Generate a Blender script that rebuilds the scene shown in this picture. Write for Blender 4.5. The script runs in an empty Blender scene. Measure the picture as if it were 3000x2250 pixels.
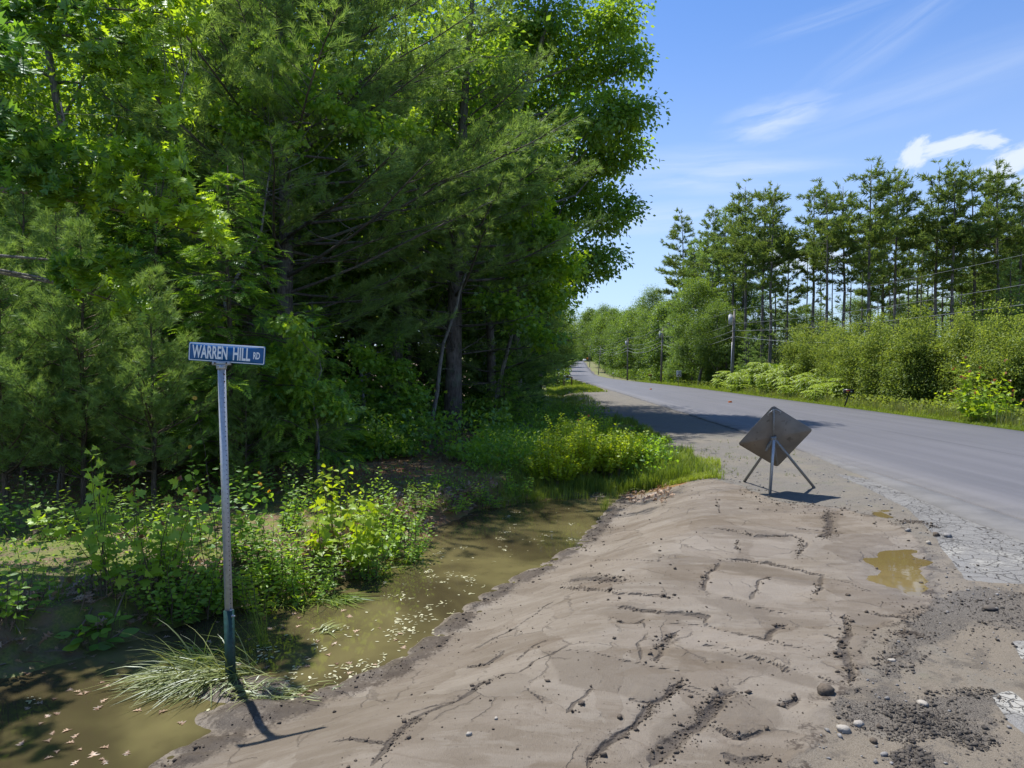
import bpy, math, random
import numpy as np
from mathutils import Vector, Matrix
PI = math.pi
R_ = math.radians
rng = np.random.default_rng(11)
C = bpy.context.scene.collection
SC = bpy.context.scene

# ------------------------------------------------------------------ camera
CAM_Z = 2.2
PITCH = R_(1.57)
FPX = 2001.0            # focal length in pixels of the 3000 px wide photograph
cam_d = bpy.data.cameras.new('camera'); cam = bpy.data.objects.new('camera', cam_d); C.objects.link(cam)
cam_d.sensor_width = 36; cam_d.lens = 36*FPX/3000; cam_d.clip_start = 0.05; cam_d.clip_end = 6000
cam.location = (0, 0, CAM_Z); cam.rotation_euler = (PI/2-PITCH, 0, 0)
SC.camera = cam

# ------------------------------------------------------------------ light
SUN_EL, SUN_VEC = R_(64), (-0.60, 0.80)       # azimuth of the sun as a ground direction
SUN_ENERGY, SKY_STRENGTH, EXPOSURE = 2.8, 0.15, 1.50
s_az = math.atan2(SUN_VEC[0], SUN_VEC[1])      # from +Y towards +X
sd = bpy.data.lights.new('sun', 'SUN'); sd.energy = SUN_ENERGY; sd.angle = R_(0.53); sd.color = (1.0, 0.955, 0.88)
so = bpy.data.objects.new('sun', sd); C.objects.link(so)
to_sun = Vector((math.sin(s_az)*math.cos(SUN_EL), math.cos(s_az)*math.cos(SUN_EL), math.sin(SUN_EL)))
so.rotation_euler = to_sun.to_track_quat('Z', 'Y').to_euler(); so.location = (0, 0, 60)
SC.view_settings.view_transform = 'Standard'; SC.view_settings.look = 'None'
SC.view_settings.gamma = 1; SC.view_settings.use_curve_mapping = False
SC.view_settings.exposure = EXPOSURE
try:
    SC.cycles.max_bounces = 10; SC.cycles.transparent_max_bounces = 6
    SC.cycles.diffuse_bounces = 7; SC.cycles.glossy_bounces = 3; SC.cycles.transmission_bounces = 4
    SC.cycles.caustics_reflective = False; SC.cycles.caustics_refractive = False
    SC.cycles.use_denoising = True
except Exception:
    pass

world = bpy.data.worlds.new('World'); SC.world = world; world.use_nodes = True
class NT:
    def __init__(s, nt): s.nt = nt; nt.nodes.clear()
    def n(s, t, **k):
        nd = s.nt.nodes.new(t)
        for a, v in k.items():
            if a == 'inp':
                for i, x in v.items():
                    if isinstance(x, bpy.types.NodeSocket): s.nt.links.new(x, nd.inputs[i])
                    else: nd.inputs[i].default_value = x
            else: setattr(nd, a, v)
        return nd
    def link(s, a, b): s.nt.links.new(a, b)
    def math(s, op, a, b=0.0, c=None, clamp=False):
        d = {0: a, 1: b}
        if c is not None: d[2] = c
        nd = s.n('ShaderNodeMath', operation=op, inp=d); nd.use_clamp = clamp
        return nd.outputs[0]
    def vmath(s, op, a, b=(0, 0, 0)):
        nd = s.n('ShaderNodeVectorMath', operation=op, inp={0: a, 1: b})
        return nd.outputs['Value'] if op in ('DOT_PRODUCT', 'LENGTH') else nd.outputs[0]
    def noise(s, vec, scale, detail=4, rough=.55, dist=0, out=0):
        nd = s.n('ShaderNodeTexNoise', inp={'Vector': vec, 'Scale': scale, 'Detail': detail, 'Roughness': rough, 'Distortion': dist})
        return nd.outputs[out]
    def ramp(s, fac, stops):
        nd = s.n('ShaderNodeValToRGB', inp={0: fac}); e = nd.color_ramp.elements
        while len(e) < len(stops): e.new(0.5)
        for el, (p, c) in zip(e, stops): el.position = p; el.color = (c[0], c[1], c[2], 1) if not isinstance(c, (int, float)) else (c, c, c, 1)
        return nd.outputs[0]
    def smooth(s, v, a, b):
        nd = s.n('ShaderNodeMapRange', inp={0: v, 1: a, 2: b, 3: 0.0, 4: 1.0}); nd.interpolation_type = 'SMOOTHSTEP'
        return nd.outputs[0]
    def mix(s, f, a, b, mode='MIX'):
        nd = s.n('ShaderNodeMix', data_type='RGBA', blend_type=mode)
        for k, x in ((0, f), (6, a), (7, b)):
            if isinstance(x, bpy.types.NodeSocket): s.nt.links.new(x, nd.inputs[k])
            elif k == 0: nd.inputs[k].default_value = x
            else: nd.inputs[k].default_value = (x[0], x[1], x[2], 1)
        return nd.outputs[2]

def pix_dir(px, py):
    x = (px-1500)/FPX; y = -(py-1125)/FPX
    c, s = math.cos(PITCH), math.sin(PITCH)
    return np.array([x, c+y*s, -s+y*c])
def G(px, py, z=0.0):            # the ground point (height z) seen at this place of the photograph
    d = pix_dir(px, py); t = (z-CAM_Z)/d[2]; return np.array([d[0]*t, d[1]*t, z])
def P(px, py, Y):                # the point at distance Y seen there
    d = pix_dir(px, py); t = Y/d[1]; return np.array([d[0]*t, Y, CAM_Z+d[2]*t])

w = NT(world.node_tree)
sky = w.n('ShaderNodeTexSky', sky_type='NISHITA'); sky.sun_disc = False
sky.sun_elevation = SUN_EL; sky.sun_rotation = s_az; sky.air_density = 1.0; sky.dust_density = 0.6; sky.ozone_density = 2.2; sky.altitude = 100
tc = w.n('ShaderNodeTexCoord').outputs['Generated']
bg1 = w.n('ShaderNodeBackground', inp={0: w.mix(1.0, sky.outputs[0], (0.235, 0.325, 0.445), 'MULTIPLY'), 1: SKY_STRENGTH})
bg2 = w.n('ShaderNodeBackground', inp={0: (0.74, 0.84, 1.0, 1), 1: 0.38})
mask = None
def blob(px, py, rx, ry, rot, amount, kind):
    """a cloud: an oval patch of sky, broken up by noise; kind 'wisp' or 'puff'"""
    global mask
    c = pix_dir(px, py); c = c/np.linalg.norm(c)
    a = np.cross(c, (0, 0, 1)); a /= np.linalg.norm(a); b = np.cross(a, c)
    r = R_(rot); u = (a*math.cos(r)+b*math.sin(r)); v = (-a*math.sin(r)+b*math.cos(r))
    rx_, ry_ = rx/FPX, ry/FPX
    du = w.vmath('DOT_PRODUCT', tc, tuple(u)); dv = w.vmath('DOT_PRODUCT', tc, tuple(v)); front = w.vmath('DOT_PRODUCT', tc, tuple(c))
    comb = w.n('ShaderNodeCombineXYZ', inp={0: w.math('DIVIDE', du, rx_), 1: w.math('DIVIDE', dv, ry_), 2: 0.0}).outputs[0]
    if kind == 'wisp':
        wob = w.noise(comb, 1.3, 5, .6, out=1)
        vv = w.n('ShaderNodeVectorMath', operation='MULTIPLY_ADD', inp={0: wob, 1: (.55, .55, 0), 2: comb}).outputs[0]
        vv = w.vmath('SUBTRACT', vv, (.27, .27, 0))
        nd = w.n('ShaderNodeMapping', inp={0: vv, 1: (px*.013, py*.017, 0), 3: (1.0, 1.9, 1)}).outputs[0]
        tex = w.noise(nd, 1.2, 6, .52, .35)
        shape = w.math('SUBTRACT', 1.0, w.vmath('LENGTH', vv), clamp=True)
        m = w.math('MULTIPLY', w.smooth(shape, 0, .85), w.smooth(tex, .22, .80))
        m = w.math('MULTIPLY', m, amount)
    else:
        tex = w.noise(w.vmath('ADD', comb, (px*.01, py*.013, 0)), 1.9, 8, .58)
        ln = w.vmath('LENGTH', comb)
        val = w.math('SUBTRACT', w.math('ADD', w.math('SUBTRACT', 1.0, ln), w.math('MULTIPLY', tex, 1.5)), .85)
        m = w.math('MULTIPLY', w.smooth(val, -.05, .55), amount)
    m = w.math('MULTIPLY', m, w.math('GREATER_THAN', front, .3))
    mask = m if mask is None else w.math('MAXIMUM', mask, m)
blob(2080, 500, 420, 80, -3, .60, 'wisp')
blob(2280, 345, 190, 70, 8, .75, 'wisp')
blob(2600, 110, 330, 60, 28, .20, 'wisp')
blob(2700, 260, 640, 90, 9, .22, 'wisp')
blob(1930, 640, 420, 55, 3, .50, 'wisp')
blob(2450, 40, 260, 30, 8, .2, 'wisp')
blob(2680, 450, 55, 38, 50, 1.0, 'puff')
blob(2780, 428, 115, 26, 8, 1.0, 'puff')
blob(2885, 412, 60, 22, -15, .9, 'puff')
blob(2975, 470, 95, 42, 20, 1.0, 'puff')
blob(2970, 540, 70, 30, 0, .6, 'puff')
blob(2330, 760, 190, 50, 0, .8, 'puff')
blob(2900, 860, 240, 60, 0, .6, 'puff')
blob(1700, 960, 60, 26, 0, .9, 'puff')
# whitening towards the horizon
ez = w.n('ShaderNodeSeparateXYZ', inp={0: tc}).outputs[2]
hz = w.math('MULTIPLY', w.math('SUBTRACT', 1.0, w.smooth(ez, -.02, .50)), .55)
mask = w.math('ADD', mask, w.math('MULTIPLY', hz, w.math('SUBTRACT', 1.0, mask)), clamp=True)
mx = w.n('ShaderNodeMixShader', inp={0: mask, 1: bg1.outputs[0], 2: bg2.outputs[0]})
w.link(mx.outputs[0], w.n('ShaderNodeOutputWorld').inputs[0])

# ------------------------------------------------------------------ materials
MATS = {}
def newmat(name):
    m = bpy.data.materials.new(name); m.use_nodes = True; MATS[name] = m
    return m, NT(m.node_tree)
def finish(t, sh, disp=None):
    o = t.n('ShaderNodeOutputMaterial'); t.link(sh, o.inputs[0])
def plain(name, col, rough=.6, metal=0., var=.15, scale=8., bump=0., col2=None, spec=.4):
    m, t = newmat(name)
    co = t.n('ShaderNodeTexCoord').outputs['Object']
    f = t.noise(co, scale, 6, .6)
    c2 = col2 or tuple(c*(1-var*2) for c in col)
    c = t.mix(t.smooth(f, .35, .68), col, c2)
    b = t.n('ShaderNodeBsdfPrincipled', inp={'Base Color': c, 'Roughness': rough, 'Metallic': metal, 'Specular IOR Level': spec})
    if bump: t.link(t.n('ShaderNodeBump', inp={'Strength': bump, 'Distance': .01, 'Height': t.noise(co, scale*4, 5)}).outputs[0], b.inputs['Normal'])
    finish(t, b.outputs[0]); return m
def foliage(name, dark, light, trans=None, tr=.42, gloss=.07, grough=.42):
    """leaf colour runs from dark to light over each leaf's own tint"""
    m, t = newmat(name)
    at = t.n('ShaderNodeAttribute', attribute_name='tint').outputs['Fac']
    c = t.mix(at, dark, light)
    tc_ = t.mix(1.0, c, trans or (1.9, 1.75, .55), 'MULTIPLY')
    d = t.n('ShaderNodeBsdfDiffuse', inp={0: c}); tl = t.n('ShaderNodeBsdfTranslucent', inp={0: tc_})
    g = t.n('ShaderNodeBsdfGlossy', inp={0: (.85, .92, 1, 1), 1: grough})
    s1 = t.n('ShaderNodeMixShader', inp={0: tr, 1: d.outputs[0], 2: tl.outputs[0]})
    s2 = t.n('ShaderNodeMixShader', inp={0: gloss, 1: s1.outputs[0], 2: g.outputs[0]})
    finish(t, s2.outputs[0]); return m
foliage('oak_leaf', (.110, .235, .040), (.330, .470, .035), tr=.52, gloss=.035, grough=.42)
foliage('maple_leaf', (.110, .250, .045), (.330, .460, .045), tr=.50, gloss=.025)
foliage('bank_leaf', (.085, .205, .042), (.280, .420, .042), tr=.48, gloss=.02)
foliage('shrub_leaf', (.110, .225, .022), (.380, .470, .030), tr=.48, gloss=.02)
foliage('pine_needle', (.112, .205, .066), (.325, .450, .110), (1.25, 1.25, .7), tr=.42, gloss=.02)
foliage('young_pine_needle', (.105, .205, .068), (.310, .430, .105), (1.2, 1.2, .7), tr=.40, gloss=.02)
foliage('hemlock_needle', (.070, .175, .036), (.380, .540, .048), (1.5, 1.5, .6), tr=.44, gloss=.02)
foliage('crown_leaf', (.095, .210, .040), (.290, .410, .050), tr=.50, gloss=.03)
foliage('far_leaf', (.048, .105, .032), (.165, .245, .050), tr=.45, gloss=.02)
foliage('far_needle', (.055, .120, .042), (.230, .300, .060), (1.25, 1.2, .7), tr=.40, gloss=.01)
foliage('alder_leaf', (.090, .150, .045), (.270, .320, .060), (1.5, 1.5, .7), tr=.42, gloss=.01)
foliage('sumac_leaf', (.115, .205, .022), (.330, .400, .035), (1.5, 1.5, .6), tr=.38, gloss=.03)
foliage('grass_blade', (.080, .150, .025), (.270, .330, .045), (1.5, 1.5, .6), tr=.38, gloss=.02)
foliage('dry_grass', (.120, .160, .040), (.340, .360, .130), (1.3, 1.2, .7), tr=.3, gloss=.04)
foliage('dead_leaf', (.130, .070, .038), (.440, .310, .210), (1.2, 1.0, .7), tr=.2, gloss=.04)
foliage('floating_leaf', (.220, .200, .070), (.560, .540, .360), (1.1, 1.0, .7), tr=.15, gloss=.10)
foliage('orange_leaf', (.420, .260, .020), (.560, .400, .040), (1.3, 1.1, .6), tr=.45, gloss=.04)
foliage('red_leaf', (.20, .10, .045), (.38, .16, .09), (1.3, 1.0, .7), tr=.4, gloss=.04)
foliage('litter_twig', (.070, .050, .035), (.200, .150, .110), (1, 1, 1), tr=.02, gloss=.02)
def bark(name, a, b, sc=1.0, moss=0.):
    m, t = newmat(name)
    co = t.n('ShaderNodeTexCoord').outputs['Object']
    st = t.n('ShaderNodeMapping', inp={0: co, 3: (9*sc, 9*sc, 1.6*sc)}).outputs[0]
    f = t.noise(st, 2.2, 8, .68, .8); g = t.noise(co, 1.3, 4)
    c = t.mix(t.smooth(f, .35, .65), a, b)
    c = t.mix(t.smooth(g, .5, .75), c, tuple(x*1.5 for x in b))
    if moss: c = t.mix(t.math('MULTIPLY', t.smooth(t.noise(co, 3, 5), .5, .62), moss), c, (.10, .14, .09))
    bs = t.n('ShaderNodeBsdfPrincipled', inp={'Base Color': c, 'Roughness': .9, 'Specular IOR Level': .15})
    t.link(t.n('ShaderNodeBump', inp={'Strength': .9, 'Distance': .03, 'Height': f}).outputs[0], bs.inputs['Normal'])
    finish(t, bs.outputs[0]); return m
bark('pine_bark', (.055, .045, .040), (.16, .14, .125), moss=.4)
bark('grey_bark', (.085, .078, .070), (.24, .225, .20), moss=.3)
bark('stem_bark', (.060, .048, .034), (.17, .135, .10), 3)
bark('far_bark', (.070, .062, .055), (.19, .175, .155), .6)
bark('pole_wood', (.10, .092, .085), (.22, .205, .19), .8)
bark('post_wood', (.055, .035, .022), (.13, .085, .055), 2)
plain('galvanised', (.46, .48, .50), .45, .45, .10, 40, .1)
plain('galvanised_dull', (.26, .265, .26), .55, .35, .12, 30, .1)
plain('green_steel', (.018, .060, .048), .45, .1, .2, 30)
plain('hole_dark', (.015, .013, .012), .9, 0, .1, 30)
plain('rust', (.13, .060, .035), .8, .1, .2, 60)
plain('sign_blue', (.006, .105, .30), .38, 0, .04, 10)
plain('sign_white', (.82, .84, .86), .42, 0, .03, 10)
plain('sign_black', (.02, .02, .02), .5, 0, .03, 10)
plain('warning_orange', (.75, .19, .02), .5, 0, .05, 10)
plain('white_paint', (.80, .80, .80), .3, 0, .03, 10)
plain('black_plastic', (.018, .018, .022), .35, 0, .1, 10)
plain('blue_plastic', (.05, .20, .42), .4, 0, .1, 10)
plain('red_paint', (.40, .03, .03), .5, 0, .1, 10)
plain('yellow_paint', (.70, .42, .04), .5, 0, .1, 10)
plain('grey_enamel', (.42, .44, .46), .4, 0, .05, 10)
plain('glass_dark', (.03, .04, .05), .08, 0, .1, 10, spec=.9)
plain('tyre', (.02, .02, .02), .8, 0, .1, 10)
plain('wire', (.10, .10, .11), .45, .3, .1, 10)
plain('wire_bright', (.30, .31, .32), .4, .5, .1, 10)
plain('clod', (.105, .083, .062), .92, 0, .25, 30, .5, (.052, .040, .030))
plain('asphalt_crumb', (.095, .080, .064), .9, 0, .25, 8, .4, (.026, .023, .021))
plain('pale_stone', (.30, .275, .24), .85, 0, .15, 20, .5, (.27, .245, .21))
plain('grey_stone', (.22, .21, .20), .85, 0, .2, 20, .5, (.13, .125, .12))
# panel back: weathered grey brown aluminium with blotches
m, t = newmat('panel_back')
co = t.n('ShaderNodeTexCoord').outputs['Object']
c = t.mix(t.smooth(t.noise(co, 3.0, 6), .35, .7), (.23, .20, .165), (.165, .145, .12))
c = t.mix(t.math('MULTIPLY', t.smooth(t.noise(co, 9, 3, .5), .62, .72), .6), c, (.06, .05, .042))
c = t.mix(t.math('MULTIPLY', t.smooth(t.noise(t.n('ShaderNodeMapping', inp={0: co, 3: (3, 3, 14)}).outputs[0], 2, 5), .55, .75), .35), c, (.20, .14, .10))
b = t.n('ShaderNodeBsdfPrincipled', inp={'Base Color': c, 'Roughness': .6, 'Metallic': .15}); finish(t, b.outputs[0])

# road surface: grey asphalt with a faint lengthwise seam pattern; 'lane' attribute = metres from the centre, 'along' = distance
m, t = newmat('asphalt')
geo = t.n('ShaderNodeNewGeometry').outputs['Position']
lane = t.n('ShaderNodeAttribute', attribute_name='lane').outputs['Fac']
al = t.n('ShaderNodeAttribute', attribute_name='along').outputs['Fac']
cv = t.n('ShaderNodeCombineXYZ', inp={0: t.math('MULTIPLY', lane, 1.6), 1: t.math('MULTIPLY', al, .035), 2: 0.}).outputs[0]
streak = t.noise(cv, 1.4, 6, .6, .3)
big = t.noise(geo, .22, 4, .5)
grain = t.noise(geo, 130, 2, .7)
c = t.mix(t.smooth(streak, .3, .7), (.082, .080, .087), (.108, .105, .114))
c = t.mix(t.math('MULTIPLY', t.smooth(big, .4, .7), .35), c, (.070, .069, .075))
c = t.mix(t.math('MULTIPLY', t.smooth(grain, .45, .75), .30), c, (.22, .22, .225))
wob = t.math('MULTIPLY', t.math('SUBTRACT', t.noise(cv, 3.0, 3), .5), .25)
seam = t.math('ABSOLUTE', t.math('ADD', lane, wob))
c = t.mix(t.math('MULTIPLY', t.math('SUBTRACT', 1.0, t.smooth(seam, .012, .05)), .65), c, (.036, .035, .038))
wl = t.math('ABSOLUTE', t.math('ADD', t.math('ADD', lane, 2.1), wob))
c = t.mix(t.math('MULTIPLY', t.math('SUBTRACT', 1.0, t.smooth(wl, .0, .45)), .22), c, (.066, .065, .072))
b = t.n('ShaderNodeBsdfPrincipled', inp={'Base Color': c, 'Roughness': .62, 'Specular IOR Level': .35})
t.link(t.n('ShaderNodeBump', inp={'Strength': .35, 'Distance': .006, 'Height': grain}).outputs[0], b.inputs['Normal'])
finish(t, b.outputs[0])

# the ground: zones carried as mesh attributes (mud, gravel, broken paving, moss, turf, wet, crumbs)
m, t = newmat('ground_mix')
geo = t.n('ShaderNodeNewGeometry').outputs['Position']
def A(nm): return t.n('ShaderNodeAttribute', attribute_name=nm).outputs['Fac']
n1 = t.noise(geo, .9, 6, .6); n2 = t.noise(geo, 5.0, 6, .65); n3 = t.noise(geo, 38, 4, .7); n4 = t.noise(geo, 160, 2, .7)
# forest floor
c = t.mix(t.smooth(n2, .35, .65), (.085, .064, .042), (.175, .115, .070))
c = t.mix(t.smooth(n3, .5, .75), c, (.235, .170, .110))
c = t.mix(t.math('MULTIPLY', A('moss'), t.smooth(t.noise(geo, 2.2, 6, .7), .38, .58)), c, t.mix(t.smooth(n3, .35, .7), (.075, .100, .018), (.165, .180, .032)))
c = t.mix(t.math('MULTIPLY', A('russet'), t.smooth(t.noise(geo, 3.1, 6, .7), .36, .6)), c, t.mix(n3, (.150, .062, .022), (.270, .125, .045)))
# turf
c = t.mix(t.math('MULTIPLY', A('turf'), .9), c, t.mix(t.smooth(n2, .3, .7), (.075, .105, .022), (.18, .185, .06)))
# gravel shoulder
gv = t.mix(t.smooth(n4, .38, .62), (.075, .072, .068), (.170, .154, .130))
gv = t.mix(t.smooth(n3, .45, .65), gv, (.128, .116, .096))
gv = t.mix(t.math('MULTIPLY', t.smooth(n1, .42, .68), .65), gv, (.160, .140, .108))
gv = t.mix(t.math('MULTIPLY', t.smooth(t.noise(geo, 3.5, 5, .6), .55, .72), .35), gv, (.10, .115, .055))
gm = A('gravel')
gedge = t.smooth(t.math('ADD', gm, t.math('MULTIPLY', t.math('SUBTRACT', n2, .5), .8)), .38, .62)
nearf = t.math('SUBTRACT', 1.0, t.smooth(t.n('ShaderNodeSeparateXYZ', inp={0: geo}).outputs[1], 7.0, 13.0))
silt = t.mix(t.smooth(n4, .4, .6), (.112, .092, .068), (.172, .148, .116))
gv = t.mix(t.math('MULTIPLY', nearf, t.smooth(t.noise(geo, 1.3, 6, .65, .4), .30, .46)), gv, silt)
gv = t.mix(t.math('MULTIPLY', nearf, t.math('MULTIPLY', t.smooth(t.noise(geo, 2.6, 6, .7), .52, .62), .55)), gv, (.052, .044, .036))
gv = t.mix(t.math('MULTIPLY', t.math('SUBTRACT', 1.0, t.smooth(t.n('ShaderNodeTexVoronoi', inp={'Vector': geo, 'Scale': 26.0}).outputs['Distance'], .14, .26)), t.smooth(n2, .40, .60)), gv, (.050, .045, .040))
c = t.mix(gedge, c, gv)
# dark asphalt grit
cr = t.smooth(t.math('ADD', A('crumb'), t.math('MULTIPLY', t.math('SUBTRACT', n2, .5), 2.2)), .42, .80)
gr = t.mix(t.smooth(n4, .42, .6), (.026, .023, .020), (.150, .130, .106))
gr = t.mix(t.smooth(n3, .52, .66), gr, (.12, .106, .088))
c = t.mix(cr, c, gr)
# broken old paving, pale, with a web of cracks
vo = t.n('ShaderNodeTexVoronoi', feature='DISTANCE_TO_EDGE', inp={'Vector': t.n('ShaderNodeVectorMath', operation='MULTIPLY_ADD', inp={0: t.noise(geo, 3, 4, .6, out=1), 1: (.22, .22, 0), 2: geo}).outputs[0], 'Scale': 4.6}).outputs['Distance']
vo2 = t.n('ShaderNodeTexVoronoi', feature='DISTANCE_TO_EDGE', inp={'Vector': t.n('ShaderNodeVectorMath', operation='MULTIPLY_ADD', inp={0: t.noise(geo, 8, 4, .6, out=1), 1: (.12, .12, 0), 2: geo}).outputs[0], 'Scale': 13.0}).outputs['Distance']
pv = t.mix(t.smooth(n4, .4, .64), (.125, .122, .118), (.225, .220, .210))
pv = t.mix(t.math('MULTIPLY', t.smooth(n1, .45, .6), A('pale')), pv, (.31, .30, .27))
pv = t.mix(t.math('MULTIPLY', t.smooth(n2, .5, .7), .4), pv, (.155, .148, .138))
crack = t.math('SUBTRACT', 1.0, t.smooth(vo, .006, .035)); crack2 = t.math('MULTIPLY', t.math('SUBTRACT', 1.0, t.smooth(vo2, .01, .07)), t.smooth(n1, .42, .6))
crk = t.math('MULTIPLY', t.math('MAXIMUM', crack, crack2), .85)
pv = t.mix(crk, pv, (.035, .031, .027))
pm = t.smooth(t.math('ADD', A('paving'), t.math('MULTIPLY', t.math('SUBTRACT', n2, .5), .6)), .44, .56)
c = t.mix(pm, c, pv)
# mud: smoothed tan earth with smeared bands
md = t.n('ShaderNodeMapping', inp={0: geo, 2: (0, 0, R_(-14)), 3: (.75, 2.0, 1)}).outputs[0]
band = t.noise(md, 1.1, 6, .55, .7); band2 = t.noise(md, 4.5, 5, .6, .3)
fr = t.math('FRACT', t.math('MULTIPLY', t.noise(md, .8, 5, .48, .5), 9.0)); stp = t.smooth(fr, .90, .99)
mc = t.mix(t.smooth(band, .40, .60), (.158, .131, .101), (.118, .094, .068))
mc = t.mix(t.math('MULTIPLY', t.smooth(fr, .80, .98), .45), mc, (.094, .070, .048))
mc = t.mix(t.math('MULTIPLY', t.smooth(band2, .50, .60), .40), mc, (.190, .165, .134))
mc = t.mix(t.math('MULTIPLY', t.smooth(n3, .58, .74), .55), mc, (.090, .070, .052))
mc = t.mix(t.math('MULTIPLY', t.smooth(n2, .55, .72), .35), mc, (.108, .083, .060))
mc = t.mix(t.math('MULTIPLY', t.smooth(t.noise(geo, 22, 3, .5), .66, .70), .8), mc, (.060, .046, .034))
pm_ = t.n('ShaderNodeMapping', inp={0: geo, 2: (0, 0, R_(10)), 3: (1.25, .85, 1)}).outputs[0]
pv3 = t.n('ShaderNodeTexVoronoi', feature='DISTANCE_TO_EDGE', inp={'Vector': t.n('ShaderNodeVectorMath', operation='MULTIPLY_ADD', inp={0: t.noise(geo, 2.2, 5, .6, out=1), 1: (.45, .45, 0), 2: pm_}).outputs[0], 'Scale': 1.7}).outputs['Distance']
fine = t.math('MULTIPLY', t.math('SUBTRACT', 1.0, t.smooth(t.math('ADD', pv3, t.math('MULTIPLY', t.math('SUBTRACT', t.noise(geo, 26, 4, .7), .5), .03)), .003, .020)), t.smooth(t.noise(geo, 1.5, 4, .6), .50, .58))
cell = t.n('ShaderNodeTexVoronoi', feature='F1', inp={'Vector': t.n('ShaderNodeVectorMath', operation='MULTIPLY_ADD', inp={0: t.noise(geo, 2.2, 5, .6, out=1), 1: (.45, .45, 0), 2: pm_}).outputs[0], 'Scale': 1.7}).outputs['Color']
cellv = t.n('ShaderNodeSeparateXYZ', inp={0: cell}).outputs[0]
mc = t.mix(t.math('MULTIPLY', t.smooth(cellv, .45, .95), .40), mc, (.098, .076, .054))
mc = t.mix(t.math('MULTIPLY', t.smooth(cellv, .40, .02), .35), mc, (.195, .170, .138))
mc = t.mix(t.math('MULTIPLY', t.smooth(A('slab'), .0, 1.0), .62), mc, (.096, .076, .055))
mc = t.mix(t.math('MULTIPLY', t.smooth(t.math('MULTIPLY', A('slab'), -1.0), .0, 1.0), .55), mc, (.200, .172, .140))
mc = t.mix(t.math('MULTIPLY', fine, .40), mc, (.050, .038, .028))
spk = t.n('ShaderNodeTexVoronoi', inp={'Vector': geo, 'Scale': 34.0, 'Randomness': 1.0}).outputs['Distance']
mc = t.mix(t.math('MULTIPLY', t.math('SUBTRACT', 1.0, t.smooth(spk, .13, .22)), t.smooth(t.noise(geo, 1.4, 5, .65), .50, .64)), mc, (.070, .054, .040))
mm = t.smooth(t.math('ADD', A('mud'), t.math('MULTIPLY', t.math('SUBTRACT', n2, .5), .5)), .42, .58)
c = t.mix(mm, c, mc)
cd = t.math('ADD', A('crackd'), t.math('MULTIPLY', t.math('SUBTRACT', t.noise(geo, 16, 5, .7), .5), .034))
cwid = A('crackw')
crk3 = t.math('MULTIPLY', t.math('SUBTRACT', 1.0, t.smooth(t.math('DIVIDE', cd, cwid), .25, 1.0)), t.smooth(t.noise(geo, 3.5, 3, .6), .26, .44))
crk3 = t.math('MULTIPLY', crk3, t.smooth(cwid, .002, .006))
c = t.mix(t.math('MULTIPLY', crk3, .88), c, (.052, .040, .030))
wet = A('wet')
wt = t.smooth(t.math('ADD', wet, t.math('ADD', t.math('MULTIPLY', t.math('SUBTRACT', n3, .5), 1.6), t.math('MULTIPLY', t.math('SUBTRACT', n2, .5), 1.2))), .35, .80)
c = t.mix(wt, c, t.mix(1.0, c, (.36, .32, .29), 'MULTIPLY'))
ro = t.math('SUBTRACT', .93, t.math('MULTIPLY', A('damp'), .50))
b = t.n('ShaderNodeBsdfPrincipled', inp={'Base Color': c, 'Roughness': ro, 'Specular IOR Level': .35})
hgt = t.math('ADD', t.math('MULTIPLY', n3, .6), t.math('MULTIPLY', n4, .35))
hgt = t.math('SUBTRACT', t.math('ADD', hgt, t.math('MULTIPLY', t.math('ADD', t.math('MULTIPLY', cellv, 1.1), t.math('MULTIPLY', band2, .15)), t.math('MULTIPLY', mm, .8))), t.math('ADD', t.math('MULTIPLY', t.math('MULTIPLY', crk, pm), 1.2), t.math('ADD', t.math('MULTIPLY', crk3, 1.6), t.math('MULTIPLY', t.math('MULTIPLY', fine, mm), .8))))
t.link(t.n('ShaderNodeBump', inp={'Strength': .7, 'Distance': .018, 'Height': hgt}).outputs[0], b.inputs['Normal'])
finish(t, b.outputs[0])

def water_mat(name, a, bcol, rough=.04):
    m, t = newmat(name)
    geo = t.n('ShaderNodeNewGeometry').outputs['Position']
    f = t.noise(geo, .8, 4, .5, .4); g = t.noise(geo, 5, 4, .6)
    c = t.mix(t.smooth(t.noise(geo, .42, 4, .55, .5), .40, .62), a, bcol)
    c = t.mix(t.math('MULTIPLY', t.smooth(g, .55, .75), .25), c, tuple(x*.55 for x in a))
    b = t.n('ShaderNodeBsdfPrincipled', inp={'Base Color': c, 'Roughness': rough, 'IOR': 1.333, 'Specular IOR Level': .5})
    t.link(t.n('ShaderNodeBump', inp={'Strength': .10, 'Distance': .004, 'Height': t.noise(geo, 7, 3, .5)}).outputs[0], b.inputs['Normal'])
    finish(t, b.outputs[0])
water_mat('ditch_water', (.050, .041, .020), (.125, .108, .046))  # broad dark and pale patches: shaded and sunlit water painted into the colour
water_mat('puddle_water', (.120, .088, .034), (.150, .112, .048), .02)

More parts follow.
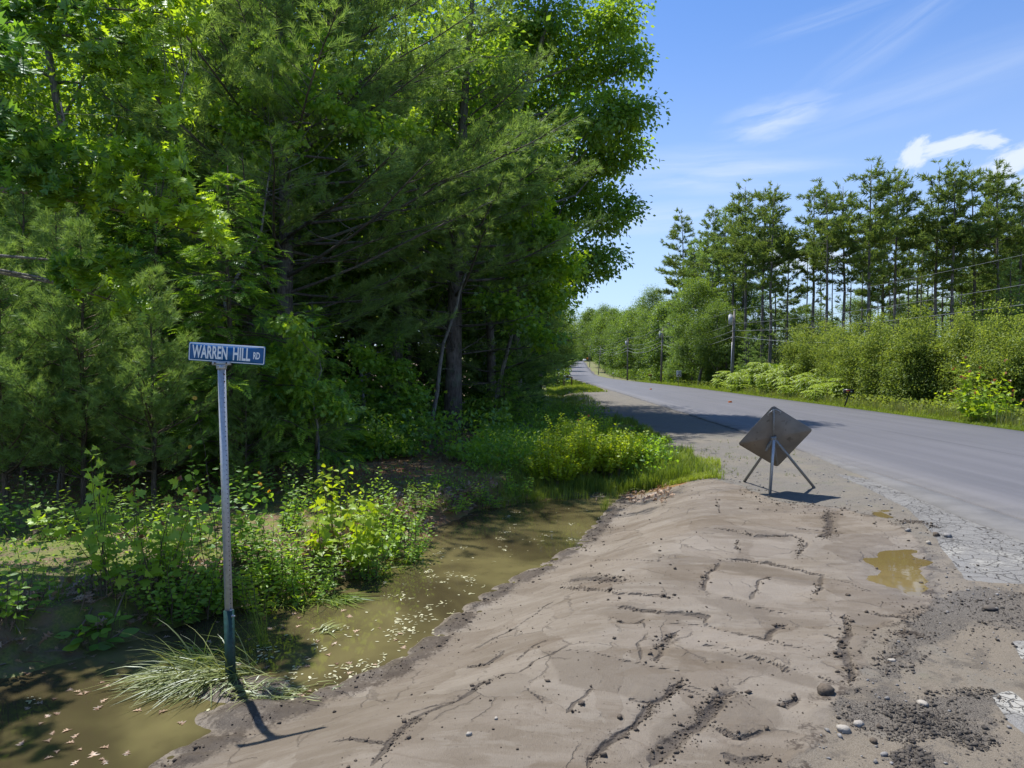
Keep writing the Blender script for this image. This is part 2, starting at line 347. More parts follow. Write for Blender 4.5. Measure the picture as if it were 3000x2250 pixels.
# ------------------------------------------------------------------ geometry helpers
class Geo:
    def __init__(s): s.V = []; s.F = []; s.T = []; s.n = 0
    def add(s, V, F, tint=.5):
        V = np.asarray(V, float).reshape(-1, 3); F = np.asarray(F, int).reshape(-1, 3)
        s.V.append(V); s.F.append(F+s.n); s.n += len(V)
        s.T.append(np.broadcast_to(np.asarray(tint, float), (len(V),)).copy())
    def scatter(s, tm, Rm, T, S, tint, vt=None):
        """copies of a small shape: tm=(V,F), Rm (N,3,3) columns = axes, T (N,3), S (N,) or (N,3), tint (N,)"""
        V, F = tm; N = len(T)
        if N == 0: return
        S = np.asarray(S, float)
        if S.ndim == 0: S = np.full(N, float(S))
        if S.ndim == 1: S = np.repeat(S[:, None], 3, 1)
        L = V[None]*S[:, None, :]
        W = np.einsum('nij,nvj->nvi', Rm, L)+T[:, None, :]
        FF = F[None]+(np.arange(N)*len(V))[:, None, None]
        tt = np.repeat(np.asarray(tint, float)[:, None], len(V), 1)
        if vt is not None: tt = np.clip(tt+vt[None], 0, 1)
        s.V.append(W.reshape(-1, 3)); s.F.append(FF.reshape(-1, 3)+s.n); s.n += N*len(V); s.T.append(tt.reshape(-1))
    def tube(s, pts, rad, sides=6, tint=.5, cap=True):
        pts = np.asarray(pts, float); n = len(pts); rad = np.broadcast_to(np.asarray(rad, float), (n,))
        d = np.gradient(pts, axis=0); d /= np.maximum(np.linalg.norm(d, axis=1, keepdims=True), 1e-9)
        ref = np.where(np.abs(d[:, 2:3]) > .9, np.array([[1., 0, 0]]), np.array([[0, 0, 1.]]))
        if abs(d[0, 2]) > .7: ref = np.tile(np.array([[1., 0.1, 0]]), (n, 1))
        a = np.cross(d, ref); a /= np.maximum(np.linalg.norm(a, axis=1, keepdims=True), 1e-9); b = np.cross(d, a)
        th = np.arange(sides)*2*PI/sides
        ring = pts[:, None]+rad[:, None, None]*(np.cos(th)[None, :, None]*a[:, None]+np.sin(th)[None, :, None]*b[:, None])
        i = np.arange(n-1)[:, None]*sides; j = np.arange(sides)[None]; j2 = (j+1) % sides
        q0, q1, q2, q3 = i+j, i+j2, i+sides+j2, i+sides+j
        F = np.concatenate([np.stack([q0, q1, q2], -1).reshape(-1, 3), np.stack([q0, q2, q3], -1).reshape(-1, 3)])
        V = ring.reshape(-1, 3)
        if cap:
            V = np.vstack([V, pts[0], pts[-1]]); k = n*sides; jj = np.arange(sides)
            F = np.vstack([F, np.stack([np.full(sides, k), (jj+1) % sides, jj], 1), np.stack([np.full(sides, k+1), (n-1)*sides+jj, (n-1)*sides+(jj+1) % sides], 1)])
        s.add(V, F, tint)
    def box(s, c, size, R=None, tint=.5):
        c = np.asarray(c, float); h = np.asarray(size, float)/2
        V = np.array([[x, y, z] for x in (-1, 1) for y in (-1, 1) for z in (-1, 1)])*h
        if R is not None: V = V@np.asarray(R).T
        F = [(0, 1, 3), (0, 3, 2), (4, 6, 7), (4, 7, 5), (0, 4, 5), (0, 5, 1), (2, 3, 7), (2, 7, 6), (0, 2, 6), (0, 6, 4), (1, 5, 7), (1, 7, 3)]
        s.add(V+c, F, tint)
    def mesh(s, name):
        V = np.concatenate(s.V).astype(np.float32); F = np.concatenate(s.F).astype(np.int32); T = np.concatenate(s.T).astype(np.float32)
        me = bpy.data.meshes.new(name); me.vertices.add(len(V)); me.vertices.foreach_set('co', V.ravel())
        me.loops.add(len(F)*3); me.loops.foreach_set('vertex_index', F.ravel())
        me.polygons.add(len(F)); me.polygons.foreach_set('loop_start', np.arange(len(F), dtype=np.int32)*3)
        at = me.attributes.new('tint', 'FLOAT', 'POINT'); at.data.foreach_set('value', T)
        me.update(calc_edges=True)
        return me
    def build(s, name, mat, parent=None, smooth=False, loc=None):
        me = s.mesh(name); me.materials.append(MATS[mat])
        if smooth: me.polygons.foreach_set('use_smooth', np.ones(len(me.polygons), dtype=bool)); me.update()
        o = bpy.data.objects.new(name, me); C.objects.link(o)
        if parent is not None: o.parent = parent
        if loc is not None: o.location = loc
        return o
def tag(o, label=None, cat=None, group=None, kind=None):
    if label: o['label'] = label
    if cat: o['category'] = cat
    if group: o['group'] = group
    if kind: o['kind'] = kind
    return o
def empty(name, loc, label, cat, group=None, rz=0., sc=1.):
    o = bpy.data.objects.new(name, None); C.objects.link(o); o.location = loc; o.rotation_euler = (0, 0, rz); o.scale = (sc, sc, sc) if np.isscalar(sc) else sc
    o.empty_display_size = .1
    return tag(o, label, cat, group)
FAR_GROUPS = ('mixed wood on the right of the road', 'distant trees beyond the crest', 'trees along the left side of the road', 'leafy trees behind the tall pines')
def dup(root, loc, rz, sc, label, group=None):
    r = root.copy(); C.objects.link(r); r.location = loc; r.rotation_euler = (0, 0, rz); r.scale = (sc, sc, sc) if np.isscalar(sc) else sc
    r['label'] = label
    if group: r['group'] = group
    for ch in list(root.children):
        c = ch.copy(); C.objects.link(c); c.parent = r
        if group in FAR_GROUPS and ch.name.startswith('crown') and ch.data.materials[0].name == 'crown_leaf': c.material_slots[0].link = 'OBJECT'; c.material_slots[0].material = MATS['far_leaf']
        for g in list(ch.children):
            d = g.copy(); C.objects.link(d); d.parent = c
    return r
ORD = ['first', 'second', 'third', 'fourth', 'fifth', 'sixth', 'seventh', 'eighth', 'ninth', 'tenth', 'eleventh', 'twelfth', 'thirteenth', 'fourteenth', 'fifteenth', 'sixteenth', 'seventeenth', 'eighteenth', 'nineteenth', 'twentieth']
ORD += ['twenty-'+x for x in ORD[:9]]+['thirtieth']+['thirty-'+x for x in ORD[:9]]
def nrm(v): v = np.asarray(v, float); return v/np.maximum(np.linalg.norm(v, axis=-1, keepdims=True), 1e-9)
def frames(axis, normal):
    """rotation matrices whose Y is the axis and whose Z is near the normal"""
    y = nrm(axis); x = nrm(np.cross(y, normal)); z = np.cross(x, y)
    return np.stack([x, y, z], -1)
def rdir(n, g=rng): return nrm(g.normal(size=(n, 3)))

_H = np.random.default_rng(5).random((256, 256))
def vnoise(x, y):
    xi = np.floor(x).astype(int); yi = np.floor(y).astype(int); fx = x-xi; fy = y-yi
    fx = fx*fx*(3-2*fx); fy = fy*fy*(3-2*fy)
    a = _H[xi & 255, yi & 255]; b = _H[(xi+1) & 255, yi & 255]; c = _H[xi & 255, (yi+1) & 255]; d = _H[(xi+1) & 255, (yi+1) & 255]
    return (a*(1-fx)+b*fx)*(1-fy)+(c*(1-fx)+d*fx)*fy
def fbm(x, y, s=1., o=4, off=0.):
    v = 0; a = .5; t = 0
    for k in range(o):
        v = v+a*vnoise(x*s+off+17.3*k, y*s+off*1.7+9.1*k); t += a; a *= .5; s *= 2.03
    return v/t
def sstep(x, a=0., b=1.):
    t = np.clip((x-a)/(b-a), 0, 1); return t*t*(3-2*t)
def poly_sd(x, y, poly):
    """signed distance to a closed outline, negative inside"""
    x = np.asarray(x, float); y = np.asarray(y, float); d = np.full(x.shape, 1e9); ins = np.zeros(x.shape, bool); n = len(poly)
    for i in range(n):
        ax, ay = poly[i]; bx, by = poly[(i+1) % n]; ex, ey = bx-ax, by-ay; l2 = ex*ex+ey*ey+1e-12
        t = np.clip(((x-ax)*ex+(y-ay)*ey)/l2, 0, 1); d = np.minimum(d, (x-ax-t*ex)**2+(y-ay-t*ey)**2)
        cond = ((ay > y) != (by > y)) & (x < (bx-ax)*(y-ay)/(by-ay+1e-12)+ax); ins ^= cond
    return np.sqrt(d)*np.where(ins, -1, 1)
def line_d(x, y, pl):
    d = np.full(np.shape(x), 1e9); sg = np.zeros(np.shape(x)); tt = np.zeros(np.shape(x)); n = len(pl)-1
    for i in range(n):
        ax, ay = pl[i]; bx, by = pl[i+1]; ex, ey = bx-ax, by-ay; l2 = ex*ex+ey*ey+1e-12
        t = np.clip(((x-ax)*ex+(y-ay)*ey)/l2, 0, 1); q = np.hypot(x-ax-t*ex, y-ay-t*ey)
        c = (ex*(y-ay)-ey*(x-ax))/math.sqrt(l2); mk = q < d
        d = np.where(mk, q, d); sg = np.where(mk, c, sg); tt = np.where(mk, (i+t)/n, tt)
    return d, sg, tt

# ------------------------------------------------------------------ the lie of the land
RY = np.array([-60, 0, 22.8, 34, 79, 127, 172, 242, 313, 418, 470, 560, 900, 2500.])
RX = np.array([10.3, 11.75, 12.4, 12.75, 14.5, 17.3, 19.8, 25.1, 30.7, 39.4, 43.6, 51, 80, 200.])
RZ = np.array([0, 0, 0, 0, -.17, -.7, -1.05, -1.43, .64, 4.75, 4.7, 2.0, 2.0, 2.0])
_ys = np.arange(-60, 2500, 1.0); _k = np.exp(-.5*(np.arange(-30, 31)/10.)**2); _k /= _k.sum()
_rx = np.convolve(np.pad(np.interp(_ys, RY, RX), 30, 'edge'), _k, 'valid'); _rz = np.convolve(np.pad(np.interp(_ys, RY, RZ), 30, 'edge'), _k, 'valid')
def road_x(Y): return np.interp(Y, _ys, _rx)
def road_z(Y): return np.interp(Y, _ys, _rz)
HALF = 4.65
WATER_Z = -0.50
def GW(px, py): return G(px, py, WATER_Z)[:2]
bankL = [(-6.4, 2.2), (-5.6, 4.0)]+[tuple(GW(*p)) for p in ((0, 1985), (120, 1950), (250, 1915), (400, 1868), (500, 1838), (620, 1795), (760, 1762), (950, 1722), (1040, 1690), (1180, 1607), (1300, 1535), (1390, 1498), (1480, 1480), (1620, 1462))]
bankR = [tuple(GW(*p)) for p in ((1830, 1450), (1800, 1482), (1745, 1545), (1700, 1592), (1600, 1655), (1480, 1712), (1350, 1800), (1250, 1880), (1150, 1958), (1000, 2010), (860, 2062), (700, 2125), (560, 2195), (470, 2250))]+[(-2.9, 3.6), (-3.6, 2.2)]
WPOLY = bankL+bankR
MIDY = [2, 5, 8, 11, 14, 16]; MIDX = [-5, -3.2, -1.7, -.2, 1.6, 3.0]
def height(X, Y, detail=False):
    X = np.asarray(X, float); Y = np.asarray(Y, float)
    rx = road_x(Y); rz = road_z(Y); u = X-(rx-HALF); v = X-(rx+HALF)
    left = rz-.045+np.clip(u, -3.5, 0)*.018
    sw = -.30*np.exp(-((u+5.2)/1.1)**2)*sstep(Y, 14, 18)
    ff = rz-.16+.12*(fbm(X, Y, .35, 3)-.5)-.02*np.clip(-u-7, 0, 8)*0
    k = sstep(-u, 3.2, 6.6)*sstep(Y, 12, 17)
    z = left*(1-k)+ff*k+sw
    right = rz-.06-.06*np.clip(v, 0, 5)+.25*(fbm(X, Y, .2, 3)-.5)*sstep(v, 1, 5)
    z = np.where(v > 0, right, z)
    z = np.where((u > 0) & (v < 0), rz-.06, z)
    # the hill beyond the crest
    z = z+18*sstep(Y, 560, 900)+10*sstep(Y, 900, 1600)
    # ditch
    near = (Y < 22) & (Y > -6) & (X < 9)
    if near.any():
        xs, ys = X[near], Y[near]; s = poly_sd(xs, ys, WPOLY); mid = np.interp(ys, MIDY, MIDX)
        rsl = -.50+.44*sstep(s, -.05, 1.9)+.0*s
        topL = -.14+.05*sstep(s, .5, 4)+.08*(fbm(xs, ys, .9, 3)-.5)
        lsl = -.50+(topL+.50)*sstep(s+.14*(fbm(xs, ys, 2.5, 3)-.5), -.03, .42+1.5*sstep(ys, 11.5, 13.5)*sstep(xs, -1.0, .6))
        isR = sstep(xs-mid, -.25, .25)
        side = lsl*(1-isR)+rsl*isR
        side = np.where(s < 0, -.50-.22*sstep(-s, 0, .7), side)
        zz = z[near]; blend = 1-sstep(s, 2.0, 3.4)
        # left of the ditch stays at forest level, right rises to the mud flat
        blend = np.where(xs < mid, 1.0-sstep(ys, 15.5, 20), blend*(1-sstep(ys, 16, 20)))
        z = z.copy(); z[near] = zz*(1-blend)+side*blend
    return z
def hz1(x, y): return float(height(np.array([x]), np.array([y]))[0])
def ground_at(px, py):
    """the ground point seen at this place of the photograph"""
    p = G(px, py, -.1)
    for _ in range(8): p = G(px, py, .5*p[2]+.5*hz1(p[0], p[1]))
    return p
def GG(px, py): p = ground_at(px, py); return (p[0], p[1])

c6 = lambda L: [GG(900+x*.663, 1150+y*.663) for x, y in L]
c7 = lambda L: [GG(2100+x*.663, 1150+y*.663) for x, y in L]
c8 = lambda L: [GG(1500+x*1.181, 1350+y*1.181) for x, y in L]
SLAB = [(c8(L), v) for L, v in (
 ([(75, 475), (180, 470), (320, 505), (440, 535), (400, 575), (345, 610), (215, 570), (120, 550)], 1.0), ([(490, 245), (560, 250), (700, 275), (772, 290), (765, 308), (640, 290), (500, 270)], 1.0), ([(450, 335), (560, 345), (640, 370), (650, 400), (540, 380), (450, 350)], .8),
 ([(350, 375), (480, 385), (485, 400), (380, 395)], .9), ([(500, 470), (620, 500), (740, 535), (760, 565), (620, 530), (505, 495)], .9), ([(490, 600), (560, 575), (650, 600), (660, 650), (610, 685), (540, 680), (490, 650)], .9), ([(260, 350), (340, 360), (330, 385), (280, 400), (200, 385)], .7),
 ([(830, 375), (930, 390), (965, 440), (940, 490), (860, 500), (815, 460)], 1.0), ([(390, 620), (480, 610), (490, 650), (380, 760), (260, 760), (330, 700)], .8), ([(140, 285), (170, 275), (280, 295), (275, 308), (160, 308)], 1.3), ([(445, 168), (600, 172), (700, 188), (700, 200), (560, 190)], .8),
 ([(780, 120), (815, 125), (800, 200), (770, 190)], 1.2), ([(-150, 560), (0, 520), (60, 540), (-60, 640), (-200, 650)], .6), ([(330, 235), (460, 240), (440, 300), (340, 300)], .5), ([(520, 740), (620, 720), (700, 760), (560, 790)], 1.0),
 ([(480, 275), (600, 290), (640, 300), (590, 350), (470, 325)], -1.0), ([(600, 300), (770, 312), (720, 360), (600, 352)], -.9), ([(380, 410), (480, 410), (640, 450), (600, 480), (420, 470)], -.8), ([(400, 190), (560, 195), (560, 235), (400, 225)], -.7), ([(600, 195), (700, 205), (690, 245), (590, 235)], -.7))]
# cracks and steps in the smoothed mud: (line, groove width, depth, step, crumbs)
CR = [
 (c6([(1650, 1270), (1600, 1330), (1520, 1400), (1470, 1470), (1380, 1530), (1300, 1600), (1220, 1659)]), .035, .035, .012, 1.0),
 (c6([(1890, 1320), (1790, 1380), (1740, 1450), (1650, 1530), (1580, 1600), (1500, 1659)]), .05, .03, .012, 1.3),
 (c6([(1635, 1040), (1590, 1090), (1555, 1120), (1540, 1160), (1520, 1190)]), .03, .035, .01, .8),
 (c6([(1270, 1310), (1220, 1370), (1170, 1430)]), .02, .014, .006, .2),
 (c6([(860, 1240), (760, 1300), (640, 1370), (480, 1440), (380, 1560), (300, 1630), (250, 1659)]), .04, .018, .008, .8),
 (c6([(1110, 860), (1250, 870), (1400, 885), (1520, 900), (1650, 912)]), .025, .020, .02, .4),
 (c6([(1200, 735), (1400, 738), (1560, 745), (1575, 715)]), .015, .012, .006, .05),
 (c6([(1835, 740), (1770, 790), (1740, 850), (1735, 880)]), .03, .028, .01, .4),
 (c6([(1350, 950), (1500, 965), (1640, 975), (1780, 1000), (1760, 1030)]), .03, .02, .02, .4),
 (c6([(1500, 985), (1460, 1020), (1390, 1022), (1340, 1005)]), .025, .02, .01, .3),
 (c6([(1600, 1312), (1700, 1350), (1790, 1395)]), .016, .016, .003, .05),
 (c6([(1630, 1296), (1720, 1330), (1815, 1370)]), .016, .014, .003, .05),
 (c6([(1160, 822), (1260, 820), (1400, 838)]), .09, .018, 0, 1.5),
 (c6([(1690, 600), (1850, 605), (1961, 625), (2040, 635)]), .02, .018, .015, .2),
 (c6([(700, 1210), (800, 1200), (850, 1140)]), .02, .014, .008, .3),
 (c6([(1200, 1100), (1000, 1190), (960, 1230), (870, 1240)]), .015, .012, .005, .1),
 (c6([(1400, 1370), (1460, 1385), (1530, 1395)]), .025, .014, .01, .2),
 (c6([(120, 1520), (260, 1535), (420, 1570)]), .02, .012, .006, .2),
 (c6([(1180, 640), (1260, 620), (1380, 600)]), .02, .018, .006, .3),
 (c6([(1250, 610), (1240, 660)]), .02, .02, .006, .3),
 (c6([(1100, 1420), (1000, 1330), (960, 1300)]), .012, .007, .003, .0),
 (c7([(5, 740), (150, 745), (300, 770), (470, 805), (465, 830), (420, 912)]), .03, .024, .022, .5),
 (c7([(260, 810), (200, 830), (180, 880), (145, 930)]), .028, .028, .01, .4),
 (c7([(300, 1020), (260, 1060), (235, 1115)]), .035, .04, .012, .9),
 (c7([(580, 1010), (575, 1060), (545, 1090), (450, 1060)]), .028, .026, .01, .4),
 (c7([(0, 600), (180, 635), (340, 635), (375, 650), (360, 740)]), .03, .024, .016, .5),
 (c7([(330, 600), (450, 610), (560, 625)]), .022, .018, .012, .2),
 (c7([(90, 645), (95, 700)]), .025, .022, .006, .4),
 (c7([(210, 470), (380, 485), (560, 510)]), .035, .03, -.02, .5),
 (c7([(350, 1350), (290, 1385), (240, 1370)]), .03, .03, .01, .3),
 (c7([(560, 1100), (530, 1165), (600, 1220), (590, 1300)]), .04, .028, .01, .9),
 (c7([(820, 1130), (780, 1180), (740, 1200)]), .03, .024, .01, .5),
 (c7([(-60, 1375), (0, 1350), (80, 1325)]), .022, .02, .006, .2),
 (c7([(680, 970), (780, 990), (860, 1010)]), .04, .02, .01, .5),
 (c7([(470, 805), (600, 850), (680, 885)]), .018, .013, .006, .1),
 (c7([(0, 905), (90, 925), (200, 960), (330, 985)]), .022, .014, .014, .2),
 (c7([(-100, 1100), (60, 1130), (200, 1190), (330, 1250)]), .022, .010, .016, .1),
 (c7([(0, 1480), (60, 1520), (140, 1525)]), .03, .02, .01, .3),
 (c7([(490, 520), (500, 590), (480, 650)]), .06, .016, 0, 1.2),
 (c7([(20, 1600), (120, 1640), (260, 1610)]), .05, .02, .0, .8),
 (c8([(780, 298), (830, 315), (892, 329)]), .02, .014, .006, .05),
 (c8([(830, 378), (836, 420), (815, 465)]), .03, .022, .01, .5),
 (c8([(765, 425), (822, 442)]), .022, .02, .006, .3),
 (c8([(500, 592), (555, 572)]), .02, .018, .006, .1),
 (c8([(488, 652), (530, 682), (572, 686), (640, 660)]), .022, .016, .01, .2),
 (c8([(0, 502), (60, 458), (100, 440)]), .016, .012, .004, .05),
 (c8([(75, 475), (180, 470), (320, 505), (440, 535)]), .012, .008, .008, .0),
 (c8([(500, 470), (620, 500), (740, 535), (800, 560)]), .012, .008, .010, .0),
 (c8([(380, 400), (480, 408), (640, 450), (760, 478)]), .012, .008, .008, .0),
 (c8([(560, 118), (640, 122), (760, 132)]), .014, .010, .008, .1),
 (c8([(690, 165), (775, 180), (860, 190)]), .012, .010, .004, .0),
 (c8([(300, 60), (420, 62), (500, 55)]), .014, .010, .006, .1), (c8([(505, 92), (515, 130)]), .014, .012, .004, .2),
 (c8([(-120, 470), (-20, 430), (60, 380), (120, 340)]), .014, .010, .004, .05),
 (c8([(320, 385), (335, 440), (300, 500)]), .012, .008, .003, .0),
 (c8([(-300, 640), (-150, 600), (-40, 540)]), .014, .010, .004, .1),
 (c8([(660, 600), (710, 588)]), .03, .028, .008, .4),
 (c7([(790, 575), (900, 570), (980, 600)]), .045, -.03, 0, 1.4),
 (c7([(790, 1080), (860, 1060), (920, 1090)]), .04, -.02, 0, 1.2),
]
MUD = [GG(*p) for p in ((2090, 1405), (2180, 1425), (2250, 1465), (2330, 1480), (2470, 1492), (2600, 1525), (2680, 1570), (2735, 1640), (2740, 1720), (2700, 1790), (2640, 1830), (2560, 1890), (2500, 1960), (2440, 2040), (2390, 2130), (2330, 2250))]+[(1.9, 3.2), (1.4, 0), (-4.5, 0), (-4.5, 2.2)]+[tuple(p) for p in bankR[::-1]]
PAVE = [GG(*p) for p in ((2440, 1385), (2560, 1440), (2660, 1490), (2730, 1560), (2790, 1640), (2830, 1695), (2900, 1705), (3000, 1712))]+[(9.0, 6.6), (8.2, 5.5), (8.3, 2.0), (8.6, 9)]
PAVE2 = [GG(*p) for p in ((2905, 2035), (2960, 2020), (3010, 2060), (3030, 2180), (2985, 2140), (2950, 2110))]
PAVE3 = [GG(*p) for p in ((2965, 1880), (3010, 1875), (3040, 1945), (2990, 1930))]
PUD = [GG(*p) for p in ((2553, 1628), (2600, 1612), (2680, 1604), (2705, 1640), (2715, 1690), (2738, 1725), (2715, 1742), (2660, 1745), (2610, 1722), (2575, 1690), (2556, 1655))]
PUDC = np.mean(PUD, axis=0)
PUD_Z = hz1(*PUDC)-.030
CRUMB = [[GG(*p) for p in ((2440, 2060), (2560, 2010), (2700, 2050), (2800, 2010), (2920, 2030), (2940, 2150), (2860, 2200), (2760, 2150), (2640, 2170), (2500, 2140))],
         [GG(*p) for p in ((2690, 1790), (2820, 1720), (3000, 1718), (3050, 1860), (2900, 1830), (2800, 1870), (2720, 1900), (2640, 1990), (2540, 2000), (2600, 1900))],
         [GG(*p) for p in ((2610, 2205), (2670, 2185), (2730, 2215), (2740, 2260), (2620, 2260))],
         [GG(*p) for p in ((2860, 1200), (2861, 1201), (2862, 1200))]]
# rows and columns, finer near the camera
t_rows = [-45, -30, -20, -12, -6, -2, 0, 1.2, 2.0, 2.6]; y = 2.9
while y < 20: t_rows.append(y); y *= 1.0052
while y < 1900: t_rows.append(y); y *= 1.022
rows = np.array(t_rows)
cf = np.arange(-1.0, 1.0001, .0052)
cs = np.concatenate([-1.0-np.cumsum(np.geomspace(.012, 3.0, 26))[::-1], cf, 1.0+np.cumsum(np.geomspace(.012, 3.0, 26))])
YY, TT = np.meshgrid(rows, cs, indexing='ij'); XX = TT*np.maximum(YY, 2.9)
Xf, Yf = XX.ravel(), YY.ravel()
Zf = height(Xf, Yf)
near = (Yf > 1.5) & (Yf < 24) & (np.abs(Xf) < 12)
xn, yn = Xf[near], Yf[near]
sdw = poly_sd(xn, yn, WPOLY); sdm = poly_sd(xn, yn, MUD); sdp = poly_sd(xn, yn, PAVE); sdpu = poly_sd(xn, yn, PUD)
sdp2 = np.minimum(poly_sd(xn, yn, PAVE2), poly_sd(xn, yn, PAVE3))
mud_m = 1-sstep(sdm+.35*(fbm(xn, yn, 1.6, 4)-.5), -.18, .18)
mud_m = np.where((xn > np.interp(yn, MIDY, MIDX)-.2) & (sdw < .25) & (yn < 14), np.maximum(mud_m, .9), mud_m)
zn = Zf[near]; wetn = np.zeros_like(zn)
fade = 1-sstep(yn, 13, 20)
slb = np.zeros_like(zn)
for pl_, v_ in SLAB:
    a_ = np.array(pl_); lo_, hi_ = a_.min(0)-.3, a_.max(0)+.3; mk_ = (xn > lo_[0]) & (xn < hi_[0]) & (yn > lo_[1]) & (yn < hi_[1])
    if mk_.any(): w_ = 1-sstep(poly_sd(xn[mk_], yn[mk_], pl_)+.10*(fbm(xn[mk_], yn[mk_], 4., 3)-.5), -.025, .025); slb[mk_] = slb[mk_]*(1-w_)+v_*w_
cdn = np.full_like(zn, .5); cwn = np.full_like(zn, .001)
# broad smears of the bucket
band = fbm(xn*.35+yn*.08, yn*1.4-xn*.3, 1.0, 4, 3.)
stepn = np.floor(band*9)/9
zn = zn+mud_m*fade*(.006*(band-.5)+.004*(fbm(xn, yn, 3.0, 3)-.5))
for pl, wd, dp, st, crumb in CR:
    a = np.array(pl); lo, hi = a.min(0)-.5, a.max(0)+.5
    mk = (xn > lo[0]) & (xn < hi[0]) & (yn > lo[1]) & (yn < hi[1])
    if not mk.any(): continue
    wob = .07*(fbm(xn[mk], yn[mk], 7., 3, 1.)-.5)+.16*(fbm(xn[mk], yn[mk], 2.2, 3, 4.)-.5)
    d, sg, tt = line_d(xn[mk]+wob, yn[mk]+.07*(fbm(xn[mk], yn[mk], 7., 3, 8.)-.5)+.16*(fbm(xn[mk], yn[mk], 2.2, 3, 11.)-.5), pl)
    ends = sstep(tt, 0, .12)*sstep(1-tt, 0, .12)
    de = d/np.maximum(ends, .15); upd = de < cdn[mk]; idx = np.where(mk)[0][upd]; cdn[idx] = de[upd]; cwn[idx] = .009+wd*(.50+.35*crumb)
    wv = wd*(.5+1.0*fbm(xn[mk], yn[mk], 5., 2, 5.))
    g = np.exp(-(d/wv)**2)*ends
    zn[mk] += -dp*.42*g*(.6+.8*fbm(xn[mk], yn[mk], 12., 2))
    zn[mk] += st*ends*np.where(sg > 0, np.exp(-(d/.22)**1.2), -.25*np.exp(-(d/.15)**1.2))*sstep(d, 0, wd)
    wetn[mk] = np.maximum(wetn[mk], g*.25)
    if crumb > .7:
        wetn[mk] = np.maximum(wetn[mk], .62*np.exp(-(d/(wd*2.2))**2)*ends*fbm(xn[mk], yn[mk], 14., 3)*1.4)
# crumbly damp rim along the water's right edge, dark raw earth on the left bank
mid = np.interp(yn, MIDY, MIDX); rightside = xn > mid
rimw = .10+.16*fbm(xn, yn, 1.1, 3, 3.)*(1-sstep(yn, 7, 10)*.5); rim = np.exp(-((sdw-.08)/rimw)**2)*rightside
rough = fbm(xn, yn, 6., 4, 2.)
zn = zn+rim*.11*(rough-.34)
wetn = np.maximum(wetn, np.clip(rim*(rough-.15)*3.2, 0, 1)*.85)
islet = np.exp(-(((xn+2.25)/.42)**2+((yn-5.62)/.26)**2)); islet2 = np.exp(-(((xn+1.95)/.5)**2+((yn-5.2)/.3)**2))
zn = np.maximum(zn, WATER_Z-.05+.12*np.maximum(islet, islet2)*(.7+.6*rough)); wetn = np.maximum(wetn, .9*np.maximum(islet, islet2))
leftb = (~rightside)*np.exp(-((sdw-.18)/.30)**2)
zn = zn+leftb*.09*(fbm(xn, yn, 4., 4, 6.)-.5)
wetn = np.maximum(wetn, leftb*.34)
# rough ground at right
rr = (1-mud_m)*(1-sstep(-(sdp), 0, .2)*1)*(xn > 1.5)
zn = zn+rr*.03*(fbm(xn, yn, 5., 4, 4.)-.5)
# mound edge between mud and shoulder
edge = np.exp(-((sdm+.02)/.10)**2)*(xn > 0)*(sdw > .5)
zn = zn+edge*.045*(fbm(xn, yn, 5., 4, 9.)-.25); wetn = np.maximum(wetn, np.clip(edge*(fbm(xn, yn, 13., 4, 12.)-.40)*4.5, 0, .6)*(yn > 3))
# puddle basin
kp = 1-sstep(sdpu, .35, .75)
basin = PUD_Z-.019+.045*sstep(sdpu, -.22, .45)+.040*(fbm(xn, yn, 3.2, 4, 2.)-.5)*sstep(sdpu, -.35, 0)
zn = zn*(1-kp)+basin*kp
dampn = np.maximum(np.clip(1-sdpu/.7, 0, 1), .55*mud_m*(band > .5))
dampn = np.maximum(dampn, .8*np.exp(-np.maximum(sdw, 0)/.25))
Zf[near] = zn
def attr(v=0.): return np.full(len(Xf), float(v))
rxf = road_x(Yf); uf = Xf-(rxf-HALF); vf = Xf-(rxf+HALF)
mud = attr(); mud[near] = mud_m
grav = attr(); shoulder = sstep(uf+.5*(fbm(Xf, Yf, .7, 3)-.5), -4.4, -3.4)*(uf < 1)*(1-sstep(Yf, 50, 85))
far_sh = sstep(uf, -1.0, -.5)*(uf < 1)*sstep(Yf, 50, 85)
grav = np.maximum(np.maximum(shoulder, far_sh), ((Yf < 13) & (Xf > 1.5) & (uf < 1)).astype(float)); grav = np.maximum(grav, (np.abs(vf) < .45)*.8)
# a little gravel driveway beside the mailboxes
drive = np.exp(-((Yf-86-(uf+8)*.3)/3.0)**2)*(uf > -16)*(uf < 1); grav = np.maximum(grav, drive)
turf = np.maximum(sstep(vf, .1, .7), sstep(-uf, 3.6, 5.2)*sstep(uf, -9, -6.5)*sstep(Yf, 12.5, 15)); turf = np.where((vf > 0) & (Yf > 3), turf*(1-sstep(vf, 2, 6)*.5), turf); turf = np.maximum(turf, sstep(Yf, 60, 90)*(uf > -9)*(uf < -.8)*.9)
turf = np.where(Yf > 500, .8, turf); turf[near] *= (1-mud_m)
moss = (uf < -4)*1.0*(Yf < 40); russet = sstep(Yf, 9.5, 12)*(uf < -4)*(1-sstep(Yf, 20, 26))
wet = attr(); wet[near] = wetn; damp = attr(); damp[near] = dampn
pav = attr(); pav[near] = np.maximum(1-sstep(sdp, -.06, .06), 1-sstep(sdp2, -.05, .05)); pav[near] *= 1-.8*mud_m
pale = attr(); pale[near] = np.clip(np.maximum(1-sstep(sdp2, 0, .1), 1-sstep(np.hypot(xn-GG(2850, 1640)[0], yn-GG(2850, 1640)[1]), .3, .9)), 0, 1)
crum = attr()
cn = np.zeros_like(zn)
for pl in CRUMB: cn = np.maximum(cn, 1-sstep(poly_sd(xn, yn, pl), -.25, .15))
crum[near] = cn*.85+.25*(sdm > 0)*(yn < 9)*(xn > 1.5); crum[near] *= (1-sstep(yn, 9, 11))
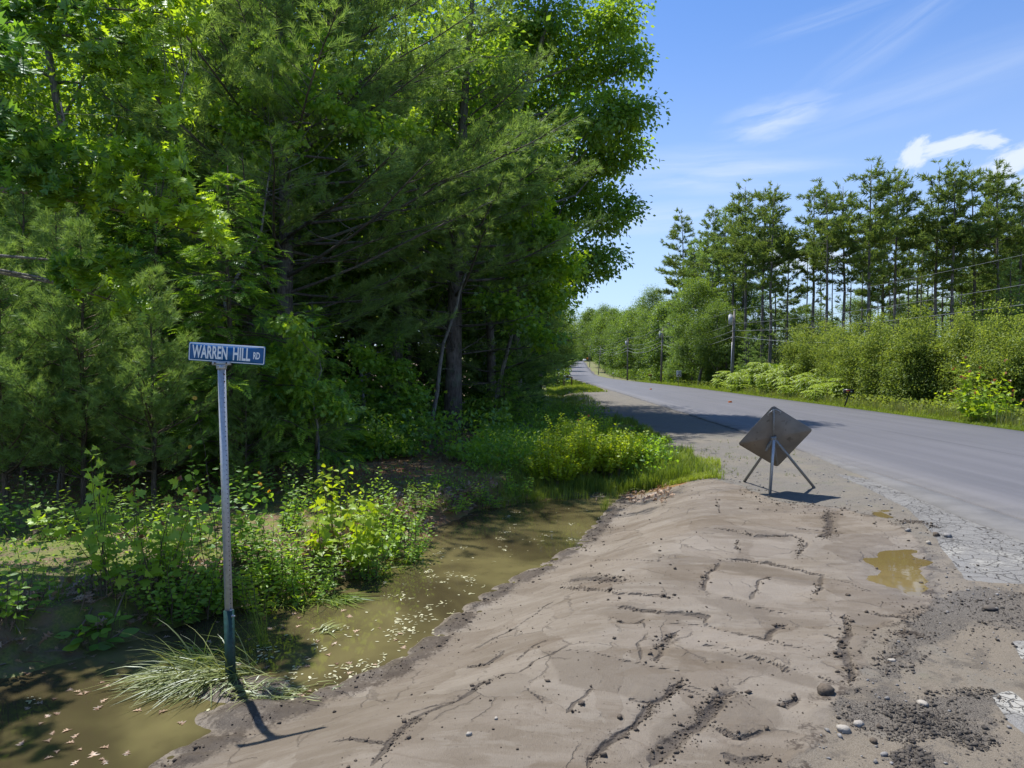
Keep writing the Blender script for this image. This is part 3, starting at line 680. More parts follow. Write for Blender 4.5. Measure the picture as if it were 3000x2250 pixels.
# tyre-churned dark earth on the far shoulder
crum = np.maximum(crum, .55*np.exp(-((uf+2.6)/.9)**2)*sstep(Yf, 16, 20)*(1-sstep(Yf, 34, 44))*sstep(fbm(Xf, Yf, .5, 3), .4, .6))
nr, nc = XX.shape
I = np.arange(nr*nc).reshape(nr, nc); a, b_, c_, d_ = I[:-1, :-1].ravel(), I[:-1, 1:].ravel(), I[1:, 1:].ravel(), I[1:, :-1].ravel()
g = Geo(); g.add(np.stack([Xf, Yf, Zf], 1), np.concatenate([np.stack([a, b_, c_], 1), np.stack([a, c_, d_], 1)]))
ground = g.build('ground', 'ground_mix', smooth=True); ground['kind'] = 'structure'
cdf = attr(.5); cdf[near] = cdn; cwf = attr(.001); cwf[near] = cwn; sbf = attr(); sbf[near] = slb
for nm, v in (('slab', sbf), ('crackd', cdf), ('crackw', cwf), ('mud', mud), ('gravel', grav), ('turf', turf), ('moss', moss), ('russet', russet), ('wet', wet), ('damp', damp), ('paving', pav), ('pale', pale), ('crumb', crum)):
    at = ground.data.attributes.new(nm, 'FLOAT', 'POINT'); at.data.foreach_set('value', np.asarray(v, np.float32))
def zfine(x, y):
    """height of the finished ground mesh, by its own grid"""
    x = np.asarray(x, float); y = np.asarray(y, float)
    fi = np.interp(y, rows, np.arange(nr)); fj = np.interp(x/np.maximum(y, 2.9), cs, np.arange(nc))
    i = np.clip(fi.astype(int), 0, nr-2); j = np.clip(fj.astype(int), 0, nc-2); a = fi-i; b = fj-j; Z = Zf.reshape(nr, nc)
    return Z[i, j]*(1-a)*(1-b)+Z[i+1, j]*a*(1-b)+Z[i, j+1]*(1-a)*b+Z[i+1, j+1]*a*b
def zf1(x, y): return float(zfine(np.array([x]), np.array([y]))[0])

# road: its own slab 5 cm thick, proud of the shoulder
def strip(name, mat, ys, xl, xr, dz, ncol, thick=.06, kind='structure', edge=.0):
    xs = np.linspace(0, 1, ncol); Yg, Sg = np.meshgrid(ys, xs, indexing='ij'); L = xl(Yg); Rr = xr(Yg)
    X = L+(Rr-L)*Sg
    X = X+np.where(Sg == 0, edge*(fbm(X, Yg, 2.2, 4)-.5), 0)
    Z = road_z(Yg)+dz+.03*(1-((Sg-.5)*2)**2)
    n0, n1 = X.shape; V = np.stack([X.ravel(), Yg.ravel(), Z.ravel()], 1); I = np.arange(n0*n1).reshape(n0, n1)
    V2 = V.copy(); V2[:, 2] -= thick
    a, b, c, d = I[:-1, :-1].ravel(), I[:-1, 1:].ravel(), I[1:, 1:].ravel(), I[1:, :-1].ravel()
    F = [np.stack([a, b, c], 1), np.stack([a, c, d], 1)]
    N = len(V); skirt = [V]; idx = I[:, 0]; 
    g = Geo(); 
    eL = V[I[:, 0]].copy(); eL[:, 2] -= thick; eL[:, 0] -= .02; eR = V[I[:, -1]].copy(); eR[:, 2] -= thick; eR[:, 0] += .02
    VV = np.vstack([V, eL, eR]); l0 = I[:, 0]; l1 = N+np.arange(n0); r0 = I[:, -1]; r1 = N+n0+np.arange(n0)
    F += [np.stack([l1[:-1], l0[:-1], l0[1:]], 1), np.stack([l1[:-1], l0[1:], l1[1:]], 1), np.stack([r0[:-1], r1[:-1], r1[1:]], 1), np.stack([r0[:-1], r1[1:], r0[1:]], 1)]
    g.add(VV, np.concatenate(F)); o = g.build(name, mat, smooth=False); o['kind'] = kind
    me = o.data; at = me.attributes.new('lane', 'FLOAT', 'POINT'); at.data.foreach_set('value', (VV[:, 0]-road_x(VV[:, 1])).astype(np.float32))
    at = me.attributes.new('along', 'FLOAT', 'POINT'); at.data.foreach_set('value', VV[:, 1].astype(np.float32)); return o
ysr = np.concatenate([np.arange(-40, 4, 2.), np.geomspace(4, 620, 700)])
strip('road', 'asphalt', ysr, lambda y: road_x(y)-HALF, lambda y: road_x(y)+HALF, 0.0, 9, .07, edge=.16)
# strip of the older paving left bare beside the new layer
plain('old_paving', (.135, .132, .132), .85, 0, .18, 1.6, .3, (.100, .098, .098))
ya = GG(2480, 1370)[1]
strip('pavement', 'old_paving', np.geomspace(4, ya+3.0, 90), lambda y: road_x(y)-HALF-np.interp(y, [4, 7, ya-2, ya+3], [1.1, .95, .45, .02])+.12*(fbm(y*1.0, y*0, 1.3, 4)-.5), lambda y: road_x(y)-HALF+.1, -.035, 3, .05)

# water
def sheet(name, poly, z, mat, step, grow=0.):
    p = np.array(poly); lo, hi = p.min(0)-.6, p.max(0)+.6
    xs = np.arange(lo[0], hi[0], step); ys = np.arange(lo[1], hi[1], step); X, Y = np.meshgrid(xs, ys, indexing='ij')
    s = poly_sd(X.ravel(), Y.ravel(), poly).reshape(X.shape); I = np.arange(X.size).reshape(X.shape)
    keep = (s[:-1, :-1] < grow)
    a, b, c, d = I[:-1, :-1][keep], I[1:, :-1][keep], I[1:, 1:][keep], I[:-1, 1:][keep]
    used, inv = np.unique(np.concatenate([a, b, c, d]), return_inverse=True); a, b, c, d = inv.reshape(4, -1)
    V = np.stack([X.ravel()[used], Y.ravel()[used], np.full(len(used), z)], 1)
    g = Geo(); g.add(V, np.concatenate([np.stack([a, b, c], 1), np.stack([a, c, d], 1)])); o = g.build(name, mat, smooth=True); o['kind'] = 'structure'; return o
sheet('water', WPOLY, WATER_Z, 'ditch_water', .25, .35)
sheet('puddle', PUD, PUD_Z-.004, 'puddle_water', .06, .26)
pp = [GG(2560, 1500), GG(2600, 1496), GG(2625, 1512), GG(2590, 1520), GG(2565, 1512)]
sheet('small_puddle', pp, zf1(*np.mean(pp, axis=0))+.006, 'puddle_water', .05, .03)
# standing water further along the grassy swale
pw = [(p[0], p[1]) for p in (G(1600, 1163, -.42), G(1645, 1166, -.42), G(1672, 1160, -.42), G(1668, 1148, -.42), G(1640, 1146, -.42), G(1625, 1152, -.42))]
_c = np.mean(pw, axis=0)
sheet('swale_water', pw, hz1(_c[0]-.3, _c[1])+.10, 'ditch_water', .5, .2)

# ------------------------------------------------------------------ leaf shapes (leaf axis +Y, length 1)
def leaf_shape(half, fold=.12, droop=.12):
    """a leaf from the outline of its right half [(x, y)...], creased along the midrib"""
    half = np.array(half, float); n = len(half); ym = half[:, 1].clip(0, 1)
    mid = np.stack([np.zeros(n), ym, -droop*ym**2], 1)
    R = np.stack([half[:, 0], half[:, 1], fold*half[:, 0]-droop*half[:, 1]**2], 1); Lf = R*[-1, 1, 1]
    V = np.vstack([mid, R, Lf]); F = []
    for k in range(n-1):
        F += [(k, n+k, n+k+1), (k, n+k+1, k+1), (k, 2*n+k+1, 2*n+k), (k, k+1, 2*n+k+1)]
    F = [f for f in F if np.linalg.norm(np.cross(V[f[1]]-V[f[0]], V[f[2]]-V[f[0]])) > 1e-6]
    return V, np.array(F)
OAK = leaf_shape([(.0, -.18), (.015, .0), (.10, .10), (.05, .20), (.30, .34), (.16, .36), (.10, .44), (.42, .64), (.27, .62), (.12, .68), (.27, .90), (.10, .84), (0, 1.0)], .15, .22)
MAPLE = leaf_shape([(.0, -.45), (.01, .0), (.34, -.06), (.20, .12), (.62, .30), (.48, .42), (.22, .42), (.34, .66), (.20, .70), (0, 1.0)], .14, .22)
OVAL = leaf_shape([(0, 0), (.20, .25), (.24, .5), (.15, .78), (0, 1)], .2, .12)
ROUND = leaf_shape([(0, -.5), (.01, 0), (.38, .10), (.52, .42), (.36, .78), (0, 1)], .1, .1)
NARROW = leaf_shape([(0, 0), (.11, .3), (.09, .65), (0, 1)], .2, .25)
SIMPLE = (np.array([[0, 0, 0], [.33, .45, .08], [0, 1, -.12], [-.33, .45, .08]], float), np.array([(0, 1, 2), (0, 2, 3)]))
STAR = (np.array([[0, 0, 0], [.5, .25, .05], [.18, .45, 0], [.2, .9, -.1], [0, .6, .02], [-.28, .95, -.06], [-.2, .42, 0], [-.52, .3, .05]], float), np.array([(0, 1, 2), (2, 3, 4), (0, 2, 4), (4, 5, 6), (0, 4, 6), (0, 6, 7)]))
def tuft_shape(n, w, spread, seed, bent=False):
    """a brush of needles from the origin, mostly towards +Y"""
    g = np.random.default_rng(seed); V = []; F = []
    for k in range(n):
        d = nrm(np.array([g.normal()*spread, 1.0, g.normal()*spread])); s = nrm(np.cross(d, g.normal(size=3))); L = g.uniform(.7, 1.0); o = np.array([0, g.uniform(-.35, .15), 0])
        i = len(V); V += [o-s*w/2, o+s*w/2, o+d*L]; F.append((i, i+1, i+2))
    return np.array(V), np.array(F)
TUFT_N = [tuft_shape(16, .060, .62, s) for s in (1, 2, 3)]
TUFT_F = [tuft_shape(9, .17, .60, s) for s in (4, 5)]
def flat_spray(n, seed):
    """a flat hemlock spray: rows of short side twigs, each a narrow drooping sliver pair"""
    g = np.random.default_rng(seed); V = []; F = []
    for k in range(n):
        y = k/n; L = .42*(1-y)**.8+.06
        for sgn in (-1, 1):
            a = np.array([0, y, -.15*y*y]); tip = a+np.array([sgn*L*.8, L*.55, -.10*L-.05*g.random()]); wv = np.array([-sgn*.02, .075, 0])
            i = len(V); m = (a+tip)/2; V += [a, m+wv*.8, tip, m-wv*.8]; F += [(i, i+1, i+2), (i, i+2, i+3)]
    i = len(V); V += [np.array([-.03, .8, -.1]), np.array([.03, .8, -.1]), np.array([0, 1.08, -.2])]; F.append((i, i+1, i+2))
    return np.array(V), np.array(F)
SPRAY = flat_spray(6, 3)
SPRAY_V = np.clip(SPRAY[0][:, 1]*.45+np.abs(SPRAY[0][:, 0])*.5-.25, -.3, .4)  # yellow-green tips, with the sky light on them painted into the tint

def curve(p0, d0, L, n=7, bend=(0, 0, 0), jit=.06, g=rng):
    """a wandering line of n points from p0"""
    pts = [np.array(p0, float)]; d = nrm(d0); st = L/(n-1)
    for k in range(n-1):
        d = nrm(d+np.array(bend)/(n-1)+g.normal(size=3)*jit); pts.append(pts[-1]+d*st)
    return np.array(pts)

# ------------------------------------------------------------------ broadleaf trees
def broadleaf(seed, h, rad, base, n_lobe, n_leaf, leaf, size, leafmat, barkmat, trunk_r, lean=(0, 0), lobes=None, flat=.75, name='broadleaf_tree', clump=.42, visible_limbs=True, spray=.6):
    """returns (trunk Geo, crown Geo): a leaning tapered trunk, limbs to each lobe of the crown, leaves in drooping clumps"""
    g = np.random.default_rng(seed); T = Geo(); Cn = Geo()
    top = np.array([lean[0], lean[1], h*.9]); tr = np.array([[0, 0, -.3], [0, 0, .1], [.0, 0, 1.0]]+[list(top*f+np.array([g.normal()*.02*h, g.normal()*.02*h, 0])*(f < .99)) for f in (.25, .45, .65, .85, 1.0)])
    rr = trunk_r*np.array([1.5, 1.25, 1.0, .85, .7, .5, .28, .1]); T.tube(tr, rr, 9)
    if lobes is None:
        lobes = []
        for k in range(n_lobe):
            a = k*2.39996+g.normal()*.3; f = (k+.5)/n_lobe; zz = base+(h-base)*(.12+.84*f); prof = math.sin(PI*min(1, .16+.80*f))**.75
            r = rad*prof*(.45+.4*g.random()); s = rad*(.30+.22*g.random())*(1-.25*f)
            lobes.append((lean[0]*zz/h+r*math.cos(a), lean[1]*zz/h+r*math.sin(a), zz, s))
    vol = np.array([l[3]**2 for l in lobes]); vol = vol/vol.sum()
    for l, vf in zip(lobes, vol):
        c = np.array(l[:3]); s = l[3]
        zt = np.clip(c[2]-s*1.2-.25*np.hypot(c[0], c[1]), .18*h, h*.85)
        st = np.array([np.interp(zt, tr[:, 2], tr[:, 0]), np.interp(zt, tr[:, 2], tr[:, 1]), zt])
        mp = (st+c)/2+np.array([0, 0, -.06*h*.5]); L = np.array([st, st*.7+mp*.3, mp, mp*.45+c*.55, c])+g.normal(size=(5, 3))*.03*s
        L[0] = st; r0 = trunk_r*(.18+.28*s/rad)
        if visible_limbs: T.tube(L, np.linspace(r0, r0*.25, 5), 5)
        nc = max(6, int(n_leaf*vf/26)); dirs = rdir(nc, g); rd = g.random(nc)**.42
        cp = c+dirs*rd[:, None]*np.array([s, s, s*flat])*(1+.10*g.normal(size=(nc, 1)))
        if visible_limbs:
            for q in cp[:max(3, nc//9)]:
                T.tube([c, (c+q)/2+g.normal(size=3)*.07*s, q], [r0*.22, r0*.14, r0*.05], 3, cap=False)
        m = 26; N = nc*m
        base_p = np.repeat(cp, m, 0); off = g.normal(size=(N, 3))*clump*np.array([1, 1, .55])*(.6+.7*np.repeat(g.random(nc), m))[:, None]
        pos = base_p+off
        outd = nrm(np.repeat(cp-c*np.array([1, 1, 1]), m, 0)+1e-3); ax = nrm(outd*spray+off*.5+g.normal(size=(N, 3))*.5+np.array([0, 0, -.35])); nr_ = nrm(np.array([0, 0, 1.0])+g.normal(size=(N, 3))*.55+outd*.25)
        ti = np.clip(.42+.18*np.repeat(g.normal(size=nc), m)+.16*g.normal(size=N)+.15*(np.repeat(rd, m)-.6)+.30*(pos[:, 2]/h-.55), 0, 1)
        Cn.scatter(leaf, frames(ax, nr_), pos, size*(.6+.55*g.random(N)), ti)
    return T, Cn
def make_tree(name, T, Cn, barkm, leafm, loc, label, cat, group=None, rz=0., sc=1.):
    e = empty(name, loc, label, cat, group, rz, sc)
    T.build('trunk', barkm, e, smooth=True); Cn.build('crown', leafm, e)
    return e

# ------------------------------------------------------------------ conifers
def conifer(seed, h, trunk_r, blen, z0, dz, per, tufts, tsize, step, tw_step=.34, rise=.10, tip_up=.25, dead_z=None, wob=.25, flatz=.35, kind='pine', tleaf=0.0, inner=.25, dead_len=.8, lean=(0, 0), azf=None, tint0=.38, droop=0., trunk_sides=9, twr=.012):
    g = np.random.default_rng(seed); T = Geo(); Cn = Geo()
    n = 9; zz = np.linspace(-.3, h, n); tr = np.stack([lean[0]*zz/h+np.cumsum(g.normal(size=n))*.012*h*.3, lean[1]*zz/h+np.cumsum(g.normal(size=n))*.012*h*.3, zz], 1)
    tr -= [tr[0, 0], tr[0, 1], 0]
    T.tube(tr, trunk_r*np.array([1.25]+list(np.linspace(1.0, .06, n-1)**.8)), trunk_sides)
    P_, D_, T_ = [], [], []
    z = z0; 
    while z < h*.995:
        f = z/h; m = per if z < h*.97 else 2
        a0 = g.random()*2*PI
        for k in range(m):
            az = a0+k*2*PI/m+g.normal()*.35; L = blen(f)*(.6+.6*g.random())
            if azf is not None: L *= azf(az)
            if L < .12: L = .12
            el = rise+.75*max(0, f-.55)+g.normal()*.10
            d = np.array([math.cos(az)*math.cos(el), math.sin(az)*math.cos(el), math.sin(el)])
            st = np.array([np.interp(z, tr[:, 2], tr[:, 0]), np.interp(z, tr[:, 2], tr[:, 1]), z+g.normal()*dz*.25])
            dead = dead_z is not None and z < dead_z
            if dead: L *= dead_len
            br = curve(st, d, L, 7, (0, 0, tip_up-droop), .05, g); r0 = max(.006, min(trunk_r*.28*(1-f)+.008, L*(.0075 if dead else .013)))
            T.tube(br, np.linspace(r0, r0*.2, 7), 5 if L > 1.2 else 3, cap=False)
            if dead and g.random() > .38:
                for t in np.arange(.25, 1, .09):
                    b = br[0]+0; i = t*6; i0 = int(i); p = br[i0]*(1-(i-i0))+br[min(i0+1, 6)]*(i-i0); side = nrm(np.cross(br[-1]-br[0], [0, 0, 1]))*(1 if g.random() < .5 else -1)
                    q = curve(p, nrm(br[-1]-br[0])*.7+side*.8+g.normal(size=3)*.2, L*.3*g.uniform(.4, 1.0)*(1.15-t), 5, (0, 0, .1), .16, g)
                    T.tube(q, np.linspace(r0*.35, r0*.08+.001, 5), 3, cap=False)
                continue
            ax = nrm(br[-1]-br[0]); sd_ = nrm(np.cross(ax, [0, 0, 1.]))
            for t in np.arange(inner+g.random()*.05, 1.0, max(.035, tw_step/max(L, .5)*.5)):
                i = t*6; i0 = int(i); p = br[i0]*(1-(i-i0))+br[min(i0+1, 6)]*(i-i0)
                sg = 1 if g.random() < .5 else -1; tl = max(.10, L*.42*(1.05-t)**.85*g.uniform(.6, 1.15)+tsize*.3)
                td = nrm(ax*g.uniform(.55, 1.0)+sd_*sg*g.uniform(.55, 1.0)+np.array([0, 0, g.normal()*flatz*.5+.08-droop*.3]))
                tw = curve(p, td, tl, 4, (0, 0, tip_up*.5-droop), .07, g)
                if tl > .28: T.tube(tw, [twr, twr*.8, twr*.5, twr*.3], 3, cap=False)
                nt = max(1, int(tl/step)); s = np.linspace(.25 if nt > 1 else 1, 1, nt)*3; k0 = np.minimum(s.astype(int), 2); fr = (s-k0)[:, None]
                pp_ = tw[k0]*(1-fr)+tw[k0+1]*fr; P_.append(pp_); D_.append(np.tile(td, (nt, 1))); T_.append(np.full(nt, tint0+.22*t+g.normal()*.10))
            P_.append(br[-1:]); D_.append(ax[None]); T_.append(np.array([tint0+.3]))
        z += dz*g.uniform(.75, 1.3)*(1.15-.5*f)
    P_ = np.concatenate(P_); D_ = np.concatenate(D_); T_ = np.concatenate(T_); N = len(P_)
    if kind == 'pine':
        P_ = P_+g.normal(size=(N, 3))*tsize*.18; D_ = nrm(D_+g.normal(size=(N, 3))*wob+np.array([0, 0, .18]))
        w_ = g.integers(0, len(tufts), N)
        for q in range(len(tufts)):
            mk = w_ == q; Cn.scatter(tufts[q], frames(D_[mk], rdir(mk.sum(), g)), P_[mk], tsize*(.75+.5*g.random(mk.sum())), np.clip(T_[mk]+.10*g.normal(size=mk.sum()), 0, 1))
    else:
        D_ = nrm(D_+g.normal(size=(N, 3))*wob+np.array([0, 0, -.22])); nr_ = nrm(np.array([0, 0, 1.])+g.normal(size=(N, 3))*.28)
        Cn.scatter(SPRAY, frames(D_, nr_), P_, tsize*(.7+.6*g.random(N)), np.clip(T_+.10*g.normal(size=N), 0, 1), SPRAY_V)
    return T, Cn

def pbr(px, py, Y, m):
    """the same, but moved out until it clears the road by m metres"""
    while Y < 540 and P(px, py, Y)[0] < float(road_x(Y))+HALF+m: Y *= 1.012
    return pbase(px, py, Y)
def pbase(px, py_top, Y):
    """x under a place of the photograph at distance Y, ground height there, and the height that reaches py_top"""
    p = P(px, py_top, Y); z = hz1(p[0], Y); return (p[0], Y, z), p[2]-z

# ---- left side: the two big white pines
loc = (-6.65, 20.0, hz1(-6.65, 20.0))
def az_road(az, a0=-.15, hi=1.25, lo=.75): return lo+(hi-lo)*(.5+.5*math.cos(az-a0))
T, Cn = conifer(21, 17.5, .26, lambda f: 5.9*min(1, (1.02-f)*1.75)**.8*min(1, .55+f*2.0), 2.6, .46, 5, TUFT_N, .23, .088, .27, .06, .35, dead_z=5.2, azf=lambda a: az_road(a, -.35, 1.30, .62), dead_len=.95)
make_tree('pine_tree', T, Cn, 'pine_bark', 'pine_needle', loc, 'huge plumed white pine behind the street sign, its boughs sweeping toward the road', 'pine tree')
loc = (-2.15, 24.7, hz1(-2.15, 24.7))
T, Cn = conifer(22, 18, .30, lambda f: 4.6*min(1, (1.02-f)*1.6)**.9*min(1, .6+f*2), 2.9, .62, 5, TUFT_N, .25, .12, .34, .04, .28, dead_z=4.4, lean=(.9, 0), azf=lambda a: az_road(a, 0, 1.15, .7), dead_len=.9)
make_tree('pine_tree', T, Cn, 'pine_bark', 'pine_needle', loc, 'old pine with bare dark lower trunk at the edge of the mossy clearing', 'pine tree')
loc = (-.9, 29.5, hz1(-.9, 29.5))
T, Cn = conifer(23, 13, .20, lambda f: 3.1*min(1, (1.02-f)*1.5)**.9, 1.0, .62, 5, TUFT_N, .28, .15, .40, .02, .25, azf=lambda a: az_road(a, 0, 1.1, .7))
make_tree('pine_tree', T, Cn, 'pine_bark', 'pine_needle', loc, 'full dark pine with boughs to the ground beside the grassy swale', 'pine tree')

# medium pines: one mesh pair shared by the trees that stand deeper in the wood
T, Cn = conifer(31, 15, .19, lambda f: 3.6*min(1, (1.02-f)*1.4)**.9, 1.2, .75, 5, TUFT_F, .36, .24, .50, .02, .25)
MID_A = make_tree('pine_tree', T, Cn, 'pine_bark', 'pine_needle', (-11.5, 22, hz1(-11.5, 22)), 'dark pine deep in the wood behind the hemlock, left of the street sign', 'pine tree', 'pines in the wood on the left')
T, Cn = conifer(32, 17, .21, lambda f: 3.9*min(1, (1.02-f)*1.4)**.9*min(1, .5+2*f), 2.6, .80, 5, TUFT_F, .38, .26, .52, .02, .25, dead_z=4.0)
MID_B = make_tree('pine_tree', T, Cn, 'pine_bark', 'pine_needle', (-9.0, 27, hz1(-9.0, 27)), 'tall shaded pine in the wood between the big pine trunk and the mossy clearing', 'pine tree', 'pines in the wood on the left')
k = 0
for kd, x, y, sc, where in ((0, -16, 19, 1.0, 'behind the young pines at the far left'), (1, -14, 26, 1.05, 'deep in the wood behind the left oak boughs'), (0, -7.5, 33, 1.1, 'in the wood behind the big plumed pine'), (1, -3.6, 36, 1.05, 'behind the old pine by the clearing'),
        (0, -20, 28, 1.1, 'at the back of the wood on the far left'), (1, -8.2, 21.5, .85, 'half hidden behind the hemlock'), (0, .4, 44, .95, 'behind the tall oak over the road'), (1, -12, 38, 1.1, 'at the very back of the wood'), (0, 1.4, 54, .9, 'beside the grassy swale past the oak'),
        (1, 3.0, 72, .85, 'just before the wooden mailbox rack'), (0, -4.4, 29.5, .8, 'low in the shade between the two leaning trunks'), (1, -18, 16, .9, 'at the extreme left edge of the wood')):
    dup((MID_A, MID_B)[kd], (x, y, hz1(x, y)), k*1.37, sc, 'shaded pine '+where, 'pines in the wood on the left'); k += 1

# young pines at the left edge
T, Cn = conifer(41, 4.6, .045, lambda f: 1.55*min(1, (1.04-f)*1.25)**.9, .45, .26, 6, TUFT_N, .135, .055, .16, .25, .45, tint0=.35, twr=.005)
YP_A = make_tree('young_pine', T, Cn, 'stem_bark', 'young_pine_needle', (-7.05, 11.2, zf1(-7.05, 11.2)), 'soft-needled young pine at the left edge standing left of the street sign', 'young pine', 'young pines along the ditch bank')
T, Cn = conifer(42, 3.8, .04, lambda f: 1.35*min(1, (1.04-f)*1.3)**.9, .5, .25, 6, TUFT_N, .13, .055, .16, .30, .45, tint0=.42, twr=.005)
YP_B = make_tree('young_pine', T, Cn, 'stem_bark', 'young_pine_needle', (-6.0, 11.4, zf1(-6.0, 11.4)), 'young pine with pale new tips just left of the blue street name sign', 'young pine', 'young pines along the ditch bank')
for kd, x, y, sc, lb in ((1, -8.1, 10.9, 1.1, 'young pine cut off by the left edge of the view under the oak boughs'), (0, -8.3, 12.6, 1.15, 'tall young pine behind the others under the oak boughs'), (1, -4.75, 12.2, .62, 'small young pine right behind the street sign post'),
        (1, -3.95, 13.2, .66, 'small young pine right of the street sign post'), (0, -9.6, 13.4, 1.3, 'tallest young pine at the far left under the oak'), (0, -5.5, 15.2, .72, 'young pine between the hemlock and the big pine trunk')):
    dup((YP_A, YP_B)[kd], (x, y, zf1(x, y)), x*2.1, sc, lb, 'young pines along the ditch bank')
# hemlocks
T, Cn = conifer(51, 6.2, .07, lambda f: 2.35*min(1, (1.03-f)*1.2)**.9, .5, .26, 6, None, .24, .11, .18, .12, .0, kind='hemlock', wob=.30, flatz=.3, droop=.30, tint0=.22, twr=.005)
HEM = make_tree('hemlock_tree', T, Cn, 'stem_bark', 'hemlock_needle', (-5.55, 13.4, zf1(-5.55, 13.4)), 'hemlock with drooping lime tipped sprays directly behind the blue street sign', 'hemlock tree', 'hemlocks at the wood edge')
for x, y, sc, lb in ((-7.6, 14.6, 1.0, 'hemlock in shade behind the young pines left of the street sign'), (-4.7, 16.2, .62, 'smaller hemlock in shade right of the street sign'), (-10.5, 16, 1.2, 'dark hemlock deep behind the lowest oak bough'), (-3.3, 19.5, .55, 'low hemlock between the slim grey trunk and the big pine'), (-.3, 25.5, .5, 'small hemlock in shade right of the old pine trunk')):
    dup(HEM, (x, y, zf1(x, y)), x, sc, lb, 'hemlocks at the wood edge')

# ---- left side: the tall oak that overhangs the road
LOB = []
gq = np.random.default_rng(77)
# outline of the crown as the photograph shows it, at the tree's own distance
OY = 33.0; OX = .2
for px, py, dy, s in ((1790, 60, 0, 1.7), (1830, 330, -1, 1.5), (1800, 440, .5, 1.7), (1780, 620, 0, 1.6), (1740, 760, -1, 1.4), (1660, 820, 0, 1.2), (1700, 200, 1, 1.9), (1600, 60, 0, 1.9), (1690, 520, 1.5, 1.8), (1610, 330, 2, 2.0), (1500, 150, 1, 2.0), (1620, 640, 2, 1.7), (1520, 480, 3, 2.0), (1440, 300, 2, 2.0), (1480, -100, 0, 2.1), (1480, -300, 1, 2.0), (1840, 180, 0, 1.2), (1745, 350, -2, 1.5)):
    p = P(px, py, OY+dy); LOB.append((p[0]-OX, p[1]-OY, p[2]-hz1(OX, OY), s*.92))
T, Cn = broadleaf(61, 24, 6, 5, 0, 52000, SIMPLE, .235, 'crown_leaf', 'grey_bark', .30, lean=(1.2, 0), lobes=LOB, clump=.33)
make_tree('oak_tree', T, Cn, 'grey_bark', 'crown_leaf', (OX, OY, hz1(OX, OY)), 'tall leafy oak whose crown overhangs the road and stands out against the blue sky', 'oak tree')
# the nearer, lighter maple under it
MY = 25.5; MX = -.6; LOB = []
for px, py, dy, s in ((1560, 560, 0, .85), (1610, 690, -.5, .8), (1640, 780, 0, .75), (1560, 780, 0, .85), (1500, 650, .5, .8), (1600, 880, 0, .7), (1530, 500, .4, .6), (1640, 860, 1, .6), (1480, 900, -1.5, .55), (1540, 950, -1.5, .55), (1600, 990, -1.6, .45), (1430, 870, -1.5, .45)):
    p = P(px, py, MY+dy); LOB.append((p[0]-MX, p[1]-MY, p[2]-hz1(MX, MY), s))
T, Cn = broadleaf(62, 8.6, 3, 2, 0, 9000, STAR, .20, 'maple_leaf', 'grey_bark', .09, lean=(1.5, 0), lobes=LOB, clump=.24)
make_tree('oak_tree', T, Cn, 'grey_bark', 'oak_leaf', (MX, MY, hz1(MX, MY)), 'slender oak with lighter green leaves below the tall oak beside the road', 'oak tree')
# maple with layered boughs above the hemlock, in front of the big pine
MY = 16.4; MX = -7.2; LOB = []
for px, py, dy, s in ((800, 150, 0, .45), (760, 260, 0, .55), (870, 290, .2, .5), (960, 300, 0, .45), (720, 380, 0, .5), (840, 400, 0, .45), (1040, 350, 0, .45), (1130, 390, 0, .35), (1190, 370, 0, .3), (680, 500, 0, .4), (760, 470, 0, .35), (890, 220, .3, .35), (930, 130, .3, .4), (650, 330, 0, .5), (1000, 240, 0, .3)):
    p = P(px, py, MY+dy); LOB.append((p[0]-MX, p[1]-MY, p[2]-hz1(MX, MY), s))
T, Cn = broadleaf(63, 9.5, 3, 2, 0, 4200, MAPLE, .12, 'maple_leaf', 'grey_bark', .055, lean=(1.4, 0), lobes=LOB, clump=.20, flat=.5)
make_tree('maple_tree', T, Cn, 'grey_bark', 'maple_leaf', (MX, MY, hz1(MX, MY)), 'thin maple with airy layered boughs in front of the big plumed pine', 'maple tree')
# understory maples and oaks at the wood edge
def small_tree(seed, px, py_base, Y, lob, h, n, leaf, size, leafm, label, cat, name, tr=.05, clump=.17, lean=(0, 0), zb=None):
    X = P(px, 1125, Y)[0]; z = zf1(X, Y); L = []
    for qx, qy, dy, s in lob:
        p = P(qx, qy, Y+dy); L.append((p[0]-X, p[1]-Y, p[2]-z, s))
    T, Cn = broadleaf(seed, h, 2, .5, 0, n, leaf, size, leafm, 'stem_bark', tr, lean=lean, lobes=L, clump=clump, flat=.7)
    return make_tree(name, T, Cn, 'grey_bark', leafm, (X, Y, z), label, cat)
small_tree(71, 1150, 1290, 19.5, ((1090, 1060, 0, .35), (1160, 1090, 0, .42), (1210, 1150, 0, .4), (1130, 1170, 0, .4), (1060, 1030, .2, .3), (1180, 1210, 0, .35), (1100, 1220, 0, .3), (1040, 1130, 0, .3)), 2.9, 3600, STAR, .15, 'maple_leaf', 'bushy young maple right of the slim grey trunk at the edge of the wood', 'maple tree', 'maple_tree')
small_tree(72, 930, 1330, 12.6, ((850, 950, 0, .26), (880, 990, 0, .22), (930, 1130, 0, .3), (880, 1080, .2, .28), (970, 1180, 0, .22), (840, 1150, .2, .28), (900, 1200, 0, .25), (1000, 1200, -.1, .16), (830, 1040, .3, .25)), 2.9, 1900, OAK, .15, 'maple_leaf', 'young oak with bright lobed leaves right of the street sign', 'oak tree', 'oak_sapling', .03, .13)
small_tree(73, 1010, 1300, 16.5, ((1000, 1280, 0, .3), (1060, 1330, 0, .3), (1120, 1300, .3, .3), (960, 1270, 0, .25), (1180, 1310, .5, .3), (1090, 1260, .5, .3)), 1.2, 2000, STAR, .12, 'bank_leaf', 'low maple thicket in shade at the foot of the grey trunk', 'maple tree', 'maple_thicket', .02, .14)
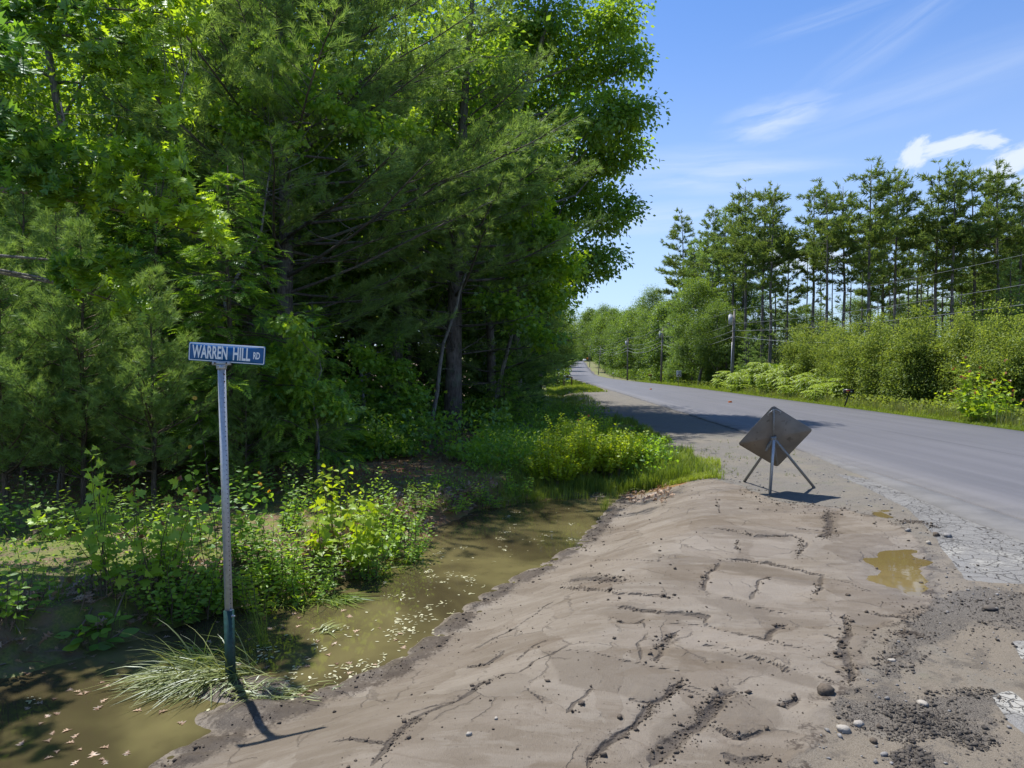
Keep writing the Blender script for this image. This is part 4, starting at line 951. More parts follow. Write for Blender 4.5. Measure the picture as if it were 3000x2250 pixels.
# slim trunks
def bare_trunk(label, pts, r, barkm='grey_bark', name='tree_trunk', twigs=14, seed=1):
    g_ = np.random.default_rng(seed); q = np.array([P(a, b, c) for a, b, c in pts]); q[0, 2] = hz1(q[0, 0], q[0, 1])-.1
    e = empty('slim_tree', tuple(q[0]), label, 'tree')
    g = Geo(); n = 9; tt = np.linspace(0, 1, n); k = np.linspace(0, 1, len(q)); L = np.stack([np.interp(tt, k, q[:, i]) for i in range(3)], 1)-q[0]; L[1:-1] += g_.normal(size=(n-2, 3))*r*.35
    g.tube(L, np.linspace(r, r*.45, n), 8); g.build('trunk', barkm, e, smooth=True)
    b = Geo()
    for k in range(twigs):
        i = g_.uniform(1.5, n-1.2); i0 = int(i); p = L[i0]*(1-(i-i0))+L[i0+1]*(i-i0); a = g_.random()*2*PI
        c = curve(p, (math.cos(a), math.sin(a), .15), g_.uniform(.5, 1.5), 6, (0, 0, .1), .18, g_); b.tube(c, np.linspace(r*.16, .003, 6), 4, cap=False)
        for j in (2, 3, 4):
            c2 = curve(c[j], nrm(c[j]-c[j-1])+g_.normal(size=3)*.5, g_.uniform(.2, .5), 4, (0, 0, .1), .2, g_); b.tube(c2, np.linspace(r*.07, .002, 4), 3, cap=False)
    b = b.build('branches', barkm, e); b['kind'] = 'stuff'
bare_trunk('slim grey trunk with broken side twigs at the edge of the mossy clearing', [(1043, 1290, 21.), (1058, 1180, 21.), (1060, 1020, 21.1)], .095, seed=3)
bare_trunk('thin smooth trunk leaning right beside the old pine', [(1262, 1200, 23.), (1298, 1010, 23.), (1365, 800, 23.2)], .08, seed=4, twigs=8)
bare_trunk('pale thin trunk among the young pines left of the sign', [(170, 1490, 11.5), (182, 1250, 11.5), (190, 1000, 11.5)], .025, seed=5)
bare_trunk('pale thin bare trunk high up behind the left oak boughs', [(180, 1300, 14.), (190, 400, 14.), (178, 300, 14.)], .03, seed=6)

# ---- left side: boughs of the oak that stands just outside the frame
def oak_boughs():
    g_ = np.random.default_rng(9); TX, TY = -9.4, 9.6; z = zf1(TX, TY)
    e = empty('oak_tree', (TX, TY, z), 'oak reaching in from the left edge with big glossy lobed leaves', 'oak tree')
    T = Geo(); o = np.array([TX, TY, z]); tr = np.array([[0, 0, -.2], [.05, 0, 1], [.0, .05, 3], [.1, 0, 5], [.1, .1, 7.5]]); T.tube(tr, [.22, .18, .16, .13, .08], 9)
    Cn = Geo(); pos, ax, ti = [], [], []
    regions = [([(-60, -80), (580, -60), (590, 60), (585, 180), (570, 330), (520, 380), (470, 300), (360, 230), (200, 150), (60, 120), (-60, 130)], 9.4, 165),
               ([(-60, 60), (60, 80), (100, 170), (60, 200), (-60, 190)], 7.6, 22),
               ([(-40, 410), (90, 400), (250, 420), (540, 430), (560, 520), (640, 640), (675, 720), (600, 700), (500, 640), (400, 610), (250, 620), (120, 560), (-40, 520)], 8.9, 165),
               ([(150, 740), (330, 720), (370, 820), (430, 920), (340, 890), (240, 850), (170, 840)], 8.8, 34),
               ([(-60, 300), (60, 320), (150, 400), (60, 470), (-60, 450)], 8.6, 30)]
    for poly, D, n in regions:
        p2 = np.array(poly, float); lo, hi = p2.min(0), p2.max(0); pts = []
        while len(pts) < n:
            q = g_.uniform(lo, hi)
            if poly_sd(q[:1], q[1:], poly)[0] < 0: pts.append(q)
        attach = np.array([0.1, 0.05, max(2.5, P(0, p2[:, 1].mean()-60, D)[2]-z)])
        # a few main limbs, then twigs from the nearest limb point
        limbs = []
        ends = p2[np.argsort(-p2[:, 0])[:3]]
        for en in ends:
            E = P(en[0]-25, en[1]-15, D)-o; M = (attach+E)/2+np.array([0, 0, .25]); L = np.array([attach, attach*.6+M*.4, M, M*.5+E*.5+np.array([0, 0, .06]), E]); T.tube(L, [.045, .035, .026, .016, .006], 5); limbs.append(L)
        LP = np.concatenate([np.stack([np.interp(np.linspace(0, 4, 40), range(5), L[:, i]) for i in range(3)], 1) for L in limbs])
        for q in pts:
            tip = P(q[0], q[1], D+g_.normal()*.35)-o; dd = np.linalg.norm(LP-tip, axis=1)+np.where(LP[:, 0] > tip[0]-.12, 3, 0); s0 = LP[np.argmin(dd)]
            mdl = (s0+tip)/2+np.array([0, 0, .05]); T.tube([s0, mdl, tip], [.007, .005, .0025], 3, cap=False)
            m = g_.integers(8, 13); f = g_.uniform(.55, 1.0, m)[:, None]; pp = mdl*(1-f)+tip*f+(tip-mdl)*(f-.5)*.15
            a = nrm(nrm(tip-s0)*.8+g_.normal(size=(m, 3))*.55+np.array([.30, -.1, -.45])); pos.append(pp+a*.02); ax.append(a); ti.append(np.clip(.45+.22*g_.normal(size=m)+.0016*(q[0]-300), 0, 1))
    pos, ax, ti = map(np.concatenate, (pos, ax, ti)); N = len(pos)
    nr_ = nrm(np.array([.25, -.45, .8])+g_.normal(size=(N, 3))*.55)
    Cn.scatter(OAK, frames(ax, nr_), pos, g_.uniform(.15, .25, N), ti)
    T.build('trunk', 'grey_bark', e, smooth=True); Cn.build('crown', 'oak_leaf', e)
oak_boughs()

# ---- broadleaf trees shared by the deeper wood and the roadside beyond
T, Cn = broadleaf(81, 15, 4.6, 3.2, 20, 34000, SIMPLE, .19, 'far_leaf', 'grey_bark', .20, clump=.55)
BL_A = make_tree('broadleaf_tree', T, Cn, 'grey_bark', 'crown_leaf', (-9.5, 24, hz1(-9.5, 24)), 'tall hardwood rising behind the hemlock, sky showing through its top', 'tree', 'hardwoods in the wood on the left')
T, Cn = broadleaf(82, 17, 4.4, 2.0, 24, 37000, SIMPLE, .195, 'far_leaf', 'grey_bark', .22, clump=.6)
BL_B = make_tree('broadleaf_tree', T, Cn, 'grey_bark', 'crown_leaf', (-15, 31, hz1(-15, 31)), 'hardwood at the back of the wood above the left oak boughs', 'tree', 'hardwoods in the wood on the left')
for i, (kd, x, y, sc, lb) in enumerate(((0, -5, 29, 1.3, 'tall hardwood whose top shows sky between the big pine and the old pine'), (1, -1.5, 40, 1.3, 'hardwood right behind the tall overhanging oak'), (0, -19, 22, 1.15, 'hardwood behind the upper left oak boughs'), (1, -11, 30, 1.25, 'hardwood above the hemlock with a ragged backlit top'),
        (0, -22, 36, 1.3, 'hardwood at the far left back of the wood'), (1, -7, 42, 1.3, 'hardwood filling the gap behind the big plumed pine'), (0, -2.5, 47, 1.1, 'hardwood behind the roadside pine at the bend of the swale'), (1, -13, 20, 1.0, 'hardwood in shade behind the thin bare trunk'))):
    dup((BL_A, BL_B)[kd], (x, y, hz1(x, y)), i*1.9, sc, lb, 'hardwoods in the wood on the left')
side = []
for i, (px, Y, h, kd) in enumerate(((1625, 50, 10, 0), (1585, 58, 13, 1), (1640, 66, 11, 0), (1560, 72, 15, 1), (1622, 92, 13, 1), (1652, 104, 13, 0), (1590, 112, 17, 1), (1655, 128, 13, 0), (1640, 150, 15, 1), (1652, 175, 15, 0), (1645, 205, 16, 1), (1650, 240, 15, 0), (1646, 285, 16, 1), (1648, 330, 16, 0), (1640, 380, 17, 1), (1645, 430, 17, 0))):
    X = P(px+52, 1000, Y)[0]-h*.36; side.append((X, Y, h, kd))
for i, (X, Y, h, kd) in enumerate(side):
    dup((BL_A, BL_B)[kd], (X, Y, hz1(X, Y)-.2), i*2.3, (h*.075, h*.075, h/16.), ORD[i]+' leafy tree along the left side of the road, counted from the tall oak', 'trees along the left side of the road')

# ---- right side
gr_ = np.random.default_rng(99)
# tall bare-stemmed pines
FP = []
for s, (h, cs_) in enumerate(((20, .62), (20, .67), (20, .58), (20, .50))):
    T, Cn = conifer(100+s, h, .185, lambda f, c=cs_: (.30+.70*sstep(f, c-.20, c+.08))*3.3*min(1, (1.04-f)*2.6)**.7*(.55+.75*abs(math.sin(f*37+c*50))) if f > c-.25 else 1.2, h*(cs_-.33), .98, 4, TUFT_F, .52, .20, .42, .0, .28, dead_z=h*(cs_-.09), dead_len=.55, lean=(gr_.normal()*.5, gr_.normal()*.3), wob=.35, tint0=.42, azf=lambda a, q=s: .45+.65*abs(math.cos(a*1.5+q)), twr=.02)
    FP.append((T, Cn))
PX = [(2010, 640, 66, 3), (2052, 690, 70, 0), (2098, 620, 63, 3), (2150, 590, 66, 0), (2192, 545, 64, 0), (2232, 560, 70, 2), (2262, 552, 60, 0), (2382, 545, 68, 0), (2425, 560, 60, 1), (2480, 545, 66, 0), (2545, 485, 58, 0),
      (2590, 520, 66, 3), (2742, 490, 60, 0), (2868, 505, 62, 3),  (2622, 522, 60, 0), (2690, 640, 78, 1), (2802, 498, 58, 0), (2902, 525, 68, 3), (2926, 492, 58, 0), (2990, 540, 60, 0), (3030, 530, 64, 3), (3080, 560, 68, 0), (2720, 700, 84, 3), (2560, 700, 86, 2), (2300, 740, 86, 3), (2850, 700, 88, 1)]
PX.sort()
proto = {}
for i, (px, py, Y, kd) in enumerate(PX):
    (x, y, z), h = pbr(px, py, Y, 6.5)
    lb = ORD[i]+' from the left of the tall bare-stemmed pines standing behind the roadside thicket'
    if kd not in proto:
        T, Cn = FP[kd]; e = make_tree('tall_pine', T, Cn, 'far_bark', 'far_needle', (x, y, z), lb, 'pine tree', 'tall pines right of the road', rz=i*.9, sc=(h/20*.95, h/20*.95, h/20)); proto[kd] = e
    else: dup(proto[kd], (x, y, z), i*2.17, (h/20*.95, h/20*.95, h/20), lb, 'tall pines right of the road')
# lone stems between them
stems = Geo()
stem_px = [2236, 2276, 2312, 2366, 2404, 2440, 2496, 2530, 2572, 2606, 2636, 2668, 2702, 2730, 2762, 2790, 2822, 2856, 2884]
g_ = np.random.default_rng(4)
st0 = None
for i, px in enumerate(stem_px):
    Y = g_.uniform(60, 80); (x, y, z), h = pbase(px, g_.uniform(640, 800), Y)
    lb = ORD[i]+' from the left of the nearly bare thin pine stems among the tall pines'
    if st0 is None:
        T, Cn = conifer(140, 13, .13, lambda f: 1.3 if f > .8 else .9, 3, .9, 3, TUFT_F, .42, .5, .8, .05, .2, dead_z=10.2, dead_len=.9)
        st0 = make_tree('thin_pine', T, Cn, 'far_bark', 'far_needle', (x, y, z), lb, 'pine tree', 'thin pine stems right of the road', sc=(.9, .9, h/13))
    else: dup(st0, (x, y, z), i*1.3, (.9, .9, h/13), lb, 'thin pine stems right of the road')
# lower trees behind and between the pines
k = 0
for px, py, Y, kd in ((2050, 840, 84, 1), (2110, 870, 78, 0), (2180, 850, 88, 1), (2280, 900, 92, 0), (2420, 920, 90, 0), (2500, 890, 96, 1), (2620, 900, 92, 0), (2720, 880, 98, 1), (2850, 830, 90, 1), (2930, 740, 84, 0), (3010, 740, 80, 1), (2370, 880, 74, 0), (2640, 890, 78, 1), (2960, 800, 66, 0)):
    (x, y, z), h = pbase(px, py, Y); dup((BL_A, BL_B)[kd], (x, y, z), k*1.7, (h/15*1.1, h/15*1.1, h/16), ORD[k]+' from the left of the leafy trees seen between the tall pine stems', 'leafy trees behind the tall pines'); k += 1
k = 0
for px, py, Y in ((1990, 800, 100), (2035, 725, 96), (2080, 650, 92), (2125, 640, 88), (2175, 600, 84), (2030, 850, 74), (2075, 930, 68), (2130, 900, 62), (2195, 950, 64), (2960, 780, 56), (3020, 760, 54), (2880, 830, 62), (2230, 960, 70)):
    (x, y, z), h = pbr(px, py, Y, 5); dup((MID_A, MID_B)[k % 2], (x, y, z), k*1.1, (h/16, h/16, h/16), ORD[k]+' from the left of the dense low pines under the tall stems', 'dense pines right of the road'); k += 1
# the mixed wood along the right side of the road, out to the crest
k = 0
T, Cn = broadleaf(85, 13, 3.6, .8, 22, 15000, SIMPLE, .30, 'far_leaf', 'grey_bark', .17, clump=.5)
BL_C = None
for px, py, Y, kd in sorted(((1725, 905, 300, 0), (1738, 900, 262, 2), (1752, 912, 232, 0), (1768, 905, 205, 1), (1790, 900, 190, 2), (1812, 905, 172, 0), (1838, 905, 158, 2), (1862, 880, 146, 0), (1888, 895, 132, 2), (1915, 862, 124, 1), (1940, 868, 114, 0), (1965, 880, 104, 2), (1850, 960, 138, 2), (1895, 1000, 120, 2), (1925, 990, 108, 2), (1955, 1010, 100, 2), (1985, 1000, 90, 3), (1880, 870, 150, 3), (1815, 980, 160, 2), (1780, 1000, 190, 2), (1745, 990, 240, 2), (2020, 960, 84, 2), (1970, 900, 112, 3), (1722, 960, 330, 2), (2060, 1000, 72, 2), (2015, 1035, 74, 2), (2100, 1020, 66, 2), (1975, 1050, 84, 2), (1930, 1060, 98, 2)), key=lambda q: q[0]):
    (x, y, z), h = pbr(px, py, Y, 5.2+(2.2 if Y > 85 else 0)); h = max(h, 2.2)
    lb = ORD[k]+' from the left in the mixed wood right of the road past the sumac'
    grp = 'mixed wood on the right of the road'
    if kd == 2:
        if BL_C is None: BL_C = make_tree('broadleaf_tree', T, Cn, 'grey_bark', 'far_leaf', (x, y, z), lb, 'tree', grp, rz=k, sc=(h/13, h/13, h/13)); k += 1; continue
        dup(BL_C, (x, y, z), k*1.9, (h/12, h/12, h/13), lb, grp)
    elif kd == 3: dup(MID_A, (x, y, z), k*1.9, (h/15, h/15, h/15), lb, grp)
    else: dup((BL_A, BL_B)[kd], (x, y, z), k*1.9, (h/15*.9, h/15*.9, h/16), lb, grp)
    k += 1
# trees on the rise beyond the crest
k = 0
for px, py, Y, kd in ((1655, 1000, 560, 0), (1668, 1014, 600, 2), (1682, 1006, 580, 0), (1698, 1010, 620, 1), (1712, 1004, 560, 2), (1728, 1010, 600, 0), (1745, 1000, 570, 1), (1640, 990, 590, 1), (1690, 1028, 500, 2), (1708, 1030, 510, 0), (1676, 1034, 490, 2), (1722, 1030, 470, 0), (1660, 1035, 470, 1), (1705, 993, 900, 0), (1680, 992, 920, 1), (1660, 990, 910, 0), (1730, 992, 900, 1), (1692, 997, 760, 0), (1715, 998, 780, 2), (1670, 1000, 740, 0)):
    (x, y, z), h = pbase(px, py, Y); h = max(h, 9)
    dup((BL_A, BL_B, BL_C)[kd], (x, y, z-1), k*2.1, (max(h, 14)/13, max(h, 14)/13, h/15), ORD[k]+' distant tree on the rise where the road ends', 'distant trees beyond the crest'); k += 1

# thicket of alders behind the right verge
AL = []
for s in range(3):
    h = 4.6; lobes = []; gg = np.random.default_rng(200+s); T = Geo()
    n = 9
    for j in range(n):
        a = gg.random()*2*PI; r = gg.random()**.6*1.5; hh = h*gg.uniform(.45, 1.08); 
        for f, sc in ((.30, .62), (.55, .62), (.78, .46), (.93, .28), (1.05, .15)):
            lobes.append((r*math.cos(a)*(.6+.5*f)+gg.normal()*.15, r*math.sin(a)*(.6+.5*f)+gg.normal()*.15, hh*f, sc))
    Tt, Cn = broadleaf(210+s, h*.8, 1.8, .5, 0, 19000, SIMPLE, .105, 'alder_leaf', 'stem_bark', .035, lobes=lobes, clump=.25, flat=1.15, spray=.7)
    AL.append((Tt, Cn))
ALP = [(2355, 935, 40, 0), (2420, 960, 37, 1), (2480, 950, 41, 2), (2450, 1030, 36, 1), (2530, 935, 36, 0), (2575, 960, 33, 1), (2620, 920, 37, 2), (2660, 935, 33, 0), (2700, 915, 36, 1), (2740, 930, 32, 2), (2780, 945, 35, 0), (2820, 920, 31, 1), (2860, 925, 34, 2), (2895, 915, 30, 0), (2935, 905, 32, 1), (2975, 925, 29, 2), (3015, 920, 31, 0), (3060, 915, 29, 1), (2550, 1060, 31, 2), (2640, 1055, 30, 0), (2400, 1010, 39, 2), (2730, 1060, 29, 1), (2600, 1010, 40, 0), (2870, 1050, 28.5, 0), (2500, 1010, 45, 1), (2380, 950, 47, 2), (3110, 930, 30, 2)]
ALP.sort(); ap = {}
for i, (px, py, Y, kd) in enumerate(ALP):
    (x, y, z), h = pbr(px, py, Y, 4.2); h = max(h, 1.6); sc = (h/4.9*1.05, h/4.9*1.05, h/4.9)
    lb = ORD[i]+' from the left of the pale green alders in the thicket right of the road'
    if kd not in ap: T, Cn = AL[kd]; ap[kd] = make_tree('alder_shrub', T, Cn, 'stem_bark', 'alder_leaf', (x, y, z), lb, 'shrub', 'alder thicket right of the road', rz=i, sc=sc)
    else: dup(ap[kd], (x, y, z), i*2.4, sc, lb, 'alder thicket right of the road')
# sumac
def sumac(seed, n_st, h, r):
    g_ = np.random.default_rng(seed); T = Geo(); Cn = Geo(); pos, ax, nn, ti = [], [], [], []
    for j in range(n_st):
        a = g_.random()*2*PI; rr = r*g_.random()**.55; hh = h*(1-.35*(rr/r)**2)*g_.uniform(.8, 1.05); x, y = rr*math.cos(a), rr*math.sin(a)
        st = np.array([[x*.7, y*.7, -.1], [x*.85, y*.85, hh*.5], [x, y, hh]]); T.tube(st, [.025, .018, .010], 4)
        for lev in range(5):
            m = 6; b = st[2]*(1-lev*.30)+st[1]*lev*.30 if lev < 4 else st[1]*.8+st[0]*.2
            for q in range(m):
                aa = q*2*PI/m+g_.random()*.6; L = .50*g_.uniform(.8, 1.2); d = np.array([math.cos(aa), math.sin(aa), .35-.2*lev]); c = curve(b, d, L, 6, (0, 0, -1.1), .03, g_)
                side = nrm(np.cross(c[-1]-c[0], [0, 0, 1.]))
                for f in np.linspace(.25, .95, 7):
                    i = f*5; i0 = int(i); p = c[i0]*(1-(i-i0))+c[min(i0+1, 5)]*(i-i0); tg = nrm(c[min(i0+1, 5)]-c[i0])
                    for sg in (-1, 1): pos.append(p); ax.append(side*sg*.85+tg*.5+np.array([0, 0, -.25])); nn.append((0, 0, 1.)); ti.append(.55+.15*g_.normal()-.12*lev)
                pos.append(c[-1]); ax.append(c[-1]-c[-2]); nn.append((0, 0, 1.)); ti.append(.6)
    pos = np.array(pos); N = len(pos); Cn.scatter((SIMPLE[0]*[.55, 1, 1], SIMPLE[1]), frames(np.array(ax), np.array(nn)+g_.normal(size=(N, 3))*.2), pos, .16*(.8+.4*g_.random(N)), np.clip(ti, 0, 1))
    return T, Cn
SU = [sumac(301, 26, 2.5, 2.0), sumac(302, 22, 2.3, 1.7)]; sp = {}
SUP = [(2130, 1085, 50, 0), (2175, 1075, 48, 1), (2225, 1058, 47, 0), (2285, 1060, 45, 1), (2335, 1062, 43.5, 0), (2390, 1070, 42, 1), (2370, 1105, 40, 0), (2430, 1105, 39, 1), (2300, 1110, 42.5, 1), (2210, 1110, 45.5, 0), (2150, 1118, 48, 1), (2480, 1105, 37.2, 0)]
SUP.sort()
for i, (px, py, Y, kd) in enumerate(SUP):
    (x, y, z), h = pbr(px, py, Y, 3.0); h = max(h, 1.3); lb = ORD[i]+' from the left of the rounded light green sumac bushes on the far verge'; sc = h/2.6
    if kd not in sp: T, Cn = SU[kd]; sp[kd] = make_tree('sumac_shrub', T, Cn, 'stem_bark', 'sumac_leaf', (x, y, z), lb, 'shrub', 'sumac on the right verge', rz=i, sc=(1.0, 1.0, sc))
    else: dup(sp[kd], (x, y, z), i*1.8, (1.0, 1.0, sc), lb, 'sumac on the right verge')

# ------------------------------------------------------------------ street name sign
def Rz(a): c, s = math.cos(a), math.sin(a); return np.array([[c, -s, 0], [s, c, 0], [0, 0, 1.]])
def basis(x, z):
    x = nrm(x); y = nrm(np.cross(z, x)); z = np.cross(x, y); return np.stack([x, y, z], 1)
def rounded_plate(w, h, r, t, n=6):
    """a plate in the XZ plane facing -Y, with rounded corners"""
    pts = []
    for cx, cz, a0 in ((w/2-r, h/2-r, 0), (-w/2+r, h/2-r, 90), (-w/2+r, -h/2+r, 180), (w/2-r, -h/2+r, 270)):
        for k in range(n+1): a = R_(a0+90*k/n); pts.append((cx+r*math.cos(a), cz+r*math.sin(a)))
    m = len(pts); P2 = np.array(pts); V = np.vstack([np.stack([P2[:, 0], np.full(m, -t/2), P2[:, 1]], 1), np.stack([P2[:, 0], np.full(m, t/2), P2[:, 1]], 1), [[0, -t/2, 0], [0, t/2, 0]]])
    F = []
    for k in range(m): j = (k+1) % m; F += [(2*m, k, j), (2*m+1, m+j, m+k), (k, m+k, m+j), (k, m+j, j)]
    return V, np.array(F)
def rounded_ring(w, h, r, bw, y, n=6):
    def ring(w, h, r):
        pts = []
        for cx, cz, a0 in ((w/2-r, h/2-r, 0), (-w/2+r, h/2-r, 90), (-w/2+r, -h/2+r, 180), (w/2-r, -h/2+r, 270)):
            for k in range(n+1): a = R_(a0+90*k/n); pts.append((cx+r*math.cos(a), y, cz+r*math.sin(a)))
        return pts
    a = ring(w, h, r); b = ring(w-2*bw, h-2*bw, max(r-bw*.6, .003)); m = len(a); F = []
    for k in range(m): j = (k+1) % m; F += [(k, j, m+j), (k, m+j, m+k)]
    return np.array(a+b), np.array(F)
def lettering(name, text, size, sx, mat, parent, loc, rotm, bold=.0, align='LEFT'):
    cu = bpy.data.curves.new(name, 'FONT'); cu.body = text; cu.size = size; cu.offset = bold; cu.extrude = .0004; cu.align_x = align; cu.resolution_u = 3
    o = bpy.data.objects.new(name, cu); C.objects.link(o); bpy.context.view_layer.update()
    me = bpy.data.meshes.new_from_object(o.evaluated_get(bpy.context.evaluated_depsgraph_get())); bpy.data.objects.remove(o)
    wdt = (max(v.co.x for v in me.vertices)-min(v.co.x for v in me.vertices)) if len(me.vertices) else 1
    me.materials.clear(); me.materials.append(MATS[mat]); q = bpy.data.objects.new(name, me); C.objects.link(q); q.parent = parent
    M = Matrix.Translation(loc)@rotm@Matrix.Diagonal((sx if sx > 0 else -sx/wdt, 1, 1, 1)); q.matrix_local = M; return q
SGY = 5.75
base = P(676, 1985, SGY); top = P(649, 1071, SGY); gz = WATER_Z+.06; sgx = base[0]
root = empty('street_sign', (base[0], SGY, gz), 'blue street name sign reading WARREN HILL RD on a galvanised post in the ditch', 'street sign')
o3 = np.array([base[0], SGY, gz]); ax_ = top-o3; Lp = np.linalg.norm(ax_); up = ax_/Lp
B = basis(np.cross(np.array([0, 1., 0]), up), up)@Rz(R_(-20))     # post section turned a little
pw_, pd_ = .050, .040
g = Geo(); s0 = .30; g.box(o3+up*(s0+(Lp-s0)/2+.0), (pw_, pd_, Lp-s0), B); g.build('post', 'galvanised', root, loc=None); 
def rel(o, off=o3): o.location = Vector(-off)+Vector(root.location)-Vector(root.location)
for ch in root.children: ch.location = tuple(-o3)
hl = Geo()
for kk, d in enumerate(np.arange(.58, Lp-.02, .0254*1.6)):
    cpt = o3+up*d+B[:, 0]*(pw_/2+.0006)-B[:, 1]*.004; hl.box(cpt, (.0014, .007, .008), B)
ho = hl.build('bolt_holes', 'hole_dark', root); ho.location = tuple(-o3); ho['kind'] = 'stuff'
g = Geo(); sl = .56; c0 = o3+up*(-.30+(sl+.30)/2)
g.box(c0-B[:, 1]*(pd_/2+.004), (pw_+.016, .006, sl+.30), B); g.box(c0+B[:, 0]*(pw_/2+.006), (.006, pd_+.012, sl+.30), B); g.box(c0-B[:, 0]*(pw_/2+.006), (.006, pd_+.012, sl+.30), B); g.box(c0+B[:, 1]*(pd_/2+.004), (pw_+.016, .006, sl+.30), B)
o = g.build('post_sleeve', 'green_steel', root); o.location = tuple(-o3)
g = Geo()
for d in np.arange(.08, sl, .0254*1.6): g.box(o3+up*d+B[:, 0]*(pw_/2+.0095)-B[:, 1]*.004, (.0014, .007, .008), B)
o = g.build('sleeve_holes', 'hole_dark', root); o.location = tuple(-o3); o['kind'] = 'stuff'
g = Geo(); bp_ = o3+up*(sl-.045)+B[:, 0]*(pw_/2+.02); g.tube([bp_-B[:, 0]*.03, bp_+B[:, 0]*.018], .006, 6); g.tube([bp_-B[:, 0]*.012, bp_-B[:, 0]*.004], .013, 6); g.box(o3+up*(sl+.004)+B[:, 0]*.020, (.030, .035, .006), B)
o = g.build('bolt', 'galvanised', root); o.location = tuple(-o3)
# blade
cn_ = (P(551, 1001, SGY)+P(781, 1016, SGY)+P(778, 1071.5, SGY)+P(548, 1055, SGY))/4
rx_ = nrm(P(781, 1016, SGY-.02)-P(551, 1001, SGY+.02)); bw_ = np.linalg.norm(P(779, 1044, SGY)-P(549, 1028, SGY)); bh_ = np.linalg.norm(P(551, 1001, SGY)-P(548, 1055, SGY))
fw = np.array([.03, -1, 0]); zz_ = nrm(np.cross(rx_, nrm(np.array([-.02, 1., -.0])))); Bs = basis(rx_, zz_)
V, F = rounded_plate(bw_, bh_, .012, .004)
g = Geo(); g.add(V@Bs.T+cn_-o3, F); blade = g.build('sign_blade', 'sign_blue', root)
V, F = rounded_ring(bw_-.010, bh_-.010, .011, .0062, -.0030); g = Geo(); g.add(V@Bs.T+cn_-o3, F); g.build('border', 'sign_white', blade)
MB = Matrix([[*Bs[0], 0], [*Bs[1], 0], [*Bs[2], 0], [0, 0, 0, 1]]); RX90 = Matrix.Rotation(PI/2, 4, 'X')
def on_blade(x, z, y=-.0035): return Vector(cn_-o3+Bs@np.array([x, y, z]))
lettering('street_name', 'WARREN', .150, -.462*bw_, 'sign_white', blade, on_blade(-bw_*.448, -bh_*.31), MB@RX90, .0035)
lettering('street_name', 'HILL', .150, -.225*bw_, 'sign_white', blade, on_blade(bw_*.078, -bh_*.31), MB@RX90, .0035)
lettering('street_name', 'RD', .080, -.086*bw_, 'sign_white', blade, on_blade(bw_*.345, -bh_*.19), MB@RX90, .0025)
# bracket under the blade
bc = P(649, 1064, SGY); g = Geo(); Bb = basis(np.array([1, .0, 0]), np.array([.0, 0, 1]))
g.box(bc-o3+np.array([0, -.010, 0]), (.150, .006, .034), Bb); g.box(bc-o3+np.array([0, .012, 0]), (.150, .006, .034), Bb); g.box(bc-o3+np.array([0, 0, -.022]), (.075, .050, .012), Bb); g.box(bc-o3+np.array([0, 0, -.036]), (.062, .052, .030), B)
br_ = g.build('bracket', 'galvanised', root)
for dx, mt in ((-.050, 'rust'), (.048, 'hole_dark')):
    g = Geo(); pz = bc-o3+np.array([dx, -.014, .002]); g.tube([pz, pz+np.array([0, -.004, 0])], .007, 7); g.build('bolt', mt, br_)
for dz in (.075, .135):
    g = Geo(); pz = up*(Lp-dz)+B[:, 0]*(pw_/2+.001); g.tube([pz, pz+B[:, 0]*.002], .0075, 7); g.build('rust_spot', 'rust', root)

# ------------------------------------------------------------------ diamond warning sign seen from the back
gp = ground_at(2266, 1437); DX, DY = gp[0], 12.25
root = empty('road_work_sign', (4.7, 12.2, zf1(4.7, 12.2)), 'diamond-shaped temporary warning sign on a tripod stand, grey back towards the viewer', 'road sign')
o3 = np.array([4.7, 12.2, zf1(4.7, 12.2)])
pc = P(2271, 1280, 12.22); tp = P(2263.5, 1190, 11.95); bt = P(2275, 1370, 12.50); rt = P(2381, 1288, 12.25); lt = P(2164, 1272, 12.20)
dv = nrm(tp-bt); du = nrm((rt-lt)-dv*np.dot(rt-lt, dv)); hd = .665; S = hd*math.sqrt(2)
ex = nrm(du+dv); ez = nrm(dv-du); ey = np.cross(ez, ex); Bp = np.stack([ex, ey, ez], 1)
V, F = rounded_plate(S, S, .055, .004); g = Geo(); g.add(V@Bp.T+pc-o3, F); pan = g.build('sign_panel', 'panel_back', root)
ny = nrm(np.cross(du, dv)); 
if ny[1] > 0: ny = -ny                                     # towards the viewer
V, F = rounded_plate(S-.03, S-.03, .045, .001); g = Geo(); g.add(V@Bp.T+pc-o3-ny*.0045, F); g.build('sign_face', 'warning_orange', pan)
hub = P(2266.7, 1284, 12.08)
def bar(name, a, b, w_, mat, par=root):
    a = np.array(a)-o3; b = np.array(b)-o3; d = b-a; L = np.linalg.norm(d); Bq = basis(np.cross(d, np.array([0, 1., .01])), d); g = Geo(); g.box((a+b)/2, (w_, w_, L), Bq); return g.build(name, mat, par)
up_on = pc+dv*.60+ny*.022; dn_on = pc-dv*.60+ny*.022; hub_on = hub+np.array([0, .02, 0])
bar('mast', up_on, hub_on, .028, 'galvanised_dull'); bar('mast', hub_on, dn_on, .026, 'galvanised_dull')
feet = {'leg': [(2255.5, 1446), (2385, 1428), (2180, 1412)]}
for (fx, fy), mt in zip(feet['leg'], ('galvanised', 'galvanised_dull', 'galvanised_dull')):  # front leg takes the brighter metal, its sunlight painted into the colour
    q = ground_at(fx, fy); q[2] = zf1(q[0], q[1])+.004; l_ = bar('leg', hub+np.array([0, -.01, 0]), q, .042, mt)
q = P(2300, 1400, 13.0); q[2] = zf1(q[0], 13.0); 
g = Geo(); g.box(hub-o3, (.085, .060, .062), basis(du, dv)); g.box(hub-o3+np.array([0, -.035, 0]), (.03, .02, .03), basis(du, dv)); g.build('hub', 'galvanised_dull', root)
